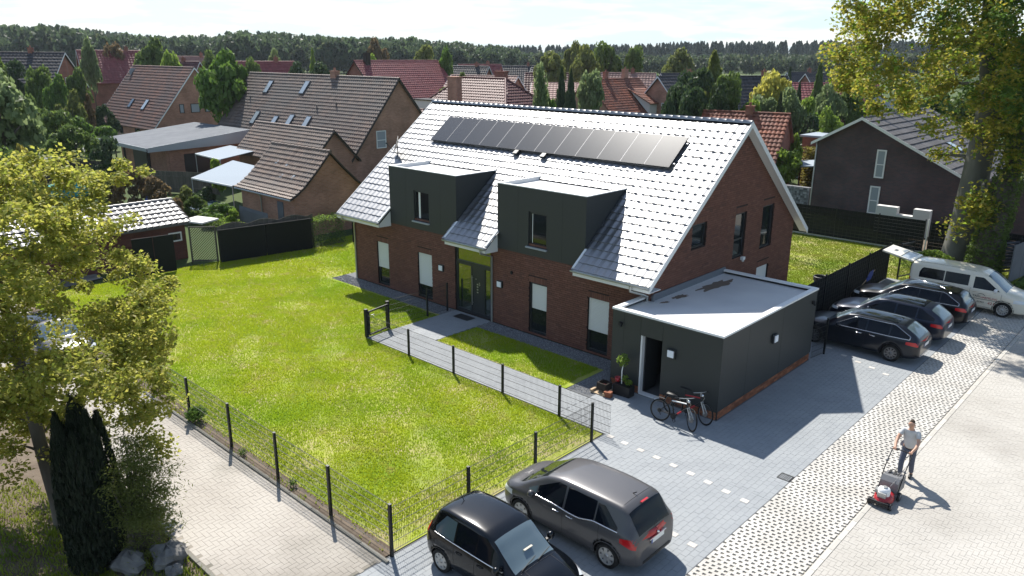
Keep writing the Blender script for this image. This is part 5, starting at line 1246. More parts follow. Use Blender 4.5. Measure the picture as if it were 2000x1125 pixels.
# ---------------------------------------------------------------- bicycles
def make_bike(label, loc, rotz, lean, frame_m, accent_m, steer=0.0):
    t = thing('bicycle', label, 'bicycle', loc, rotz, None)
    Rl = Matrix.Rotation(lean, 4, 'X')
    def part(nm, b, m_, parent=None):
        me = b.mesh(nm, M[m_]); me.transform(Rl); o = bpy.data.objects.new(nm, me); COL.objects.link(o); o.parent = parent or t; return o
    r = .345; xr, xf = -.53, .55
    for x, st in ((xr, 0), (xf, steer)):
        b = MB(); n = 28
        Rs = Matrix.Translation((x,0,r)) @ Matrix.Rotation(st, 4, 'Z')
        ring = [Rs @ Vector((math.cos(2*math.pi*k/n)*(r-.022), 0, math.sin(2*math.pi*k/n)*(r-.022))) for k in range(n+1)]
        b.tube(ring, .023, 6, caps=False); w = part('wheel', b, 'tyre')
        b = MB()
        ring = [Rs @ Vector((math.cos(2*math.pi*k/n)*(r-.05), 0, math.sin(2*math.pi*k/n)*(r-.05))) for k in range(n+1)]
        b.tube(ring, .010, 5, caps=False)
        for k in range(18):
            a = 2*math.pi*k/18; b.bar(Rs @ Vector((0,.02 if k % 2 else -.02,0)), Rs @ Vector((math.cos(a)*(r-.05),0,math.sin(a)*(r-.05))), .0025)
        b.tube([Rs @ Vector((0,-.06,0)), Rs @ Vector((0,.06,0))], .022, 8); b.lathe([(.08,-.012),(.08,-.008),(.0,-.008)], 14, c=Rs @ Vector((0,-.03,0)), axis='y')
        part('rim', b, 'rim_dark', w)
    bb = Vector((-.05,0,.30)); seat = Vector((-.20,0,.86)); head_t = Vector((.33,0,.84)); head_b = Vector((.37,0,.68)); hub = Vector((xr,0,r)); fh = Vector((xf,0,r))
    b = MB(); b.tube([head_b, bb], .026, 8); b.tube([bb, Vector((-.185,0,.80))], .018, 8); b.tube([head_t, head_b], .026, 8)
    for s in (-.05,.05): b.tube([bb+Vector((0,s*.6,0)), hub+Vector((0,s,0))], .011, 6); b.tube([Vector((-.17,s*.4,.72)), hub+Vector((0,s,0))], .010, 6)
    fr = part('frame', b, frame_m)
    b = MB(); b.tube([head_t+Vector((-.01,0,-.05)), Vector((-.175,0,.75))], .021, 8); part('top_tube', b, accent_m)
    b = MB(); b.tube([head_b*.55+bb*.45, head_b*.25+bb*.75], .028, 8); part('down_tube_panel', b, 'red')
    b = MB(); Rs = Matrix.Translation(fh) @ Matrix.Rotation(steer, 4, 'Z')
    for s in (-.055,.055): b.tube([head_b+Vector((.01,s,0)), Rs @ Vector((0,s,0))], .016, 6)
    b.tube([head_b+Vector((.01,-.06,0)), head_b+Vector((.01,.06,0))], .018, 6); part('fork', b, 'rim')
    b = MB(); b.tube([Vector((-.185,0,.8)), Vector((-.205,0,.93))], .013, 6); part('seat_post', b, 'black_plastic')
    b = MB(); b.add([(-.36,-.07,.945),(-.36,.07,.945),(-.18,.055,.955),(.0,.018,.94),(.0,-.018,.94),(-.18,-.055,.955),(-.34,0,.99),(-.18,0,.985),(-.0,0,.96)], [(0,6,1),(0,5,7,6),(5,4,8,7),(1,6,7,2),(2,7,8,3),(3,8,4)], smooth=True); part('saddle', b, 'black_plastic')
    b = MB(); c = head_t+Vector((-.02,0,.12)); sd = Vector((math.sin(steer)*-1, math.cos(steer), 0))
    b.tube([head_t, c], .016, 6); b.tube([c-sd*.33+Vector((-.06,0,0)), c-sd*.1, c+sd*.1, c+sd*.33+Vector((-.06,0,0))], .013, 6); hb = part('handlebar', b, 'rim')
    b = MB()
    for s in (-1,1): b.tube([c+sd*s*.22+Vector((-.04,0,0)), c+sd*s*.34+Vector((-.065,0,0))], .019, 6); b.tube([c+sd*s*.2+Vector((-.02,0,0)), c+sd*s*.3+Vector((.05,0,-.03))], .006, 5)
    part('grip', b, 'black_plastic', hb)
    b = MB(); b.tube([c+Vector((.03,.0,-.02)), c+Vector((.12,.04,-.16)), c+Vector((.06,.03,-.3)), fh+Vector((-.05,.03,.05))], .005, 5); b.lathe([(.05,0),(.055,.03),(.0,.05)], 10, c=c+Vector((.06,0,-.08)), axis='x'); part('brake_cable', b, 'chrome')
    b = MB(); pr = [hub+Vector((math.cos(a)*.40, 0, math.sin(a)*.40)) for a in np.linspace(1.3, 2.75, 10)]
    for p, q in zip(pr, pr[1:]): b.obox((p+q)/2, (q-p)/2, (0,.03,0), (p-hub).normalized()*.003)
    part('mudguard', b, 'black_plastic' if accent_m == 'red' else 'rim_dark')
    b = MB(); b.lathe([(.095,-.006),(.095,.006)], 18, c=bb+Vector((0,-.06,0)), axis='y'); b.tube([bb+Vector((0,-.07,0)), bb+Vector((.10,-.07,-.13)), bb+Vector((.10,-.17,-.13))], .012, 6); b.tube([bb+Vector((0,.07,0)), bb+Vector((-.10,.07,.13)), bb+Vector((-.10,.17,.13))], .012, 6); part('crank', b, 'black_plastic')
    b = MB(); b.lathe([(.05,-.03),(.06,-.0),(.03,.02)], 12, c=hub+Vector((0,-.05,0)), axis='y'); b.tube([hub+Vector((0,-.05,-.04)), hub+Vector((.06,-.05,-.13))], .012, 5); part('derailleur', b, 'black_plastic')
    b = MB(); b.tube([Vector((-.12,.04,.30)), Vector((-.18,.22,.02))], .009, 5); part('kickstand', b, 'black_plastic')
    return t
make_bike('mountain bike with white top tube and red down tube, nearest to the camera of two', (20.02,-2.92,0), R(2), R(-6), 'black_plastic', 'white_trim', R(-38))
make_bike('black bicycle with red frame behind the white and red one, against the annex wall', (20.10,-2.30,0), R(4), R(-8), 'black_plastic', 'red', R(-25))
# ---------------------------------------------------------------- planters by the annex door
pt = thing('potted_shrub', 'small standard shrub in a black trough beside the open annex door', 'potted plant', (17.62,-2.15,0))
b = MB(); b.prism([(17.30,-2.35,0),(17.92,-2.30,0),(17.92,-1.98,0),(17.30,-2.02,0)], (0,0,.36)); b.build('trough', M['black_plastic'], pt)
b = MB(); b.tube([(17.52,-2.15,.36),(17.50,-2.14,.8),(17.53,-2.12,1.05)], .018); b.build('stem', M['white_trim'], pt)
def leaf_quads(P, N, size, mt_name, tone=None, aspect=.7, up=.4, name='foliage', parent=None, kind=None, folded=False):
    """P (n,3) centres; random leaf quads (n) of given size"""
    P = np.asarray(P, float); n = len(P); d = np.random.randn(n,3); d[:,2] = np.abs(d[:,2])+up; d /= np.linalg.norm(d, axis=1)[:,None]
    r = np.random.randn(n,3); u = np.cross(d, r); u /= np.linalg.norm(u, axis=1)[:,None]; v = np.cross(d, u)
    s = np.asarray(size)*(.65+.7*np.random.rand(n)); u = u*s[:,None]/2; v = v*(s*aspect)[:,None]/2
    if folded:
        V = np.stack([P-u, P-v*.9+d*s[:,None]*.12, P+u, P+v*.9+d*s[:,None]*.12], 1).reshape(-1,3)
    else: V = np.stack([P-u, P-v, P+u, P+v], 1).reshape(-1,3)
    F = np.arange(4*n).reshape(-1,4); tone = np.random.rand(n) if tone is None else tone
    return np_mesh(name, V, F, M[mt_name], tone)
def ball(c, r, n, flat=1.0): 
    d = np.random.randn(n,3); d /= np.linalg.norm(d, axis=1)[:,None]; return np.array(c)+d*(r*np.random.rand(n,1)**.45)*[1,1,flat]
me = leaf_quads(np.r_[ball((17.52,-2.12,1.18),.22,380), ball((17.60,-2.1,.55),.13,90), ball((17.78,-2.12,.46),.12,110,.8)], None, .065, 'leaf_bright'); me.transform(wm(pt).inverted()); link('foliage', me, pt)
bx = thing('planter_box', 'open dark brown box with red lining beside the planted trough', 'box', (17.0,-2.5,0))
b = MB(); b.box(16.85,-2.62,.12,17.22,-2.58,.36); b.box(16.85,-2.30,.12,17.22,-2.26,.36); b.box(16.85,-2.579,.12,16.88,-2.301,.36); b.box(17.19,-2.579,.12,17.22,-2.301,.36); b.box(16.88,-2.579,.12,17.19,-2.301,.16); b.build('box_side', M['wood_dark'], bx)
b = MB(); b.box(16.89,-2.57,.161,17.18,-2.31,.24); b.build('lining', M['red'], bx)
o = MB(); o.lathe([(.07,.36),(.10,.50),(.09,.50),(.065,.38)], 14, c=(17.33,-2.12,.03)); o = o.build('flower_pot', M['red']); tag(o, 'red flower pot standing on the trough edge near the brown box', 'flower pot')
o = MB(); o.box(16.72,-2.75,.0,17.28,-2.24,.035); o.box(16.70,-2.78,.036,16.78,-2.22,.115); o.box(17.22,-2.78,.036,17.30,-2.22,.115); o = o.build('wooden_pallet', M['wood_pale']); tag(o, 'pale wooden pallet piece under the brown box by the door', 'pallet')
o = MB(); o.obox((17.36,-2.66,.10), (.12,.03,0), (-.02,.09,0), (0,.0,.09)); o = o.build('brick_stack', M['brick_plinth']); tag(o, 'orange brick lying beside the pallet and trough', 'brick')
# bin, broom, door flap
bn = thing('waste_bin', 'round dark green bin with black liner behind the privacy fence', 'bin', (17.75,13.4,0))
b = MB(); b.lathe([(.23,0),(.30,.85),(.28,.85),(.22,.05)], 18, c=(17.75,13.4,0)); b.build('drum', M['green_bin'], bn)
b = MB(); b.lathe([(.33,.70),(.335,.86),(.31,.90),(.27,.86),(.25,.4)], 18, c=(17.75,13.4,0)); b.build('liner', M['black_plastic'], bn)
br = thing('broom', 'broom with pale stick and blue head leaning on the dark privacy fence', 'broom', (19.2,15.2,0))
b = MB(); b.tube([(19.25,14.5,.50),(19.22,16.2,.92)], .022); b.build('stick', M['wood_pale'], br)
b = MB(); b.obox((19.28,15.45,.80), (.03,.02,.12), (.04,.14,.05), (.02,-.05,.14)); b.obox((19.26,15.2,.68), (.03,0,0), (0,.1,.03), (0,0,.05)); b.build('head', M['blue'], br)
# open wire gate by the van
gg = thing('garden_gate', 'open dark wire gate standing on the lawn behind the taxi van', 'gate', (19.6,18.9,0))
A, B = Vector((19.55,18.75,0)), Vector((19.85,19.75,0)); b = MB()
for s, e, w_ in ((A,A+Vector((0,0,1.85)),.07),(B,B+Vector((0,0,1.85)),.05),(A+Vector((0,0,.12)),B+Vector((0,0,.12)),.045),(A+Vector((0,0,1.8)),B+Vector((0,0,1.8)),.045)): b.bar(s, e, w_)
b.build('gate_frame', M['anthracite_post'], gg); wire_panel(A, B, .14, 1.78, gg, M['mesh_wire'])
# drain grating
dg_ = thing('drain_grate', 'small iron drain grating where grey paving meets the grid pavers', 'drain', (23.78,-3.45,0))
b = MB(); b.box(23.58,-3.62,-.02,23.93,-3.59,.008); b.box(23.58,-3.31,-.02,23.93,-3.28,.008); b.box(23.58,-3.589,-.02,23.61,-3.311,.008); b.box(23.90,-3.589,-.02,23.93,-3.311,.008)
for k in range(6): x = 23.635+k*.05; b.box(x,-3.589,-.02,x+.022,-3.311,.006)
b.build('grating', M['black_plastic'], dg_)
# ---------------------------------------------------------------- lawn mower and its user
mw = thing('lawn_mower', 'red and grey petrol lawn mower with grass box on the pale road', 'lawn mower', (26.05,-2.88,.006), R(-90))
def mp(nm, b, m_, parent=None): 
    me = b.mesh(nm, M[m_]); o = bpy.data.objects.new(nm, me); COL.objects.link(o); o.parent = parent or mw; return o
# local: +x forwards
b = MB(); n = 18; P0 = [(.30*math.cos(a)*(1.15 if math.cos(a) > 0 else 1.1), .23*math.sin(a)*1.0, .10) for a in np.linspace(0, 2*math.pi, n, endpoint=False)]; P1 = [(x*.92, y*.92, .21) for x, y, _ in P0]; P2 = [(x*.6, y*.6, .26) for x, y, _ in P0]
b.add(P0+P1+P2, [(i,(i+1)%n,n+(i+1)%n,n+i) for i in range(n)]+[(n+i,n+(i+1)%n,2*n+(i+1)%n,2*n+i) for i in range(n)]+[tuple(range(2*n,3*n))], smooth=True); mp('deck', b, 'red')
b = MB(); b.box(.24,-.22,.09,.40,.22,.15); b.tube([(.38,-.22,.17),(.41,0,.18),(.38,.22,.17)], .02, 6); mp('front_bumper', b, 'black_plastic')
for x, y, r in ((.30,.25,.09),(.30,-.25,.09),(-.30,.26,.115),(-.30,-.26,.115)):
    b = MB(); b.lathe([(r*.55,-.03),(r*.95,-.03),(r,-.015),(r,.015),(r*.95,.03),(r*.55,.03)], 16, c=(x,y,r), axis='y', caps=False); w = mp('wheel', b, 'black_plastic')
    b = MB(); b.lathe([(r*.6,-.025),(r*.6,.033 if y > 0 else .02),(0,.033 if y > 0 else .02)], 12, c=(x,y,r), axis='y'); b.lathe([(0,-.034),(r*.6,-.034)], 12, c=(x,y,r), axis='y'); mp('hub_cap', b, 'grey_plastic', w)
b = MB(); b.lathe([(.14,.25),(.15,.36),(.13,.42),(.06,.45),(0,.455)], 16, c=(.08,0,0)); mp('engine_cover', b, 'white_trim')
b = MB(); b.lathe([(.05,.451),(.07,.457),(.07,.463),(.05,.466)], 14, c=(.08,0,0)); b.box(.16,-.10,.24,.28,.10,.36); b.box(.0,-.20,.26,.14,-.12,.36); mp('engine_block', b, 'rim')
b = MB(); b.prism([(-.26,-.22,.16),(-.26,-.22,.45),(-.36,-.21,.56),(-.78,-.20,.50),(-.76,-.20,.16)][::-1], (0,.43,0)); gb = mp('grass_box', b, 'grey_plastic')
b = MB()
for y in (-.12,-.0,.10): b.obox((-.55,y+.01,.537), (.17,0,-.025), (0,.028,0), (.001,0,.006))
mp('vent_slot', b, 'black_plastic', gb)
b = MB()
for s in (-1,1): b.tube([(-.22,s*.23,.20),(-.55,s*.24,.66),(-.98,s*.24,1.0)], .013, 8)
b.tube([(-.98,-.24,1.0),(-1.02,-.20,1.02),(-1.02,.20,1.02),(-.98,.24,1.0)], .015, 8); hb = mp('handle', b, 'black_plastic')
b = MB(); b.tube([(-.70,-.27,.78),(-.70,-.22,.82)], .03, 8); b.tube([(-.56,.27,.66),(-.56,.21,.70)], .025, 8); b.tube([(-.6,.2,.72),(-.3,.12,.5),(-.05,.08,.44)], .007, 5); mp('handle_knob', b, 'grey_plastic', hb)
# ---------------------------------------------------------------- trees
def lobes_crown(seed, shape, n, leaf):
    """leaf-clump quads of a unit tree (height 1, half width .5 scaled later)"""
    rs = np.random.RandomState(seed); P = []; Nn = []
    if shape == 'cone':
        m = n; h = rs.rand(m)**.75; a = rs.rand(m)*2*np.pi; tier = .06*np.sin(h*55+rs.randn(m)*.5)
        rad = (1-h)**.85*(1+tier*2)+.02; rr = rad*(.55+.45*rs.rand(m)**.4); lob = 1+.14*np.sin(a*5+h*9)
        P = np.c_[np.cos(a)*rr*lob, np.sin(a)*rr*lob, .06+h*.94]; N = np.c_[np.cos(a), np.sin(a), np.full(m, .15)]
    else:
        k = {'round': 26, 'bush': 20, 'weep': 22}[shape]; c = []
        for i in range(k):
            d = rs.randn(3); d /= np.linalg.norm(d); r = rs.rand()**.35
            if shape == 'bush': z = .45+.38*d[2]*r; s = .85
            elif shape == 'weep': z = .60+.33*d[2]*r; s = .7
            else: z = .62+.27*d[2]*r; s = .72
            taper = 1-.35*max(0, z-.6)/.4
            c.append((d[0]*r*s*taper, d[1]*r*s*taper, z, rs.uniform(.20,.40)))
        P = []; N = []
        for (x, y, z, r) in c:
            q = n//k; d = rs.randn(q,3); d /= np.linalg.norm(d, axis=1)[:,None]; d[:,2] = np.where(d[:,2] < -.3, -d[:,2], d[:,2])
            e = r*(.72+.36*rs.rand(q,1))
            zr = .42 if shape != 'weep' else .6
            P.append(np.c_[x+d[:,:1]*e, y+d[:,1:2]*e, z+d[:,2:]*e*zr]); N.append(d)
        P = np.concatenate(P); N = np.concatenate(N)
        P[:,2] = np.clip(P[:,2], .02, 1.0)
        if shape == 'weep': P[:,2] -= .10*rs.rand(len(P))
    m = len(P); N = N+rs.randn(m,3)*.55; N /= np.linalg.norm(N, axis=1)[:,None]
    r = rs.randn(m,3); u = np.cross(N, r); u /= np.linalg.norm(u, axis=1)[:,None]; v = np.cross(N, u)
    s = leaf*(.6+.8*rs.rand(m,1)); sc = np.array([1,1,.5])
    V = np.stack([P-u*s*sc, P-v*s*sc*.8, P+u*s*sc, P+v*s*sc*.8], 1).reshape(-1,3)
    return V, np.arange(4*m).reshape(-1,4), rs.rand(m)
CROWN = {}; TRUNK = {}
def crown_mesh(shape, leaf, var):
    k = (shape, leaf, var)
    if k not in CROWN:
        n, sz = {'round': (5200,.062), 'bush': (4200,.07), 'cone': (3600,.075), 'weep': (3600,.06)}[shape]
        V, F, t = lobes_crown(hash((shape, var)) % 9999 if False else (len(shape)*17+var*31), shape, n, sz)
        CROWN[k] = np_mesh('crown', V, F, M[leaf], t)
    return CROWN[k]
def trunk_mesh(var):
    if var not in TRUNK:
        rs = random.Random(var); b = MB(); b.tube([(0,0,-.02),(rs.uniform(-.02,.02),rs.uniform(-.02,.02),.3),(rs.uniform(-.04,.04),rs.uniform(-.04,.04),.62),(0,0,.85)], [.055,.042,.03,.012], 8)
        for i in range(6):
            a = rs.uniform(0, 6.28); z = rs.uniform(.3,.6); q = Vector((math.cos(a)*rs.uniform(.35,.6), math.sin(a)*rs.uniform(.35,.6), z+rs.uniform(.12,.28)))
            b.tube([(0,0,z), tuple(q*.5+Vector((0,0,z*.5-.02))), tuple(q)], [.025,.016,.008], 5)
        TRUNK[var] = b.mesh('trunk', M['bark'])
    return TRUNK[var]
def tree(x, y, h, r, shape, leaf, label=None, group=None, name=None, var=None, z=-.08):
    var = random.randrange(4) if var is None else var
    nm = name or {'round': 'broadleaf_tree', 'bush': 'garden_bush', 'cone': 'conifer_tree', 'weep': 'slender_tree'}[shape]
    t = thing(nm, label, 'bush' if shape == 'bush' else 'tree', (x, y, z), random.uniform(0, 6.28), group)
    for n_, me in (('trunk', trunk_mesh(var)), ('crown', crown_mesh(shape, leaf, var))):
        o = bpy.data.objects.new(n_, me); COL.objects.link(o); o.parent = t; k = r/.95 if n_ == 'crown' else min(r, h*.35)
        if shape == 'cone': k = r*1.05 if n_ == 'crown' else r*.5
        o.scale = (k, k, h*(1.0 if n_ == 'crown' else .93))
    return t
def hero_tree(name, label, base, trunk, clumps, leaf, leaf_size, per, cr, bark, rt=(.14,.05), limb=.035, lseed=3):
    """trunk: list of (point, radius); clumps: (n,3) crown points"""
    rs = np.random.RandomState(lseed)
    t = thing(name, label, 'tree', base)
    b = MB(); b.tube([p for p, r in trunk], [r for p, r in trunk], 12); b.build('trunk', M[bark], t)
    nodes = [(Vector(p), r) for p, r in trunk[len(trunk)//3:]]
    dense = []
    for (p, r), (q, s) in zip(nodes, nodes[1:]):
        for k in range(4): dense.append((Vector(p).lerp(Vector(q), k/4), r+(s-r)*k/4))
    nodes = dense+[nodes[-1]]
    ax = np.array(trunk[-1][0]); order = np.argsort(np.linalg.norm(clumps-np.array([n_[0] for n_ in nodes]).mean(0), axis=1))
    b = MB(); NP = [np.array(n_[0]) for n_ in nodes]; NR = [n_[1] for n_ in nodes]
    for i in order:
        c = clumps[i]; A = np.array(NP); d = np.linalg.norm(A-c, axis=1)+np.maximum(0, A[:,2]-c[2]+.3)*.9
        j = int(np.argmin(d)); p = Vector(A[j]); q = Vector(c); L = (q-p).length
        if L < .05: continue
        mid = p.lerp(q, .5)+Vector((rs.uniform(-.12,.12)*L, rs.uniform(-.12,.12)*L, .10*L+rs.uniform(-.05,.08)*L))
        pts = [p, p.lerp(mid, .55)+Vector((0,0,.02*L)), mid, mid.lerp(q, .55), q]
        r0 = min(NR[j]*.75, limb*(.35+.5*L**.5)); rr = [r0*k for k in (1,.82,.62,.42,.22)]
        b.tube(pts, rr, 5)
        for k in (2,3,4): NP.append(np.array(pts[k])); NR.append(max(rr[k], .008))
    b.build('branches', M[bark], t)
    P = []
    for c in clumps:
        k = max(6, int(per*rs.uniform(.5,1.5))); d = rs.randn(k,3); d /= np.linalg.norm(d, axis=1)[:,None]
        P.append(c+d*cr*rs.uniform(.6,1.35)*(rs.rand(k,1)**.6)*[1,1,.75])
    P = np.concatenate(P)
    me = leaf_quads(P, None, leaf_size, leaf, aspect=.8, up=.5, folded=True); me.transform(wm(t).inverted()); link('crown', me, t)
    return t
def crown_points(n, c, rx, ry, rz_, seed, shell=.5, noise=.25, zmin=None):
    rs = np.random.RandomState(seed); out = []
    ph = rs.rand(6)*6.28
    while len(out) < n:
        d = rs.randn(3); d /= np.linalg.norm(d); r = shell+(1-shell)*rs.rand()**.6
        if rs.rand() < .25: r = rs.rand()**.5
        k = 1+noise*(math.sin(3*math.atan2(d[1],d[0])+ph[0]+2*d[2])+math.sin(5*d[2]+ph[1]+2*d[0]))*.6
        p = np.array(c)+d*r*k*np.array([rx,ry,rz_])
        if zmin and p[2] < zmin: continue
        out.append(p)
    return np.array(out)
# ---------------------------------------------------------------- neighbouring houses
LT = {}
def far_tile(tw, tl, material):
    k = (tw, tl, material.name)
    if k not in LT: LT[k] = tile_mesh('roof_tile', tw-.005, tl, material, n=4, waves=1, hump=.045, th=.07)
    return LT[k]
def lface(root, o, u, n):
    m = wm(root); q = m.to_3x3(); return Face(m @ Vector(o), q @ Vector(u), q @ Vector(n))
def gable_house(name, label, cx, cy, L, Wd, ze, zr, rot, wall, roof, oh=.35, og=.25, tw=.30, tl=.36, limit=0, board='white_trim', tiles=True, group=None, ridge_y=0.0, ze2=None, cat='house', back=True):
    """ridge along local x; local -y slope and gables; ridge_y shifts the ridge"""
    t = thing(name, label, cat, (cx, cy, -.08), rot, group)
    h0, h1 = -Wd/2, Wd/2; ze2 = ze if ze2 is None else ze2; z0, z1, zz = ze+.08, ze2+.08, zr+.08
    b = MB(); x0, x1 = -L/2, L/2
    for x, s in ((x0,-1),(x1,1)):
        p = [(x,h0,0),(x,h1,0),(x,h1,z1-.1),(x,ridge_y,zz-.12),(x,h0,z0-.1)]; b.quad(*(p if s > 0 else p[::-1]))
    b.quad((x0,h0,0),(x1,h0,0),(x1,h0,z0-.1),(x0,h0,z0-.1)); b.quad((x1,h1,0),(x0,h1,0),(x0,h1,z1-.1),(x1,h1,z1-.1))
    b.build('wall', M[wall], t, local=True)
    sl0 = (zz-z0)/(ridge_y-h0); sl1 = (zz-z1)/(h1-ridge_y)
    rb = MB(); a, e = x0-og, x1+og
    rb.prism([(a,h0-oh,z0-oh*sl0),(e,h0-oh,z0-oh*sl0),(e,ridge_y,zz),(a,ridge_y,zz)], (0,0,-.10)); rb.prism([(a,ridge_y,zz),(e,ridge_y,zz),(e,h1+oh,z1-oh*sl1),(a,h1+oh,z1-oh*sl1)], (0,0,-.10))
    ro = rb.build('roof', M[roof], t, local=True)
    m = wm(t); q3 = m.to_3x3()
    if tiles:
        sides = [(h0-oh, z0-oh*sl0, 1)]+([(h1+oh, z1-oh*sl1, -1)] if tiles == 'both' else [])
        for (yy, zl, s) in sides:
            v = Vector((0, ridge_y-yy, zz-zl)); ln = v.length; v.normalize(); u = Vector((1,0,0))*s; n = u.cross(v)
            org = Vector((a if s > 0 else e, yy, zl))+n*.0
            nr = int(round(ln/tl)); 
            tile_roof('roof_tile', far_tile(tw, ln/nr, M[roof]), t, m @ org, q3 @ u, q3 @ v, q3 @ n, e-a, ln+.01, tw, ln/nr, M[roof], limit=limit, jit=.006)
        rt_ = MB(); N = 6; k = 0; xx = a
        while xx < e-.1:
            x2 = min(xx+.40, e); pr = [(math.cos(math.pi*i/N)*.13, math.sin(math.pi*i/N)*.10) for i in range(N+1)]
            o1 = [(xx,ridge_y+y,zz+.02+z*1.1) for y, z in pr]; o2 = [(x2,ridge_y+y*.93,zz+.015+z*.95) for y, z in pr]
            rt_.add(o1+o2, [(i,i+1,N+2+i,N+1+i) for i in range(N)]+[tuple(range(N+1))], random.random()); xx = x2
        rt_.build('ridge', M[roof], t, local=True)
    if board:
        for x, s in ((x0-og-.03,1),(x1+og,1)):
            bb = MB(); bb.prism([(x,h0-oh,z0-oh*sl0+.05),(x,h0-oh,z0-oh*sl0-.14),(x,ridge_y,zz-.14),(x,ridge_y,zz+.06)], (.03,0,0)); bb.prism([(x,ridge_y+.002,zz+.06),(x,ridge_y+.002,zz-.14),(x,h1+oh,z1-oh*sl1-.14),(x,h1+oh,z1-oh*sl1+.05)], (.03,0,0)); bb.build('bargeboard', M[board], t, local=True)
    t['_'] = 0; del t['_']
    def slope_pt(x, f, d=0.0, side=0):
        """point on the -y slope: f from eave (0) to ridge (1)"""
        y = h0-oh+(ridge_y-h0+oh)*f; z = z0-oh*sl0+(zz-z0+oh*sl0)*f
        n = Vector((0,-(zz-z0),ridge_y-h0)).normalized(); return Vector((x,y,z))+n*d
    t_v = Vector((0, ridge_y-h0, zz-z0)).normalized(); t_n = Vector((0,-(zz-z0),ridge_y-h0)).normalized()
    def skylight(x, f, w, h, mt='glass_sky', frame='anthracite'):
        c = slope_pt(x, f, .10); b = MB(); b.obox(c, (w/2,0,0), t_v*h/2, t_n*.05); o = b.build('skylight', M[frame], t, local=True)
        b = MB(); b.obox(c+t_n*.056, (w/2-.07,0,0), t_v*(h/2-.08), t_n*.005); b.build('pane', M[mt], o, local=True)
    def chimney(x, y, z0_, z1_, w=.5, d=.5, mt='wall_brown'):
        b = MB(); b.box(x-w/2,y-d/2,z0_,x+w/2,y+d/2,z1_); b.box(x-w/2-.05,y-d/2-.05,z1_+.001,x+w/2+.05,y+d/2+.05,z1_+.08); b.tube([(x,y,z1_+.08),(x,y,z1_+.35)], .10, 8); b.build('chimney', M[mt], t, local=True)
    def win(side, a_, w, zb, h, frame='white_trim', glass='glass', **k):
        fc = {'right': lambda: lface(t, (x1,0,0), (0,1,0), (1,0,0)), 'left': lambda: lface(t, (x0,0,0), (0,-1,0), (-1,0,0)), 'front': lambda: lface(t, (0,h0,0), (1,0,0), (0,-1,0))}[side]()
        return window(fc, a_-w/2, a_+w/2, zb+.08, zb+.08+h, t, dep=-.012, fw=.07, frame=frame, glass=glass, **k)
    return t, slope_pt, skylight, chimney, win
# russet roofed house with three gable windows
A, sp_, sk, ch, wi = gable_house('brick_house', 'brick house with russet tiles, two skylights and three small gable windows', -70.2, 21.5, 17.4, 10.6, 2.5, 9.0, 0, 'wall_brown', 'tile_russet', tw=.36, tl=.42)
sk(-1.6,.36,.75,1.3,'glass','anthracite'); sk(2.6,.36,.85,1.5)
for y, w in ((-1.95,.55),(-.3,1.1),(1.2,.65)): wi('right', y, w, 3.85, 1.05, 'anthracite', 'glass_sky')
wi('right', -.8, 2.6, .4, 1.9, 'anthracite'); wi('front', -1.5, 1.0, .4, 1.7, 'anthracite'); wi('front', 3.5, 1.4, .4, 1.7, 'anthracite')
b = MB(); b.lathe([(0,0),(.35,.06),(.55,.16)], 16, c=(-7.6,-.6,8.3), axis='x'); b.tube([(-7.6,-.6,8.3),(-7.4,-.5,7.4)], .03); b.build('satellite_dish', M['metal_pale'], A, local=True)
# big brown roofed house with its two lower gables
B, sp_, sk, ch, wi = gable_house('brick_house', 'long brown tiled brick house with many skylights in its steep roof', -34.1, 20.55, 24.2, 9.7, 2.75, 8.72, 0, 'wall_brown', 'tile_brown', tw=.30, tl=.36, board='wood_dark')
for x, f in ((-7.0,.80),(-.6,.82),(-6.0,.36),(-2.3,.32),(.2,.36),(3.0,.36)): sk(x, f, .8, 1.5)
ch(3.0, .0, 8.2, 9.2, .8, .5)
wi('right', -2.0, 1.0, 3.1, 1.45, 'white_trim', 'glass_sky', bars=(3.85,))
b = MB(); 
for x, f in ((3.3,.55),(6.0,.6),(-9,.6)): b.tube([sp_(x,f,.0), sp_(x,f,.0)+Vector((0,0,.45))], .06, 8)
b.build('vent_pipe', M['tile_grey'], B, local=True)
gable_house('side_wing', 'low brown tiled wing with a small brick gable before the long brown house', -27.6, 13.7, 11.6, 4.1, 2.7, 4.85, 0, 'wall_brown', 'tile_brown_worn', tw=.30, tl=.36, board='wood_dark', cat='building')
# lean-to roof on the left of it
t = thing('lean_to', 'flat grey felt roofed lean-to with pale edge beside the long brown house', 'building', (-42,10,0))
P = [(-48.5,5.6,2.75),(-36.8,5.2,2.75),(-36.8,14.9,3.75),(-48.5,14.9,3.75)]
b = MB(); b.prism(P, (0,0,.12)); b.build('roof', M['felt_grey'], t)
b = MB(); b.prism([(-36.77,5.15,2.55),(-36.77,5.15,2.93),(-36.77,15,3.95),(-36.77,15,2.75)], (.05,0,0)); b.prism([(-48.5,5.17,2.62),(-48.5,5.17,2.93),(-36.8,5.05,2.93),(-36.8,5.05,2.62)], (0,.05,0)); b.build('fascia', M['metal_pale'], t)
b = MB(); b.box(-47.5,7,-.05,-37.5,7.2,2.7); b.box(-37.6,7.2,-.05,-37.4,14.5,2.9); b.build('wall', M['wall_brown'], t)
b = MB(); b.box(-44.5,6.9,0,-41,6.98,2.2); b.build('door', M['anthracite'], t); b = MB(); b.box(-37.42,8.5,.0,-37.3,11.5,2.1); b.build('opening_shade_slab', M['anthracite'], t)  # solid dark slab on the wall stands in for the shade inside an opening
b = MB()
for x in (-47.8,-43,-38): b.box(x,5.5,-.05,x+.14,5.64,2.7)
b.build('support_post', M['wood_dark'], t)
pg = thing('pergola', 'weathered wooden pergola slats at the left of the grey lean-to', 'pergola', (-53,7.5,0))
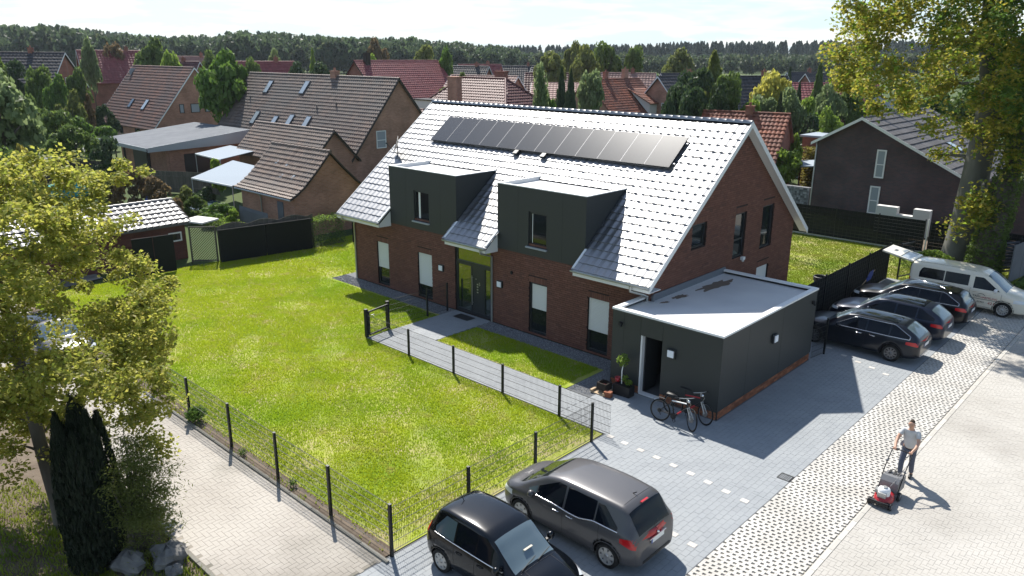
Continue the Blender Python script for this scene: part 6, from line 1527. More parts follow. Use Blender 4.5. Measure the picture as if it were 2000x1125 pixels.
for k in range(9): b = MB(); b.box(-56.5+k*.72,5.6,2.45,-56.4+k*.72,10.2,2.58); b.build('slat', M['wood_grey'], pg)
for y in (6.0,9.6):
    b = MB(); b.box(-56.8,y,2.3,-50,y+.12,2.449); b.build('beam', M['wood_grey'], pg)
    for x in (-56.5,-50.3): b = MB(); b.box(x,y,-.05,x+.12,y+.12,2.299); b.build('post', M['wood_grey'], pg)
def awning(label, P, th=.05):
    t = thing('awning', label, 'awning', P[0][:2]+(0,)); b = MB(); b.prism(P, (0,0,th)); b.build('canopy', M['awning'], t)
    b = MB(); b.bar(P[0], P[1], .10); b.build('front_bar', M['white_trim'], t); b = MB(); 
    for p in (P[0], P[1]): b.tube([(p[0],p[1],-.05), (p[0],p[1],p[2])], .035, 6)
    b.build('pole', M['metal_pale'], t)
awning('pale awning over the terrace below the grey lean-to', [(-33.3,7.7,2.55),(-28.2,7.3,2.55),(-30.8,11.9,2.65),(-36.0,12.2,2.65)])
awning('pale blue awning stretched beside the small brick outhouse', [(-23.2,2.6,2.15),(-17.9,2.9,2.15),(-16.6,6.6,2.65),(-26.3,7.4,2.65)])
# outhouse with swept roof
C_ = thing('brick_outhouse', 'small brick outhouse with a swept brown tiled roof', 'outhouse', (-13,5.25,-.08))
prof = [(2.25,2.38),(2.75,2.62),(3.35,3.05),(4.3,3.95),(5.25,4.95)]
b = MB(); x0, x1 = -16.2, -9.85
pl_ = [(y, z-.10) for y, z in prof if y > 2.6]; mir = [(10.5-y, z) for y, z in pl_[::-1][1:]]
for x, s in ((x0,-1),(x1,1)):
    p = [(x,2.65,-.08)]+[(x,2.65,2.45)]+[(x,y,z) for y, z in pl_]+[(x,y,z) for y, z in mir]+[(x,7.85,2.45),(x,7.85,-.08)]; b.quad(*(p if s < 0 else p[::-1]))
b.quad((x0,2.65,-.08),(x1,2.65,-.08),(x1,2.65,2.45),(x0,2.65,2.45)); b.build('wall', M['wall_brown'], C_)
b = MB()
for (ya, za), (yb, zb_) in zip(prof, prof[1:]):
    b.prism([(x0-.2,ya,za),(x1+.25,ya,za),(x1+.25,yb,zb_),(x0-.2,yb,zb_)], (0,0,-.10)); b.prism([(x0-.2,10.5-yb,zb_),(x1+.25,10.5-yb,zb_),(x1+.25,10.5-ya,za),(x0-.2,10.5-ya,za)], (0,0,-.10))
b.build('roof', M['wood_dark'], C_)
acc = 0
rows = []
for (ya, za), (yb, zb_) in zip(prof, prof[1:]):
    ln = math.hypot(yb-ya, zb_-za); nr = max(1, int(round(ln/.33))); v = Vector((0,(yb-ya)/ln,(zb_-za)/ln)); n = Vector((1,0,0)).cross(v)
    rows.append((Vector((x0-.2,ya,za)), v, n, ln, ln/nr))
for o_, v, n, ln, tl in rows: tile_roof('roof_tile', far_tile(.27, tl, M['tile_brown_worn']), C_, o_, (1,0,0), v, n, x1-x0+.45, ln+.01, .27, tl, M['tile_brown_worn'], limit=75, jit=.006)
b = MB()
for k in range(17): b.tube([(x0-.2+k*.4,5.25,4.96),(x0+.2+k*.4,5.25,4.99)], .11, 8, random.random())
b.build('ridge', M['tile_brown_worn'], C_)
b = MB()
for x, y in ((-14.3,4.3),(-13.0,4.25),(-12.7,3.6),(-11.4,3.65)): z = 2.0+np.interp(y, [a for a, _ in prof], [c for _, c in prof])-1.94; b.obox((x,y,z), (.10,0,0), (0,.11,.10), (0,-.02,.02))
b.build('roof_vent', M['metal_pale'], C_)
b = MB(); b.box(-11.75,2.6,-.05,-11.1,2.66,2.0); b.build('door', M['felt_grey'], C_); b = MB(); b.tube([(-16.3,2.25,2.33),(-9.6,2.25,2.33)], .06, 8); b.tube([(-13.6,2.3,2.3),(-13.6,2.55,2.1),(-13.6,2.58,0)], .04, 8); b.build('gutter', M['gutter'], C_)
# tiled shed behind the maple
S_, spt, sk, ch, wi = gable_house('garden_shed', 'dark red shed with glossy grey tiles half hidden by the maple', -11.8, -9.5, 11.0, 3.6, 2.07, 2.9, R(91), 'wall_shed', 'tile_shed', oh=.3, tw=.33, tl=.38, limit=300, board='wood_dark', cat='shed', tiles=True)
wi('front', 4.9, .7, .95, .5, 'white_trim')
# cold frame, trellis, paling fence, hedge, planks
cf = thing('cold_frame', 'glazed garden cold frame between the tiled shed and the flower beds', 'cold frame', (-20.5,1.4,0))
b = MB(); b.prism([(-22.2,.7,.0),(-19.0,.7,.0),(-19.0,.7,.55),(-22.2,.7,.55)], (0,.06,0)); b.prism([(-22.2,2.5,0),(-19.0,2.5,0),(-19.0,2.5,.85),(-22.2,2.5,.85)], (0,.06,0)); b.build('frame_board', M['wood_grey'], cf)
for k in range(2): b = MB(); b.prism([(-22.2+k*1.62,.65,.58),(-20.64+k*1.62,.65,.58),(-20.64+k*1.62,2.6,.90),(-22.2+k*1.62,2.6,.90)], (0,0,.04)); b.build('glass_lid', M['glass_sky' if k == 0 else 'car_glass_pale'], cf)
b = MB(); b.obox((-9.9,-3.2,1.95), (.75,.25,0), (-.25,.6,0), (0,0,.04)); lr = b.build('canopy_board', M['white_wall']); tag(lr, 'small pale flat roof board on top of the lattice screen', 'roof board')
tl_ = thing('lattice_screen', 'diagonal wooden lattice screen between the shed and dark panel fence', 'screen', (-8.5,-3.8,0))
a, e = Vector((-8.75,-4.35,0)), Vector((-7.9,-3.35,0)); d = (e-a); L = d.length; d.normalize(); n = Vector((-d.y,d.x,0))
for k in range(-14, 10):
    s0, s1 = max(0, k*.13), min(L, k*.13+1.75); 
    if s1 <= s0+.05: continue
    za, zb_ = .1+(s0-k*.13), .1+(s1-k*.13)
    b = MB(); b.obox(a+d*(s0+s1)/2+Vector((0,0,(za+zb_)/2)), (d*(s1-s0)+Vector((0,0,zb_-za)))/2, n*.008, (Vector((0,0,1))-d).normalized()*.02); b.build('lath', M['wood_grey'], tl_)
b = MB(); b.bar(a+Vector((0,0,-.05)), a+Vector((0,0,1.95)), .07); b.bar(e+Vector((0,0,-.05)), e+Vector((0,0,1.95)), .07); b.bar(a+Vector((0,0,1.9)), e+Vector((0,0,1.9)), .06); b.bar(a+Vector((0,0,.08)), e+Vector((0,0,.08)), .06); b.build('frame', M['wood_grey'], tl_)
def paling(label, a, e, h, step, arch=0.0, mt='wood_grey'):
    t = thing('paling_fence', label, 'fence', tuple(a)); a, e = Vector(a), Vector(e); d = e-a; L = d.length; d.normalize(); n = Vector((-d.y,d.x,0)); k = int(L/step)
    for i in range(k):
        c = a+d*(i+.5)*step; hh = h+arch*math.sin(math.pi*((i % 14)/13)); b = MB(); b.obox((c.x,c.y,hh/2), d*(step*.46), n*.012, (0,0,hh/2)); b.build('paling', M[mt], t)
    b = MB(); b.bar(a+Vector((0,0,.4))-n*.03, e+Vector((0,0,.4))-n*.03, .07); b.bar(a+Vector((0,0,1.3))-n*.03, e+Vector((0,0,1.3))-n*.03, .07); b.build('rail', M[mt], t)
paling('grey weathered paling fence with wavy top behind the plain dark panels', (-8.0,-3.2,0), (-7.1,2.2,0), 1.85, .12, .16)
paling('old upright plank fence left of the pale awning', (-33.0,3.0,0), (-27.0,6.5,0), 1.7, .20)
paling('dark board fence far behind the yellow green maple', (-46,-4,0), (-37,3,0), 2.0, .25, 0, 'wood_dark')
hd_ = thing('clipped_hedge', 'clipped green hedge between dark fence panels at the far house corner', 'hedge', (-7.2,3.0,0))
P = np.random.rand(5200,3)*[1.0,2.15,1.6]+[-7.75,1.95,.02]; edge = np.abs(P-[-7.25,3.02,.8])/[.5,1.07,.8]; P = P[edge.max(1) > .78]
P[:,2] += .06*np.sin(P[:,1]*7)*(P[:,2] > 1.2)
me = leaf_quads(P, None, .085, 'leaf_mid', folded=True); me.transform(wm(hd_).inverted()); link('foliage', me, hd_)
P2 = P[P[:,2] > 1.42]; me = leaf_quads(P2+[0,0,.05], None, .085, 'leaf_bright', folded=True); me.transform(wm(hd_).inverted()); link('top_leaves', me, hd_)  # second, brighter leaf layer along the hedge top
bw = MB(); bw.box(-7.6,1.98,-.05,-6.85,4.05,.02); bw.build('hedge_bed', M['soil'], hd_)
hb = thing('clipped_hedge', 'low clipped bright hedge along the bed below the brick outhouse', 'hedge', (-14,1.0,0))
P = np.random.rand(2600,3)*[5.5,.9,.75]+[-18.2,.2,.02]; me = leaf_quads(P, None, .10, 'leaf_bright', folded=True); me.transform(wm(hb).inverted()); link('foliage', me, hb)
b = MB(); b.obox((-11.6,.9,1.25), (1.2,.25,-.12), (0,.02,.1), (0,.0,.38)); o = b.build('grey_board', M['felt_grey']); tag(o, 'grey slanted board leaning behind the paling fence', 'board')
b = MB(); b.lathe([(1.5,0),(1.5,.75),(1.4,.75),(1.4,.1)], 24, c=(-35.5,-1.6,0)); o = b.build('garden_pool', M['turquoise']); tag(o, 'turquoise round garden pool glimpsed above the maple crown', 'pool')
o = MB(); o.obox((-26.5,1.0,.35), (.35,.2,0), (-.2,.3,0), (0,0,.3)); o.obox((-26.5,1.0,.68), (.38,.22,0), (-.22,.33,0), (0,0,.03)); o = o.build('water_butt', M['blue']); tag(o, 'blue tub with lid beside the old plank fence', 'tub')
# red roofed house
D_, spd, sk, ch, wi = gable_house('brick_house', 'brick house with large bright red tiled roof behind the long brown one', -69, 58.3, 16.4, 13.0, 3.4, 9.7, R(90), 'wall_red', 'tile_red', tw=.40, tl=.45, board='wood_dark')
ch(-6.3,-.4,9.0,10.9,.9,.7,'wood_dark'); wi('left', 0, 1.2, 5.2, 1.2)
# hipped wine red roof
E_ = thing('brick_house', 'house with hipped wine red roof and a big brick chimney behind the white ridge', 'house', (-31,40,-.08))
x0,x1,y0,y1 = -40.5,-21.8,33.6,46.4; zr_,ze_ = 8.2,2.9; r0,r1 = (-34.6,40,zr_),(-28.0,40,zr_)
b = MB(); b.box(x0+.5,y0+.5,-.05,x1-.5,y1-.5,ze_+.1); b.build('wall', M['wall_red'], E_)
b = MB(); e0,e1,e2,e3 = (x0,y0,ze_),(x1,y0,ze_),(x1,y1,ze_),(x0,y1,ze_); b.quad(e0,e1,r1,r0); b.quad(e1,e2,r1); b.quad(e2,e3,r0,r1); b.quad(e3,e0,r0); b.quad(e0,e3,e2,e1); b.build('roof', M['tile_wine'], E_)
def tri_skip(poly):
    def f(p):
        x, y = p.x, p.y; ins = False; j = len(poly)-1
        for i in range(len(poly)):
            if (poly[i][1] > y) != (poly[j][1] > y) and x < (poly[j][0]-poly[i][0])*(y-poly[i][1])/(poly[j][1]-poly[i][1])+poly[i][0]: ins = not ins
            j = i
        return not ins
    return f
for base, u, pl3 in ((e0,(1,0,0),(e0,e1,r1,r0)),(e1,(0,1,0),(e1,e2,r1))):
    u = Vector(u); up3 = Vector(r1)-Vector(e1); up3 = up3-u*up3.dot(u); ln = up3.length; v = up3.normalized(); n = u.cross(v); nr = int(round(ln/.42))
    tile_roof('roof_tile', far_tile(.36, ln/nr, M['tile_wine']), E_, base, u, v, n, (x1-x0) if u.x else (y1-y0), ln+.01, .36, ln/nr, M['tile_wine'], tri_skip([q[:2] for q in pl3]), limit=0, jit=.006)
b = MB()
for p, q in ((e0,r0),(e1,r1),(e2,r1)): b.tube([Vector(p)+Vector((0,0,.05)), Vector(q)+Vector((0,0,.05))], .13, 6)
b.tube([Vector(r0)+Vector((0,0,.05)), Vector(r1)+Vector((0,0,.05))], .13, 6); b.build('ridge', M['tile_wine'], E_)
b = MB(); b.box(-32.4,35.6,4.5,-31.0,36.4,8.35); b.box(-32.5,35.5,8.351,-30.9,36.5,8.45); b.build('chimney', M['wall_brown'], E_)
b = MB(); b.box(-30.0,40.4,7.6,-28.6,41,8.9); b.box(-30.1,40.3,8.901,-28.5,41.1,9.0); b.tube([(-29.3,40.7,9.0),(-29.3,40.7,9.4)], .1, 6); b.build('chimney', M['wall_red'], E_)
b = MB(); b.box(-36.8,34.6,5.0,-33.2,36.2,5.9); b.build('dormer', M['white_wall'], E_); b = MB(); b.box(-36.95,34.45,5.901,-33.05,36.3,6.0); b.build('dormer_roof', M['roof_deck'], E_)
# orange tiled house
F_, spf, sk, ch, wi = gable_house('brick_house', 'brick house with weathered orange tiles, shed dormer and two chimneys', -33.2, 66.8, 11.9, 11.0, 2.3, 7.6, R(90), 'wall_brown', 'tile_orange', tw=.34, tl=.42, og=.15, board='tile_orange')
ch(-1.6,.2,7.0,8.6,.6,.5,'wall_red'); ch(3.0,.3,6.9,8.9,.8,.6,'wall_brown'); wi('left', .1, .7, 4.6, 1.2)
b = MB(); xA, xB = 1.5, 5.2
for x in (xA, xB): b.add([(x,-5.0,3.2),(x,-5.0,4.6),(x,-1.8,6.15),(x,-1.85,6.1)], [(0,1,2,3)])
b.quad((xA,-5.0,3.2),(xB,-5.0,3.2),(xB,-5.0,4.6),(xA,-5.0,4.6)); b.build('dormer', M['white_wall'], F_, local=True)
b = MB(); b.prism([(xA-.2,-5.3,4.5),(xB+.2,-5.3,4.5),(xB+.2,-1.4,6.4),(xA-.2,-1.4,6.4)], (0,0,.08)); b.build('dormer_roof', M['tile_orange'], F_, local=True)
m = wm(F_); q3 = m.to_3x3(); v = Vector((0,3.9,1.9)).normalized(); n = Vector((1,0,0)).cross(v); tile_roof('roof_tile', far_tile(.34,.42,M['tile_orange']), F_, m @ Vector((xA-.2,-5.3,4.58)), q3 @ Vector((1,0,0)), q3 @ v, q3 @ n, 4.1, 4.34, .34, .42, M['tile_orange'], limit=0)
# small orange roof end behind the right part of our ridge
H_, *hx_ = gable_house('brick_house', 'small weathered orange roof peeping over the right end of the white ridge', 1.2, 37.5, 6.5, 6.4, 3.2, 6.35, R(12), 'wall_red', 'tile_orange', tw=.34, tl=.42, board=None)
hx_[2](.3,0,5.9,6.9,.6,.5,'wall_red')
# dark brick house on the right
G_, spg, sk, ch, wi = gable_house('brick_house', 'modern dark brick house with white verges and two tall windows', 13.9, 40.5, 14.0, 10.1, 3.2, 6.75, R(90), 'wall_dark', 'tile_grey', oh=.35, og=.28, tw=.30, tl=.60, ridge_y=2.1, ze2=5.05)
# local frame: -y is world +x, gable at local -x faces the camera; a runs towards world -x
fcG = lface(G_, (-7.0,0,0), (0,-1,0), (-1,0,0))
for a_, zb_, h_, w_ in ((-.6,2.82,1.9,.62),(-.70,.35,1.9,.66)): window(fcG, a_-w_/2, a_+w_/2, zb_+.08, zb_+.08+h_, G_, dep=-.02, fw=.09, frame='white_trim', glass='glass_sky', bars=(zb_+h_*.52,))
sk(-1.0, .42, .9, 1.2)
b = MB(); b.tube([(-6.95,5.15,5.0),(-7.05,5.05,4.7),(-7.05,5.05,.1)], .05, 8); b.build('downpipe', M['gutter'], G_, local=True)
for k, x in enumerate((12.0, 12.1)):
    y = 36.2+k*3.6; dsh = thing('satellite_dish', ['white satellite dish on the dark house ridge, nearer the gable', 'white satellite dish on the dark house ridge, farther from the gable'][k], 'dish', (11.8,y,6.75))
    b = MB(); b.lathe([(0,-.10),(.35,-.04),(.58,.08)], 18, c=(0,0,0), axis='x'); me = b.mesh('reflector', M['metal_pale']); me.transform(Matrix.Translation((0,0,.75)) @ Matrix.Rotation(R(-68),4,'Z') @ Matrix.Rotation(R(-25),4,'Y')); link('reflector', me, dsh)
    b = MB(); b.tube([(0,0,-.05),(0,0,.7)], .03); b.tube([(0,0,.45),(-.35,-.55,.35)], .018); b.obox((-.36,-.58,.38), (.07,0,0), (0,.07,0), (0,0,.07)); me = b.mesh('mast', M['metal_pale']); link('mast', me, dsh)
ww = thing('garden_wall', 'white garden wall with two taller end blocks before the dark brick house', 'wall', (15.7,30,0))
for a_, e, z in ((14.6,15.85,1.62),(15.852,16.8,1.18),(16.802,17.75,1.66)): b = MB(); b.box(a_,29.8,-.05,e,30.3,z); b.build('wall_block', M['white_wall'], ww)
cpy = thing('garden_canopy', 'pale flat canopy on posts left of the dark brick house', 'canopy', (6,38,0))
b = MB(); b.prism([(3.9,36.5,2.35),(8.6,36.0,2.85),(8.6,40.5,2.95),(4.6,41,2.45)], (0,0,.08)); b.build('canopy_roof', M['awning'], cpy); b = MB(); b.tube([(4.1,36.7,0),(4.1,36.7,2.36)], .05); b.tube([(4.8,40.8,0),(4.8,40.8,2.4)], .05); b.build('support_post', M['anthracite'], cpy)
gbn = thing('gabion_wall', 'grey stone filled gabion wall beside the dark brick house', 'wall', (6.3,33.5,0))
b = MB(); b.box(4.4,34.0,-.05,8.5,34.4,1.5); b.build('stone_fill', M['stone_mesh'], gbn)
C = []; 
for i in range(27):
    for j in range(10): C.append((4.5+i*.15+random.uniform(-.02,.02), 34.0, .08+j*.145+random.uniform(-.02,.02)))
slm = slab_boxes('stone', C, (.064,0,0), (0,0,.062), (0,-.05,0), M['stone_mesh']); slm.transform(wm(gbn).inverted()); o = link('stone', slm, gbn); o['kind'] = 'stuff'
b = MB()
for x in (4.4,5.8,7.2,8.5): b.tube([(x,33.93,0),(x,33.93,1.55)], .02, 5)
b.build('wire_frame', M['metal_pale'], gbn)
shw = thing('garden_shed', 'white flat roofed shed behind the golden hedge', 'shed', (6,44,0))
b = MB(); b.box(4.0,42.5,-.05,8.4,46.5,4.3); b.build('wall', M['wall_red'], shw); b = MB(); b.box(3.8,42.3,4.301,8.6,46.7,4.45); b.build('roof', M['awning'], shw)
hg_ = thing('clipped_hedge', 'golden hedge between the white shed and the pale canopy', 'hedge', (6.3,41,0))
P = np.random.rand(5000,3)*[4.2,1.0,3.6]+[4.6,41.2,.0]; me = leaf_quads(P, None, .22, 'leaf_gold', folded=True); me.transform(wm(hg_).inverted()); link('foliage', me, hg_)
# house part and slatted screens at the right edge
K_, *_k = gable_house('brick_house', 'dark house wing mostly hidden behind the ivy trunk at the right edge', 24.5, 38, 9, 7.5, 3.0, 5.6, R(90), 'wall_dark', 'tile_grey', tw=.30, tl=.60)
_k[3]('left', 1.2, .9, .6, 1.6)
sl_ = thing('slatted_screen', 'dark horizontal slat screen between the ivy trunk and grey panels', 'fence', (23.0,22.6,0))
for k in range(10): b = MB(); b.obox((23.15,23.0,.25+k*.165), (.50,.85,0), (-.010,.006,0), (0,0,.05)); b.build('slat', M['felt_grey'], sl_)
b = MB(); b.box(22.60,22.1,-.05,22.68,22.18,1.95); b.box(23.62,23.8,-.05,23.70,23.88,1.95); b.build('post', M['anthracite_post'], sl_)
gp = thing('panel_fence', 'plain grey panel fence beside the road at the right edge', 'fence', (23.9,23,0))
for k in range(3): b = MB(); c = Vector((23.75,21.9,0))+Vector((.17,1.42,0))*(k+.5); b.obox((c.x,c.y,.95), Vector((.17,1.42,0))*.485, (.03,-.004,0), (0,0,.95)); b.build('panel', M['felt_grey'], gp)
gv = sheet('front_yard', rect(17,26.2,25.8,33), -.03, M['soil'])
# far roofs in the middle distance: (x, y, length, width, eave, ridge, rot, wall, roof, label)
FAR = [(-119,34,11,9,6.0,11.0,78,'wall_red','tile_red','red roofed house with two white gable windows behind the russet one'),
 (-97,12,15,9,6.2,10.6,43,'wall_red','tile_slate','long dark slate roofed house at the far left'),
 (-111,41,12,8,3.5,9.2,20,'wall_red','tile_wine','dark red roof left of the big fresh green tree'),
 (-126,52,7,6,3.5,10.0,60,'wall_red','tile_pink','tiny red gable between the dark round tree and fresh green one'),
 (-88,46,9,8,3.5,9.4,75,'wall_red','tile_red','red roof end just above the left ridge of the big brown roof'),
 (-106,60.5,6,6,3.5,8.6,20,'white_wall','tile_slate','small white gable above the big brown roof'),
 (-88,92,9,8,3.6,8.4,15,'wall_red','tile_slate','dark roof with brick gable, left of the pink roof'),
 (-96,103,10,8,3.6,8.6,70,'white_wall','tile_red','white gabled house with a strip of red roof in the distance'),
 (-56,64.5,12,9,3.6,7.6,10,'wall_brown','tile_pink','broad pink roof with white edged gable behind the hipped roof'),
 (-99,117,18,9,3.6,8.2,40,'wall_red','tile_slate','slate roof beyond the pink roof'),
 (-78,108,12,8,3.4,8.0,10,'wall_brown','tile_slate','blue grey gable roof right of the far slate roof'),
 (-60,89,14,9,3.4,7.6,40,'wall_brown','tile_wine','maroon roof behind the pair of dark spruces'),
 (-46,73,11,8,4.4,6.6,38,'pale_pink_wall','tile_pink','pale pink walled building behind the pair of dark spruces'),
 (-47,87,12,9,3.4,7.9,30,'wall_red','tile_pink','red brown roof with two white gable edges behind the orange house'),
 (-42,98,8,7,3.4,7.8,75,'white_wall','tile_slate','white and slate house right of the orange house chimney'),
 (-27.3,74.5,9,9,3.6,8.0,80,'wall_brown','tile_slate','grey hipped roof half hidden by the cypress group'),
 (-17.5,75,11,9,3.4,8.2,60,'wall_brown','tile_slate','dark slate house with white round windows right of the cypresses'),
 (-33,128,8,8,3.4,7.8,70,'white_wall','tile_slate','white gabled house beside the tall slim spruce'),
 (-25,122,12,9,3.4,7.8,65,'wall_red','tile_slate','dark roof with brick gable at the right in the distance'),
 (-16.6,101,13,9,3.0,6.8,40,'wall_red','tile_red','red roof below the dark one right of the slim spruce'),
 (-149,64,9,8,3.6,8.8,30,'wall_red','tile_red','tiny red roof on the skyline left of the fresh green tree'),
 (-101,137,12,9,3.6,8.2,35,'wall_red','tile_slate','low slate roof behind the birch')]
for i, (x, y, L, Wd, ze, zr, rt_, wl_, rf_, lab) in enumerate(FAR):
    t_, sp_, sk, ch, wi = gable_house('brick_house', lab, x, y, L, Wd, ze, zr, R(rt_), wl_, rf_, oh=.4, og=.3, tw=.5, tl=.55, limit=0, board='white_trim', tiles=True)
    wi('left', -1.2, .9, ze-.2, 1.2); wi('left', 1.2, .9, ze-.2, 1.2); wi('right', 0, 1.0, ze-.1, 1.2); wi('front', -L*.25, 1.1, .9, 1.2); wi('front', L*.25, 1.1, .9, 1.2)
    ch(L*.2, .1, zr-.6, zr+.7, .6, .5, 'wall_red')
lane = sheet('lane', [(-62,3),(-58,1),(-74,22),(-80,24)], -.05, M['asphalt_far'])
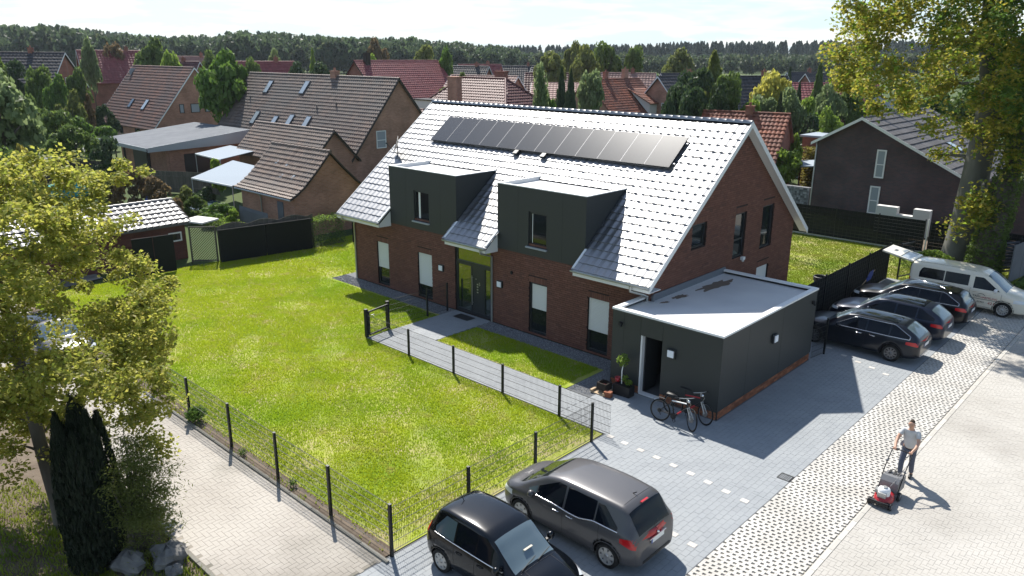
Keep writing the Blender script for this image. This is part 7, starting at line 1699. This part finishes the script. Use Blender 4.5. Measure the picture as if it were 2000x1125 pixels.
TREES = [
(-32.3, -6.3, 9.6, 2.94, 'round', 'leaf_silver', 'tall silvery green tree at the left picture edge beyond the maple'),
(-62.9, 0.8, 12.7, 2.4, 'round', 'leaf_mid', 'dark tree rising at the far left edge against the forest'),
(-23.0, -9.1, 6.1, 1.88, 'bush', 'leaf_mid', 'mid green bush low at the left edge behind the maple crown'),
(-25.4, -7.0, 5.9, 1.0, 'bush', 'leaf_gold', 'golden yellow bush behind the maple at the left'),
(-52.4, 3.5, 6.1, 2.0, 'bush', 'leaf_mid', 'broad dark green shrub left of the russet roofed house'),
(-53.7, 6.5, 5.4, 2.19, 'bush', 'leaf_green', 'rounded green shrub beside the wall of the russet roofed house'),
(-41.5, 0.8, 5.3, 1.98, 'bush', 'leaf_mid', 'low spreading shrub in front of the russet house garden'),
(-35.0, 1.1, 4.9, 1.32, 'bush', 'leaf_dark', 'dark shrub under the wooden pergola slats'),
(-73.1, 8.4, 9.2, 1.84, 'round', 'leaf_mid', 'small tree in front of the long slate roof, left of two'),
(-67.3, 8.2, 8.7, 1.53, 'round', 'leaf_green', 'small bright tree before the long slate roof'),
(-61.8, 7.5, 8.0, 1.46, 'bush', 'leaf_olive', 'olive bush beside the grey lane at the left'),
(-62.9, 9.5, 7.4, 0.8, 'bush', 'leaf_bronze', 'bronze bush beside the red gabled house at the left'),
(-105.6, 25.3, 13.4, 1.67, 'round', 'leaf_silver', 'pale flowering tree behind the red house at the left'),
(-119.1, 34.1, 12.4, 2.43, 'round', 'leaf_bronze', 'brownish tree behind the red roofed house ridge'),
(-98.3, 32.1, 13.5, 2.84, 'round', 'leaf_mid', 'large dark round tree right of the red house'),
(-88.9, 30.9, 11.0, 1.89, 'round', 'leaf_bright', 'light green tree just right of the dark round one'),
(-47.6, 18.0, 11.4, 3.17, 'round', 'leaf_green', 'big fresh green tree between two brown roofed houses'),
(-93.6, 50.8, 11.4, 1.53, 'round', 'leaf_silver', 'small silvery round tree above the big brown roof'),
(-102.2, 64.2, 11.5, 1.3, 'cone', 'leaf_bright', 'small bright cone shaped tree above the big brown roof'),
(-73.8, 47.8, 9.8, 3.2, 'round', 'leaf_dark', 'dark tree behind the chimney of the big brown roof'),
(-78.9, 46.0, 9.4, 2.12, 'round', 'leaf_dark', 'dark tree left of centre behind the big brown roof'),
(-114.2, 88.8, 14.7, 2.8, 'round', 'leaf_bronze', 'tall bronze tree standing above the wood edge'),
(-93.8, 72.1, 11.5, 1.4, 'round', 'leaf_bright', 'bright green small tree under the bronze one'),
(-86.4, 79.0, 12.5, 2.6, 'round', 'leaf_olive', 'olive tree behind the right end of the bright red roof'),
(-68.0, 67.6, 11.9, 1.39, 'round', 'leaf_green', 'slim green tree right of the bright red roof'),
(-58.8, 83.4, 12.1, 3.24, 'round', 'leaf_olive', 'leftmost oak of the clump on the skyline'),
(-65.8, 98.3, 13.7, 2.6, 'round', 'leaf_olive', 'tall thin topped oak in the skyline clump'),
(-47.8, 79.3, 12.2, 2.67, 'round', 'leaf_olive', 'pale rounded oak at the front of the skyline clump'),
(-53.5, 92.6, 13.9, 3.32, 'round', 'leaf_mid', 'highest oak of the skyline clump'),
(-48.5, 93.0, 13.2, 2.34, 'round', 'leaf_mid', 'right hand oak of the skyline clump'),
(-50.7, 112.4, 12.6, 3.8, 'round', 'leaf_olive', 'single broad olive green tree right of the skyline clump'),
(-19.4, 35.8, 10.1, 0.96, 'weep', 'leaf_silver', 'silvery birch behind the white roof ridge'),
(-20.3, 37.8, 8.1, 1.15, 'round', 'leaf_green', 'round green bush at the foot of the birch'),
(-23.2, 43.6, 9.4, 1.12, 'cone', 'leaf_dark', 'dark spruce left of a pair beside the orange roofed house'),
(-21.2, 42.7, 9.2, 1.09, 'cone', 'leaf_dark', 'dark spruce right of a pair beside the orange roofed house'),
(-26.0, 52.5, 9.1, 1.84, 'round', 'leaf_silver', 'white flowering chestnut behind the orange roof'),
(-8.4, 49.0, 11.0, 2.6, 'cone', 'leaf_olive', 'tall feathery cypress, highest of the dark group right of the orange roof'),
(-7.4, 44.1, 9.7, 2.17, 'round', 'leaf_dark', 'broad dark evergreen left of the tallest cypress'),
(-6.5, 47.8, 9.9, 1.83, 'round', 'leaf_mid', 'broad evergreen right of the tallest cypress'),
(-6.4, 39.4, 9.0, 1.59, 'round', 'leaf_dark', 'dark conifer touching the end of the orange roof'),
(-3.2, 36.6, 8.3, 1.5, 'round', 'leaf_dark', 'dark bushy conifer in front of the cypress group'),
(-1.7, 38.0, 8.5, 1.32, 'round', 'leaf_dark', 'dark evergreen mass under the tallest cypress'),
(-5.0, 55.0, 9.4, 2.35, 'round', 'leaf_yellow', 'bright yellow tree in the right middle distance'),
(-3.7, 47.6, 7.3, 1.88, 'bush', 'leaf_bright', 'light green bush left of the yellow tree'),
(-3.5, 50.7, 7.6, 1.83, 'round', 'leaf_silver', 'pale green tree in front of the yellow one'),
(-0.7, 50.4, 7.9, 1.68, 'round', 'leaf_silver', 'pale green tree right of the yellow one'),
(0.7, 51.7, 7.9, 1.38, 'bush', 'leaf_bright', 'rounded light bush left of the dark brick house'),
(0.3, 45.6, 7.6, 0.84, 'cone', 'leaf_dark', 'dark upright yew before the pale green trees'),
(-2.4, 43.1, 6.6, 1.12, 'bush', 'leaf_green', 'green bush beside the small orange roof end'),
(0.3, 57.1, 8.1, 1.67, 'round', 'leaf_silver', 'grey green tree above the dark brick house eave'),
(1.0, 60.6, 8.4, 1.6, 'round', 'leaf_mid', 'mid green tree behind the dark brick house ridge'),
(2.6, 47.8, 6.8, 1.78, 'bush', 'leaf_dark', 'dark bush behind the golden hedge'),
(4.5, 46.6, 6.8, 1.45, 'round', 'leaf_bright', 'small bright domed tree left of the dark brick gable'),
(4.8, 49.8, 6.2, 1.03, 'bush', 'leaf_purple', 'purple leaved bush behind the dark brick house eave'),
(-9.5, 72.2, 7.7, 0.89, 'cone', 'leaf_dark', 'dark small spruce left of the tall slim one'),
(-9.1, 76.8, 10.1, 1.24, 'cone', 'leaf_mid', 'tall slim spruce in the right middle distance'),
(-15.0, 81.4, 9.2, 0.98, 'cone', 'leaf_dark', 'dark spruce behind the yellow tree'),
(-4.6, 76.8, 9.2, 1.52, 'round', 'leaf_mid', 'round tree behind the dishes of the dark brick house'),
(2.0, 64.4, 7.7, 1.64, 'round', 'leaf_dark', 'dark tree directly behind the two roof dishes'),
(4.1, 40.6, 5.1, 0.73, 'bush', 'leaf_bright', 'little light green tree beside the white shed roof'),
(5.5, 36.2, 4.0, 1.36, 'round', 'leaf_bright', 'bright green tree above the pale garden canopy'),
(2.2, 38.8, 6.2, 1.28, 'bush', 'leaf_dark', 'dark shrub behind the right end of the house ridge'),
(-20.5, -2.5, 3.9, 1.2, 'bush', 'leaf_bronze', 'bronze leafed shrub behind the tiled shed, left of two'),
(-18.3, -1.8, 3.6, 1.18, 'bush', 'leaf_bronze', 'bronze leafed shrub behind the tiled shed, nearer the fence'),
(-21.9, -3.7, 3.6, 1.13, 'bush', 'leaf_olive', 'olive shrub between the maple and the dark fence'),
(-20.3, 0.6, 2.6, 0.83, 'bush', 'leaf_olive', 'olive shrub before the old wooden fence'),
(-21.4, 2.5, 2.2, 0.94, 'bush', 'leaf_dark', 'dark round shrub under the pale awning'),
(-18.7, 0.6, 1.9, 0.75, 'bush', 'leaf_mid', 'mid green shrub beside the glass cold frame'),
(-16.7, 1.1, 1.7, 1.0, 'bush', 'leaf_green', 'green planting bed behind the paling fence'),
(-13.1, 0.2, 1.9, 0.56, 'bush', 'leaf_bright', 'low bright clump at the foot of the small brick outhouse'),
(-26.6, 6.2, 3.3, 0.56, 'bush', 'leaf_bright', 'small bright plant on the terrace between the awnings'),
(7.5, 55.2, 7.7, 1.92, 'round', 'leaf_mid', 'large green tree behind the dark brick house roof'),
(7.0, 66.2, 7.9, 2.67, 'round', 'leaf_green', 'broad tree seen through the gaps of the big beech'),
(8.7, 74.9, 8.2, 3.12, 'round', 'leaf_mid', 'wide crowned tree behind the big beech trunk'),
(12.0, 78.0, 8.8, 3.12, 'round', 'leaf_green', 'tree at the right edge far behind the ivy trunk'),
(-106.7, 45.8, 11.1, 2.06, 'round', 'leaf_mid', 'mid green tree behind the big fresh green one'),
(-82.0, 40.2, 10.2, 1.6, 'round', 'leaf_mid', 'dark tree above the left ridge of the big brown roof'),
(-79.1, 7.1, 9.8, 2.16, 'round', 'leaf_dark', 'dark tree before the left end of the long slate roof'),
(-76.9, 13.5, 9.2, 1.7, 'round', 'leaf_mid', 'tree in front of the right end of the long slate roof'),
(-60.3, 3.3, 7.6, 1.6, 'bush', 'leaf_mid', 'green bush on the far side of the left hand garden'),
(-63.6, 11.7, 5.9, 1.17, 'bush', 'leaf_dark', 'dark bush at the wall of the red house behind the russet one')]
# ---------------------------------------------------------------- planting
for x, y, h, r, shape, lf, lab in TREES: tree(x, y, h, r, shape, lf, lab)
# big maple at the left
base = (12.2,-17.35,-.03)
tk = [((12.25,-17.35,-.05),.20),((12.15,-17.36,.6),.165),((11.95,-17.42,1.8),.15),((11.8,-17.45,3.0),.135),((11.7,-17.5,4.4),.11),((11.6,-17.55,5.8),.08),((11.5,-17.5,7.2),.045)]
cp_ = crown_points(620, (11.75,-17.1,5.25), 3.5, 3.5, 3.65, 5, .5, .22, 1.75)
_side = (cp_[:,0]-11.75)*math.cos(YAW)+(cp_[:,1]+17.1)*math.sin(YAW)
cp_ = cp_[~((_side > 1.7) & (cp_[:,2] > 5.3)) & ~((_side > 2.9) & (cp_[:,2] > 4.4))]
hero_tree('maple_tree', 'large yellow green maple in the left foreground with gaps between its leaves', base, tk, cp_, 'leaf_maple', .105, 128, .38, 'bark', limb=.045)
# beech over the right edge, and its ivy clad neighbour
tk = [((20.95,23.6,-.08),.98),((20.95,23.6,.5),.80),((21.05,23.6,2.2),.70),((21.15,23.6,4.5),.66),((21.2,23.65,7.0),.60),((21.1,23.7,9.0),.46),((20.6,23.5,11.5),.32),((20.3,23.4,14),.22),((20.2,23.3,17),.12)]
c1 = crown_points(470, (20.9,22.4,13.2), 8.7, 7.8, 8.5, 11, .5, .25, 5.6)
lowc = crown_points(8, (21.9,21.5,3.3), .9, .8, 1.0, 13, .4, .3, 1.2)
_k = []
for q in c1:
    v = Vector(q)-CAM; a_ = v.dot(_r)/v.dot(_f)*FPX
    _k.append(not (a_ < 800 and q[2] < 7.6+(800-a_)*.006))
c1 = c1[np.array(_k)]
hero_tree('beech_tree', 'huge beech with bronze green spring leaves and smooth thick trunk at the right', (20.95,23.6,-.08), tk, np.r_[c1, lowc], 'leaf_beech', .205, 150, .85, 'bark_beech', limb=.16, lseed=8)
tk = [((22.4,22.55,-.08),.62),((22.45,22.55,1.5),.52),((22.7,22.6,4),.46),((23.1,22.8,7),.38),((23.4,23,10),.30),((23.6,23.1,14),.2),((23.7,23.1,17),.1)]
c2 = crown_points(240, (24.2,23.2,13), 5.5, 5.5, 7.5, 17, .5, .25, 5.5)
iv = hero_tree('ivy_tree', 'tree with ivy clad trunk beside the huge beech at the right edge', (22.4,22.55,-.08), tk, c2, 'leaf_green', .20, 120, .75, 'bark', limb=.12, lseed=9)
P = []
for (p, r), (q, s) in zip(tk[:5], tk[1:6]):
    k = 1500; f = np.random.rand(k,1); a = np.random.rand(k)*6.28; c = np.array(p)*(1-f)+np.array(q)*f; w = (r+(s-r)*f[:,0])+.10+.22*np.random.rand(k); P.append(c+np.c_[np.cos(a)*w, np.sin(a)*w, np.zeros(k)])
me = leaf_quads(np.concatenate(P), None, .17, 'leaf_mid', folded=True); me.transform(wm(iv).inverted()); link('ivy', me, iv)
tree(20.3,22.2,1.3,.8,'bush','leaf_bright','bright bush at the foot of the huge beech'); tree(25.0,20.6,.9,.9,'bush','leaf_green','low green bush beside the road before the grey panel fence')
# dark columnar conifer and its lighter neighbour bottom left
cy = thing('columnar_conifer', 'dark columnar conifer with several tips in the left foreground', 'conifer', (14.35,-17.3,-.03))
rs = np.random.RandomState(4); P = []; tips = [(0,0,3.85),(.32,.12,3.62),(-.28,.18,3.70),(.10,-.34,3.5),(-.34,-.22,3.45),(.42,-.2,3.2),(.05,.38,3.4),(-.5,.0,3.1)]
V = []; 
for tx, ty, h in tips:
    k = 3600; z = h*rs.rand(k)**.85; a = rs.rand(k)*6.28; f = z/h; w = .36*(1-f**3.2)*(.75+.3*rs.rand(k))+.015
    c = np.c_[14.35+tx*(.55+.55*f)+np.cos(a)*w, -17.3+ty*(.55+.55*f)+np.sin(a)*w, z]; P.append(c)
P = np.concatenate(P); n = len(P); a = rs.rand(n)*6.28; ln = .10+.10*rs.rand(n); u = np.c_[np.cos(a)*.02, np.sin(a)*.02, np.zeros(n)]; v = np.c_[rs.randn(n)*.02, rs.randn(n)*.02, ln]
V = np.stack([P-u, P+u, P+v], 1).reshape(-1,3)
me = np_mesh('foliage', V, np.arange(3*n).reshape(-1,3), M['leaf_cypress'], rs.rand(n)); me.transform(wm(cy).inverted()); link('foliage', me, cy)
b = MB(); 
for tx, ty, h in tips: b.tube([(14.35+tx*.3,-17.3+ty*.3,-.05),(14.35+tx*.9,-17.3+ty*.9,h*.6),(14.35+tx*1.05,-17.3+ty*1.05,h*.93)], [.07,.05,.015], 6)
b.build('trunk', M['bark'], cy)
bs = thing('loose_shrub', 'loose olive green shrub leaning from the dark columnar conifer towards the driveway', 'shrub', (14.9,-16.55,-.03))
cl = crown_points(120, (14.92,-16.45,1.6), .62, .66, 1.55, 23, .3, .3, .15); P = np.concatenate([c+rs.randn(120,3)*[.17,.17,.07] for c in cl])
me = leaf_quads(P, None, .075, 'leaf_olive', aspect=.35, folded=True); me.transform(wm(bs).inverted()); link('foliage', me, bs)
b = MB(); 
for c in cl[::2]: b.tube([(14.85,-16.6,-.05), tuple((np.array((14.85,-16.6,0))+c)/2+[0,0,.2]), tuple(c)], [.03,.018,.006], 5)
b.build('stem', M['bark'], bs)
def rock(c, r, label, sd):
    rs = np.random.RandomState(sd); b = MB(); n, m = 12, 7; V = []
    for j in range(m+1):
        th = math.pi*j/m
        for i in range(n):
            ph = 2*math.pi*i/n; k = 1+.22*math.sin(3*ph+th*2+sd)+rs.uniform(-.10,.10); V.append((c[0]+r*k*math.sin(th)*math.cos(ph)*1.15, c[1]+r*k*math.sin(th)*math.sin(ph), c[2]+r*.72*k*math.cos(th)))
    b.add(V, [(j*n+i, (j+1)*n+i, (j+1)*n+(i+1)%n, j*n+(i+1)%n) for j in range(m) for i in range(n)]); o = b.build('rock', M['rock']); return tag(o, label, 'rock')
rock((15.45,-16.25,.16), .36, 'large grey rock under the loose shrub at the driveway edge', 1); rock((15.05,-16.9,.14), .33, 'pale rounded rock between the conifer and the larger rock', 4); rock((15.95,-16.35,.06), .18, 'small dark rock right of the larger rock at the bottom edge', 7)
# weeds by the driveway fence
for k, (x, y) in enumerate(((9.4,-12.75),(14.7,-12.7),(12.3,-12.8))):
    w = thing('weed_plant', ['leafy weed at the foot of the driveway fence post under the maple', 'small weed clump by the driveway fence post nearest the conifer', 'small weed clump midway along the driveway fence'][k], 'weed', (x, y, 0)); rr = (.32,.14,.14)[k]
    me = leaf_quads(ball((0,0,rr*.8), rr, (420,90,90)[k], .7), None, .10 if k == 0 else .06, 'leaf_green', folded=True); link('foliage', me, w)
# far woodland: crowns joined into one mass per belt
def wood(name, arcs, leaf, n, seed, hmin, shape='round', label=None):
    rs = np.random.RandomState(seed); tem = [lobes_crown(40+k, shape, 440 if shape == 'round' else 200, .13 if shape == 'round' else .14) for k in range(4)]
    Vs = []; Fs = []; Ts = []; off = 0
    for i in range(n):
        px = rs.uniform(arcs[0], arcs[1]); dep = rs.uniform(arcs[2], arcs[3]); lat = (px-1000)/FPX*dep
        fx, fy = -math.sin(YAW), math.cos(YAW); x = CAM.x+fx*dep+math.cos(YAW)*lat; y = CAM.y+fy*dep+math.sin(YAW)*lat
        h = hmin(px, dep)*(rs.uniform(.80,1.06) if shape == 'round' else rs.uniform(.86,1.02)); r = (rs.uniform(.26,.40) if shape == 'round' else rs.uniform(.20,.30))*h
        V, F, t = tem[rs.randint(4)]; a = rs.rand()*6.28; c, s = math.cos(a), math.sin(a)
        Q = np.c_[(V[:,0]*c-V[:,1]*s)*r+x, (V[:,0]*s+V[:,1]*c)*r+y, V[:,2]*h-.1]; Vs.append(Q); Fs.append(F+off); Ts.append((t*.35+rs.rand()*.65)); off += len(Q)
    o = link(name, np_mesh(name, np.concatenate(Vs), np.concatenate(Fs), M[leaf], np.concatenate(Ts))); o['kind'] = 'stuff'; return o
def ridge_h(tab, zc=10.7):
    xs = [a for a, _ in tab]; ys = [b for _, b in tab]
    return lambda px, dep: max(6, zc+(108-6*(1000-px)/1000*0-np.interp(px, xs, ys)-.006*(1000-px))*dep/FPX)
hl = ridge_h([(-200,52),(0,56),(150,60),(260,72),(330,78),(420,76),(520,68),(640,76),(800,80),(900,88),(1000,96),(1300,97),(1700,95),(2200,92)])
wood('woodland', (-150,1010,300,430), 'leaf_forest', 900, 1, hl)
wood('woodland', (980,2150,330,480), 'leaf_forest', 620, 2, ridge_h([(900,98),(1300,108),(2200,104)]))
hp = ridge_h([(-200,56),(200,62),(300,74),(900,92),(1000,92),(1250,90),(1300,86),(1700,83),(2200,82)])
wood('pine_woodland', (-150,2150,520,680), 'leaf_pine_far', 1500, 3, hp, 'cone')
wood('pine_woodland', (-150,1000,430,500), 'leaf_pine_far', 420, 4, hl, 'cone')
# gardens and streets between the far houses: trees one can count
rs = random.Random(11); cnt = 0
spots = []
for i in range(400):
    px = rs.uniform(-60, 2060); dep = rs.uniform(95, 290); lat = (px-1000)/FPX*dep
    x = CAM.x-math.sin(YAW)*dep+math.cos(YAW)*lat; y = CAM.y+math.cos(YAW)*dep+math.sin(YAW)*lat
    if any(math.hypot(x-q[0], y-q[1]) < 10 for q in FAR) or any(math.hypot(x-q[0], y-q[1]) < 6 for q in spots): continue
    if any(math.hypot(x-q[0], y-q[1]) < 13 for q in ((-70,21),(-69,58),(-33,67),(-31,40))): continue
    spots.append((x, y))
    if len(spots) >= 110: break
SHORT = [(q[0], q[1], q[9]) for q in FAR]+[(-70,21,'the russet roofed house'),(-34,20,'the long brown roof'),(-69,58,'the bright red roof'),(-33,67,'the orange tiled house'),(-31,40,'the hipped wine red roof'),(14,40,'the dark brick house')]
SH2 = ['the red house with white gable windows','the long slate roof at far left','the dark red roof left of the fresh green tree','the tiny red gable','the red roof end above the brown ridge','the small white gable','the dark roof left of the pink roof','the white gable with red roof strip','the broad pink roof','the slate roof beyond the pink one','the blue grey gable roof','the maroon roof','the pale pink building','the red brown roof with white gable edges','the white and slate house','the grey hipped roof','the slate house with white windows','the white gable by the slim spruce','the dark roof far right','the red roof far right','the tiny red skyline roof','the low slate roof behind the birch']
SHORT = [(q[0], q[1], n_) for q, n_ in zip(FAR, SH2)]+SHORT[len(FAR):]
CN = {'leaf_mid':'mid green','leaf_green':'fresh green','leaf_olive':'olive','leaf_dark':'dark green','leaf_forest':'dull green'}
used = {}; plan = []
def scr(x, y):
    v = Vector((x, y, 0))-CAM; return v.dot(_r)/v.dot(_f), v.dot(_f)
for x, y in spots:
    d = math.hypot(x-CAM.x, y-CAM.y); hm = max(3.5, min(10, 10.7-d*.020)); h = hm*rs.uniform(.6,1.0)
    shape = rs.choice(('round','round','bush','round','bush','cone')); h *= .6 if shape == 'bush' else 1
    lf = rs.choice(('leaf_mid','leaf_green','leaf_olive','leaf_dark','leaf_mid','leaf_forest'))
    hx, hy, nm = min(SHORT, key=lambda q: math.hypot(q[0]-x, q[1]-y)); a1, d1 = scr(x, y); a2, d2 = scr(hx, hy)
    side = ('left of' if a1 < a2 else 'right of') if abs(a1-a2) > .02 else ('behind' if d1 > d2 else 'in front of')
    lab = f"{CN[lf]} {dict(round='tree', bush='bush', cone='conifer')[shape]} {side} {nm}"
    plan.append([x, y, h, h*(.30 if shape == 'cone' else .45)*rs.uniform(.8,1.3), shape, lf, lab, a1])
plan.sort(key=lambda q: q[7])
tot = {}
for q in plan: tot[q[6]] = tot.get(q[6], 0)+1
for q in plan:
    k = used.get(q[6], 0); used[q[6]] = k+1
    lab = q[6] if tot[q[6]] == 1 else q[6]+[', leftmost one',', second from left',', third from left',', fourth from left',', fifth from left',', sixth from left',', seventh from left',', eighth from left',', ninth from left'][min(k,8)]
    tree(*q[:6], lab, 'garden trees among the far houses', var=rs.randrange(4))
# ---------------------------------------------------------------- person pushing the mower
def skin_mesh(name, verts, edges, radii, material, sub=2, root=0):
    me = bpy.data.meshes.new(name); me.from_pydata(verts, edges, []); o = bpy.data.objects.new(name+'_tmp', me); COL.objects.link(o)
    o.modifiers.new('s', 'SKIN'); sv = me.skin_vertices[0].data
    for i, r in enumerate(radii): sv[i].radius = (r, r) if not isinstance(r, tuple) else r; sv[i].use_root = (i == root)
    m = o.modifiers.new('u', 'SUBSURF'); m.levels = sub; m.render_levels = sub
    dg = bpy.context.evaluated_depsgraph_get(); out = bpy.data.meshes.new_from_object(o.evaluated_get(dg)); bpy.data.objects.remove(o)
    out.materials.clear(); out.materials.append(material); out.polygons.foreach_set('use_smooth', [True]*len(out.polygons)); out.update(); out.name = name; return out
pr = thing('person', 'person in grey shirt and dark trousers pushing the red lawn mower', 'person', (26.05,-1.22,.006), R(-90))
J = {'pel':(0,0,.95),'wst':(.03,0,1.08),'che':(.10,0,1.28),'nk0':(.15,0,1.44),'nk':(.175,0,1.50),'hd':(.20,0,1.60),'top':(.195,0,1.70)}
vs = [J[k] for k in ('pel','wst','che','nk0','nk','hd','top')]; rd_ = [(.13,.15),(.12,.145),(.125,.16),(.09,.10),.052,(.092,.078),(.06,.055)]; ed = [(i,i+1) for i in range(6)]
def limb_(start, pts, rad):
    p = start
    for q, r in zip(pts, rad): vs.append(q); rd_.append(r); ed.append((p, len(vs)-1)); p = len(vs)-1
    return p
hands = []
for s in (-1,1):
    h = limb_(2, [(.13,s*.17,1.39),(.28,s*.25,1.19),(.44,s*.24,1.10),(.59,s*.20,1.035),(.63,s*.195,1.025)], [.062,.047,.040,.030,.034]); hands.append(h)
    f = (.10,-.06)[s > 0]
    limb_(0, [(.0,s*.095,.86),(.08+f,s*.105,.50),(.0+f*1.6,s*.105,.12),(-.02+f*1.7,s*.105,.055),(.16+f*1.7,s*.12,.035)], [.085,.060,.042,.045,.036])
me = skin_mesh('body', vs, ed, rd_, M['skin'])
link('body', me, pr)
# five fingers closed round the bar, thumb below
for s in (-1,1):
    b = MB(); c = Vector((.65,s*.195,1.025))
    for k in range(4):
        y = c.y+(-.033+.022*k); b.tube([(.62,y,1.04),(.665,y,1.05),(.69,y,1.025),(.675,y,.998)], [.010,.0098,.009,.008], 6)
    b.tube([(.61,c.y-s*.03,1.015),(.645,c.y-s*.045,.998),(.675,c.y-s*.02,1.0)], [.011,.010,.009], 6); m_ = b.mesh('fingers', M['skin']); link('fingers', m_, pr)
tv = [(.0,0,.86),(.03,0,1.06),(.10,0,1.28),(.15,0,1.43)]; te = [(0,1),(1,2),(2,3)]; trd = [(.165,.188),(.15,.175),(.14,.178),(.085,.10)]
for s in (-1,1): tv += [(.13,s*.175,1.39),(.24,s*.23,1.245)]; n = len(tv); te += [(2,n-2),(n-2,n-1)]; trd += [.074,.064]
link('shirt', skin_mesh('shirt', tv, te, trd, M['shirt']), pr)
tv = [(0,0,.97)]; te = []; trd = [(.14,.163)]
for s in (-1,1):
    f = (.10,-.06)[s > 0]; tv += [(.0,s*.095,.86),(.08+f,s*.105,.50),(.0+f*1.6,s*.105,.11)]; n = len(tv); te += [(0,n-3),(n-3,n-2),(n-2,n-1)]; trd += [.098,.074,.062]
link('trousers', skin_mesh('trousers', tv, te, trd, M['trousers']), pr)
for s in (-1,1):
    f = (.10,-.06)[s > 0]; link('shoe', skin_mesh('shoe', [(-.06+f*1.7,s*.105,.05),(.05+f*1.7,s*.11,.05),(.19+f*1.7,s*.12,.04)], [(0,1),(1,2)], [.046,.05,.038], M['black_plastic']), pr)
link('hair', skin_mesh('hair', [(.15,0,1.60),(.17,0,1.68),(.225,0,1.705)], [(0,1),(1,2)], [(.062,.075),(.075,.078),(.05,.06)], M['hair']), pr)
b = MB(); b.add([(.285,0,1.615),(.318,0,1.575),(.29,-.016,1.568),(.29,.016,1.568)], [(0,2,1),(0,1,3),(1,2,3)], smooth=True)
for s in (-1,1): b.lathe([(0,-.012),(.022,-.004),(.018,.008),(0,.012)], 8, c=(.195,s*.083,1.595), axis='y')
link('face_features', b.mesh('face_features', M['skin']), pr)
b = MB()
for s in (-1,1): b.lathe([(0,-.006),(.010,0),(0,.006)], 8, c=(.284,s*.032,1.612), axis='x')
b.bar((.285,-.022,1.548), (.285,.022,1.548), .006); link('eyes_and_mouth', b.mesh('eyes_and_mouth', M['hair']), pr)
# ---------------------------------------------------------------- thin summer haze
hm = bpy.data.materials.new('haze_air'); hm.use_nodes = True; hn = hm.node_tree.nodes; hn.clear()
ho = hn.new('ShaderNodeOutputMaterial'); pv = hn.new('ShaderNodeVolumePrincipled'); pv.inputs['Density'].default_value = HAZE
pv.inputs['Color'].default_value = (.80,.90,1.0,1); pv.inputs['Anisotropy'].default_value = .25; hm.node_tree.links.new(pv.outputs[0], ho.inputs['Volume'])
b = MB(); b.box(-1520,-1520,-1.08,1520,1520,34); o = b.build('haze', hm, kind='stuff')
